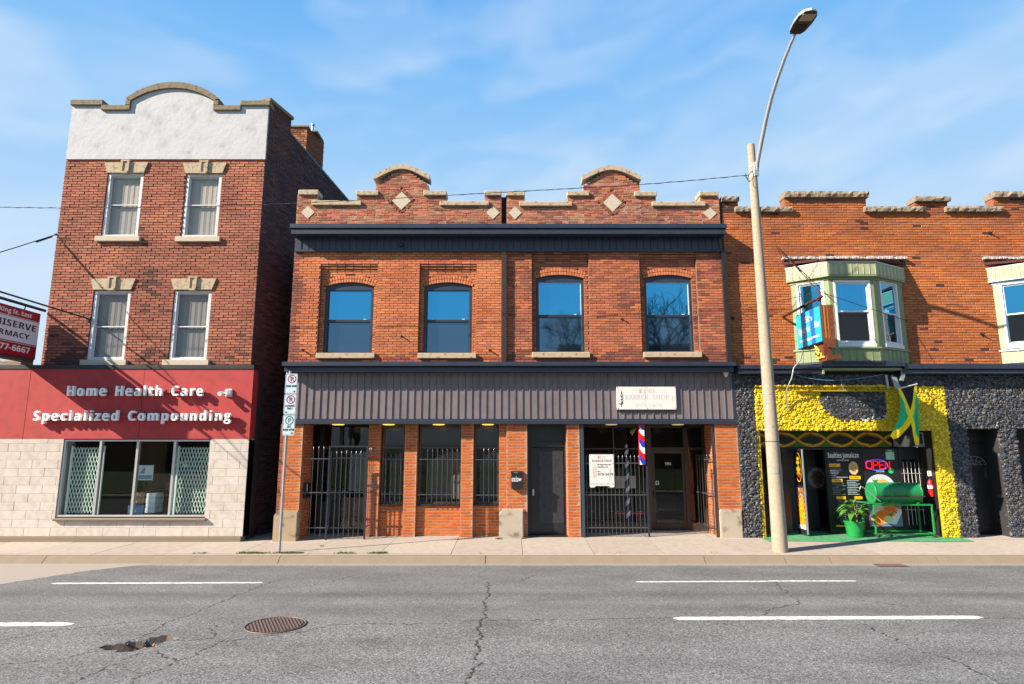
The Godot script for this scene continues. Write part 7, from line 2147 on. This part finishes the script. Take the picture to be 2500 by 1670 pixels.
# ---------------------------------------------------------------- street furniture
func parking_plate(o: Node3D, F: Transform3D, kind: int) -> void:
	var b := mb(); b.xf = F
	var w := 0.152; var h := 0.245
	var pts := []
	for q in [[w - 0.03, h - 0.03, 0.0], [-w + 0.03, h - 0.03, 90.0], [-w + 0.03, -h + 0.03, 180.0], [w - 0.03, -h + 0.03, 270.0]]:
		for k in 4:
			var a := deg_to_rad(q[2] + 30.0 * k)
			pts.append(Vector2(q[0] + 0.03 * cos(a), q[1] + 0.03 * sin(a)))
	b.prism(pts, 0.0, 0.004)
	var pl := part("sign_plate", b, M.sign_face, o)
	b = mb(); b.xf = F
	for r in [[-w + 0.012, w - 0.012, h - 0.018, h - 0.013], [-w + 0.012, w - 0.012, -h + 0.013, -h + 0.018], [-w + 0.012, -w + 0.017, -h + 0.018, h - 0.018], [w - 0.017, w - 0.012, -h + 0.018, h - 0.018]]: b.box(r[0], r[1], r[2], r[3], 0.004, 0.006)
	part("border", b, M.black_print, pl)
	b = mb(); b.xf = F
	var c := Vector2(0.01, 0.115)
	for i in 28:
		var a0 := TAU * i / 28; var a1 := TAU * (i + 1) / 28
		b.quad(V(c.x + 0.082 * cos(a0), c.y + 0.082 * sin(a0), 0.007), V(c.x + 0.106 * cos(a0), c.y + 0.106 * sin(a0), 0.007), V(c.x + 0.106 * cos(a1), c.y + 0.106 * sin(a1), 0.007), V(c.x + 0.082 * cos(a1), c.y + 0.082 * sin(a1), 0.007))
	if kind < 2: b.quad(V(c.x - 0.07, c.y + 0.055, 0.0095), V(c.x + 0.055, c.y - 0.07, 0.0095), V(c.x + 0.07, c.y - 0.055, 0.0095), V(c.x - 0.055, c.y + 0.07, 0.0095))
	part("ring", b, M.dark_red if kind < 2 else M.green_print, pl)
	var at := func(x: float, y: float) -> Transform3D: return F * Transform3D(Basis(), V(x, y, 0.005))
	letters("lettering", "P", at.call(c.x + 0.004, c.y - 0.052), 0.105, M.black_print if kind < 2 else M.green_print, pl)
	if kind == 0: letters("lettering", "2AM-7AM", at.call(0.0, -0.085), 0.055, M.black_print, pl, 0.26)
	elif kind == 1:
		letters("lettering", "LOADING", at.call(0.0, -0.06), 0.046, M.black_print, pl, 0.23); letters("lettering", "ONLY", at.call(0.0, -0.125), 0.046, M.black_print, pl, 0.14)
	else:
		letters("lettering", "2H", at.call(0.0, -0.06), 0.055, M.black_print, pl); letters("lettering", "8AM-6PM", at.call(0.0, -0.135), 0.052, M.black_print, pl, 0.26)
	b = mb(); b.xf = F
	var s := -1.0 if kind == 1 else 1.0
	b.prism([Vector2(s * 0.12, -0.19), Vector2(s * 0.085, -0.162), Vector2(s * 0.085, -0.218)], 0.004, 0.007); b.box(minf(s * 0.05, s * 0.09), maxf(s * 0.05, s * 0.09), -0.197, -0.183, 0.004, 0.0065)
	part("arrow", b, M.black_print, pl)

func street_things() -> void:
	var b: MB
	var o: Node3D
	# parking sign post
	o = thing("parking_sign", "grey steel post with three stacked parking signs at the kerb", "street sign", V(-5.462, gy(-5.46, 1.77), 1.77))
	b = mb(); b.tube([V(-5.462, -0.05, 1.77), V(-5.452, 4.28, 1.77)], 0.032, 12); b.tube([V(-5.458, 1.75, 1.77), V(-5.457, 1.84, 1.77)], 0.037, 12); part("post", b, M.galvanised, o)
	for k in 3:
		parking_plate(o, Transform3D(Basis(Vector3.UP, deg_to_rad(-4.0)), V(-5.395 - 0.002 * k, 3.965 - k * 0.503, 1.812)), k)
	# street lamp
	o = thing("street_lamp", "tall tapered concrete street lamp with curved arm over the street", "street lamp", V(6.31, gy(6.3, 1.74), 1.74))
	b = mb()
	var pp := []; var pr := []
	for i in 25:
		var f := i / 24.0
		pp.append(V(6.313 - 0.05 * f, lerpf(-0.05, 10.25, f), 1.74)); pr.append(lerpf(0.178, 0.092, f))
	b.tube(pp, pr, 28); part("pole", b, M.pole_concrete, o)
	b = mb()
	for q in [[3.70, 0.151], [2.91, 0.157]]: b.tube([V(6.295, q[0], 1.74), V(6.295, q[0] + 0.022, 1.74)], q[1], 28, false)
	part("steel_band", b, M.galvanised, o)
	b = mb(); b.tube([V(6.30, 2.56, 1.74), V(6.30, 2.575, 1.74)], 0.1595, 28, false); part("dark_band", b, M.cable, o)
	b = mb(); b.xf = Transform3D(Basis(), V(6.305, 1.7, 1.74))
	for q in [[20.0, 65.0, 1.72 - 1.7, 0.30], [-60.0, 10.0, 0.12, 0.14], [55.0, 78.0, -0.05, 0.42]]:
		for i in 8:
			var a0 := deg_to_rad(lerpf(q[0], q[1], i / 8.0)); var a1 := deg_to_rad(lerpf(q[0], q[1], (i + 1) / 8.0))
			var R := 0.1695
			b.quad(V(R * sin(a0), q[2] + 0.01 * sin(i * 2.0), R * cos(a0)), V(R * sin(a1), q[2], R * cos(a1)), V(R * sin(a1), q[2] + q[3] + 0.015 * sin(i * 3.0), R * cos(a1)), V(R * sin(a0), q[2] + q[3], R * cos(a0)))
	part("paper_remnants", b, M.pole_paper, o)
	b = mb()
	var arm := [V(6.345, 9.42, 1.80), V(6.345, 9.66, 1.86), V(6.34, 10.10, 2.24), V(6.32, 10.50, 2.66), V(6.30, 10.82, 3.08), V(6.29, 11.06, 3.50), V(6.28, 11.26, 3.92), V(6.27, 11.39, 4.30), V(6.27, 11.46, 4.52)]
	b.tube(arm, [0.05, 0.052, 0.05, 0.047, 0.043, 0.039, 0.035, 0.032, 0.03], 14); part("arm", b, M.lamp_grey, o)
	b = mb()
	for y in [9.36, 9.62]: b.tube([V(6.272, y, 1.74), V(6.272, y + 0.06, 1.74)], 0.103, 20, false)
	b.bev(6.25, 6.38, 9.34, 9.72, 1.80, 1.86, 0.01)
	part("clamp", b, M.galvanised, o)
	var H := Transform3D(Basis(Vector3.RIGHT, deg_to_rad(0.5)), V(6.28, 11.49, 4.50))   # head, long axis outward and up
	b = mb(); b.xf = H
	var outl := []
	for q in [[-0.11, 0.0], [-0.17, 0.10], [-0.205, 0.36], [-0.195, 0.60], [-0.13, 0.74], [0.0, 0.79], [0.13, 0.74], [0.195, 0.60], [0.205, 0.36], [0.17, 0.10], [0.11, 0.0]]: outl.append(Vector2(q[0], q[1]))
	for i in outl.size():   # shallow dome above a flat rim
		var p: Vector2 = outl[i]; var q: Vector2 = outl[(i + 1) % outl.size()]
		var c := Vector2(0, 0.40)
		var lv := [[1.0, -0.02], [1.0, 0.02], [0.9, 0.065], [0.6, 0.105], [0.0, 0.115]]
		for k in lv.size() - 1:
			var p0: Vector2 = c + (p - c) * lv[k][0]; var q0: Vector2 = c + (q - c) * lv[k][0]; var p1: Vector2 = c + (p - c) * lv[k + 1][0]; var q1: Vector2 = c + (q - c) * lv[k + 1][0]
			if lv[k + 1][0] > 0: b.quad(V(p0.x, lv[k][1], p0.y), V(p1.x, lv[k + 1][1], p1.y), V(q1.x, lv[k + 1][1], q1.y), V(q0.x, lv[k][1], q0.y))
			else: b.tri(V(p0.x, lv[k][1], p0.y), V(p1.x, lv[k + 1][1], p1.y), V(q0.x, lv[k][1], q0.y))
	part("lamp_head", b, M.lamp_grey, o)
	b = mb(); b.xf = H
	for i in range(1, outl.size() - 1): b.tri(V(outl[0].x, -0.021, outl[0].y), V(outl[i + 1].x, -0.021, outl[i + 1].y), V(outl[i].x, -0.021, outl[i].y))
	for x in [-0.12, -0.08, -0.04, 0.0, 0.04, 0.08, 0.12]: b.box(x - 0.006, x + 0.006, -0.04, -0.021, 0.06, 0.34)
	b.box(-0.18, 0.18, -0.03, -0.021, 0.40, 0.425)
	part("lamp_base", b, M.lamp_dark, o)
	b = mb(); b.xf = H; b.bev(-0.145, 0.145, -0.045, -0.022, 0.455, 0.69, 0.012); part("lens", b, M.lens, o)
	# overhead wire
	o = thing("overhead_wire", "thin dark overhead wire running left from the street lamp past the roofs", "wire", V(6.2, 9.42, 1.7))
	var base := [[-26.0, 9.0], [-20.0, 8.75], [-13.23, 8.547], [-11.7, 8.525], [-9.0, 8.545], [-6.46, 8.614], [-3.3, 8.77], [-0.16, 8.961], [1.7, 9.065], [3.47, 9.175], [4.8, 9.29], [6.20, 9.43]]
	b = mb()
	var w1 := []; var w2 := []
	for i in base.size() - 1:
		var steps := 14
		for k in steps:
			var f := float(k) / steps
			var x := lerpf(base[i][0], base[i + 1][0], f); var y := lerpf(base[i][1], base[i + 1][1], f)
			w1.append(V(x, y, 1.70)); w2.append(V(x, y + 0.012 * sin(x * 11.0), 1.70 + 0.012 * cos(x * 11.0)))
	w1.append(V(6.2, 9.43, 1.70)); w2.append(V(6.2, 9.44, 1.70))
	b.tube(w1, 0.0085, 5); b.tube(w2, 0.006, 4); part("wire", b, M.cable, o)
	b = mb()
	var lp := []
	for i in 14: lp.append(V(6.14 + 0.085 * cos(i * 0.5), 9.30 + 0.16 * sin(i * 0.5 + 0.8), 1.84 + 0.01 * i))
	b.tube(lp, 0.008, 5); b.tube([V(6.10, 9.45, 1.70), V(6.07, 9.42, 1.72), V(6.12, 9.26, 1.76)], 0.014, 6); part("loop", b, M.cable, o)
	# manhole and gutter grate
	o = thing("manhole_cover", "round brown cast iron manhole cover with a grid of studs sunk in the street", "manhole cover", V(-3.48, -0.14, 7.27))
	b = mb(); b.lathe(V(-3.48, -0.15, 7.27), [Vector2(0.44, 0.0), Vector2(0.44, 0.012), Vector2(0.40, 0.014), Vector2(0.0, 0.0135)], 40); part("plate", b, M.cast_dark, o)
	b = mb()
	for i in range(-7, 8):
		for k in range(-7, 8):
			var p := Vector2(i * 0.052 + (0.026 if k % 2 else 0.0), k * 0.052)
			if p.length() < 0.385: b.bev(-3.48 + p.x - 0.017, -3.48 + p.x + 0.017, -0.136, -0.122, 7.27 + p.y - 0.017, 7.27 + p.y + 0.017, 0.006)
	part("studs", b, M.cast_iron, o)
	b = mb(); var circ := []
	for i in 41: circ.append(V(-3.48 + 0.425 * cos(TAU * i / 40), -0.136, 7.27 + 0.425 * sin(TAU * i / 40)))
	b.tube(circ, 0.014, 6, false); part("rim", b, M.cast_iron, o)
	o = thing("gutter_grate", "rusty storm drain grate in the gutter below the restaurant", "drain grate", V(8.37, -0.14, 2.62))
	b = mb(); b.box(8.05, 8.69, -0.15, -0.134, 2.46, 2.78); part("frame", b, M.cast_dark, o)
	for i in 12:
		b = mb(); b.bev(8.08 + i * 0.05, 8.105 + i * 0.05, -0.134, -0.122, 2.49, 2.75, 0.004); part("bar", b, M.cast_iron, o)
	# weeds in the pavement seams
	var xf := []; var cols := []
	var blade := mb()
	for k in 3:
		var a := k * 2.1
		var d := V(cos(a), 0, sin(a)) * 0.5
		blade.tri(V(-0.18, 0, 0).rotated(Vector3.UP, a), V(0.18, 0, 0).rotated(Vector3.UP, a), V(0, 1, 0) + d)
	var spots := []
	for i in 2600:
		var x := rng.randf_range(-7.4, -2.9) if i < 1900 else rng.randf_range(-2.6, 6.0)
		var keep := 0.5 + 0.5 * sin(x * 4.1 + 1.0) * sin(x * 1.7)
		if i >= 1900: keep *= 0.5
		keep = clampf(keep * 2.2 - 0.9, 0, 1)
		if rng.randf() < keep: spots.append(V(x, 0, 1.93 + rng.randfn(0, 0.035)))
	for q in [[-0.33, 0.22], [0.33, 0.22], [-4.7, 1.0], [0.3, 0.2], [-0.36, 0.18]]:
		for k in 14: spots.append(V(q[0] + rng.randfn(0, 0.03), 0, q[1] + rng.randfn(0, 0.02)))
	for p in spots:
		p.y = gy(p.x, p.z) - 0.004
		var s := rng.randf_range(0.02, 0.05)
		xf.append(Transform3D(Basis(Vector3.UP, rng.randf() * TAU) * Basis.from_scale(V(s * 1.2, s * 1.1, s * 1.2)), p))
		cols.append(Color(0.07, 0.13, 0.012).lerp(Color(0.14, 0.13, 0.03), rng.randf()))
	var gm := mat("weed", Color.WHITE, 0.9); gm.vertex_color_use_as_albedo = true
	var weeds := stuff("weeds", blade.mesh(), gm, xf, cols, self)
	tag(weeds, "small green weeds and moss growing in the pavement seams", "weeds")
	# a few crumbs of litter
	var lit := [[-3.9, 1.45, 0.03], [-2.9, 1.2, 0.02], [3.2, 1.1, 0.025], [4.2, 0.95, 0.02]]
	for i in lit.size():
		o = thing("litter", ["scrap of pale paper on the pavement before the entrance gate", "tiny pale scrap on the pavement before the barred windows", "small scrap on the pavement before the barber railing", "small scrap on the pavement before the barber door"][i], "litter", V(lit[i][0], gy(lit[i][0], lit[i][1]), lit[i][1]))
		b = mb()
		var y := gy(lit[i][0], lit[i][1]) + 0.006; var s: float = lit[i][2]
		b.quad(V(lit[i][0] - s, y, lit[i][1] + s * 0.6), V(lit[i][0] + s, y + 0.006, lit[i][1] + s), V(lit[i][0] + s * 1.2, y, lit[i][1] - s), V(lit[i][0] - s * 0.7, y + 0.01, lit[i][1] - s * 0.7)); part("scrap", b, M.sign_white, o)

# ---------------------------------------------------------------- what the windows mirror
func bare_tree(label: String, at: Vector3, height: float, sd: int, spread: float) -> void:
	var o := thing("bare_tree", label, "tree", at, "bare trees mirrored in the windows")
	var r := RandomNumberGenerator.new(); r.seed = sd
	var trunk := mb(); var twigs := mb()
	var todo := [[at, V(r.randf_range(-0.06, 0.06), 1, r.randf_range(-0.06, 0.06)).normalized(), height * 0.30, height * 0.022, 0]]
	while todo.size():
		var q: Array = todo.pop_back()
		var p: Vector3 = q[0]; var d: Vector3 = q[1]; var L: float = q[2]; var R: float = q[3]; var lev: int = q[4]
		var pts := [p]; var rad := [R]
		var steps := 3
		for i in steps:
			d = (d + V(r.randfn(0, 0.12), r.randfn(0, 0.08) + 0.03, r.randfn(0, 0.12))).normalized()
			p += d * L / steps
			pts.append(p); rad.append(lerpf(R, R * 0.66, (i + 1.0) / steps))
		(trunk if lev < 2 else twigs).tube(pts, rad, 7 if lev < 2 else (4 if lev < 4 else 3), false)
		if lev >= 8: continue
		var n: int = 3 if lev < 3 or r.randf() < 0.35 else 2
		for i in n:
			var ax := d.cross(V(r.randfn(0, 1), r.randfn(0, 1), r.randfn(0, 1))).normalized()
			var nd := d.rotated(ax, r.randf_range(0.25, 0.75) * spread)
			todo.append([pts[pts.size() - 1 - (r.randi() % 2 if i else 0)], nd, L * r.randf_range(0.66, 0.84), maxf(R * 0.66, 0.011), lev + 1])
	part("trunk", trunk, M.bark, o)
	var tw := part("branches", twigs, M.bark, o)

func opposite_side() -> void:
	bare_tree("large bare tree mirrored in the rightmost upper barber window", V(10.2, 0, 30.5), 15.5, 12, 1.0)
	bare_tree("fine branched bare tree mirrored in the third upper barber window", V(4.2, 0, 37.0), 14.0, 31, 0.85)
	bare_tree("smaller bare tree mirrored low in the leftmost upper barber window", V(-16.0, 0, 44.0), 11.0, 57, 0.9)
	var k := 0
	for h in [[14.0, 52.0, 16.0, 8.5, 14.5], [-38.0, 46.0, 11.0, 7.0, 11.0], [36.0, 50.0, 14.0, 7.0, 11.5]]:
		var o := thing("house", ["long dark roofed house mirrored low in the rightmost upper barber window", "dark gabled house mirrored in the lower left pharmacy window", "dark roofed house mirrored in the far right bay window"][k], "house", V(h[0], 0, h[1]))
		var b := mb(); b.box(h[0] - h[2] / 2, h[0] + h[2] / 2, 0, h[3], h[1], h[1] + 9.0); part("wall", b, M.mortar_red, o)
		b = mb(); b.xf = Transform3D(Basis(), V(h[0], 0, h[1]))
		if k == 1: b.prism([Vector2(-h[2] / 2 - 0.4, h[3]), Vector2(h[2] / 2 + 0.4, h[3]), Vector2(0, h[4])], -0.4, 9.4)
		else:
			var q := mb(); q.prism([Vector2(-0.5, h[3]), Vector2(9.5, h[3]), Vector2(4.5, h[4])], -h[2] / 2 - 0.4, h[2] / 2 + 0.4)
			b.add(q.mesh(), Transform3D(Basis(V(0, 0, 1), V(0, 1, 0), V(-1, 0, 0)), V(h[0], 0, h[1])))
		part("roof", b, M.roof_felt, o)
		for i in 4:
			b = mb(); var x: float = h[0] - h[2] / 2 + (i + 0.5) * h[2] / 4
			b.box(x - 0.5, x + 0.5, 4.2, 5.8, h[1] - 0.06, h[1] - 0.01); part("window", b, M.grey_mirror, o)
		k += 1
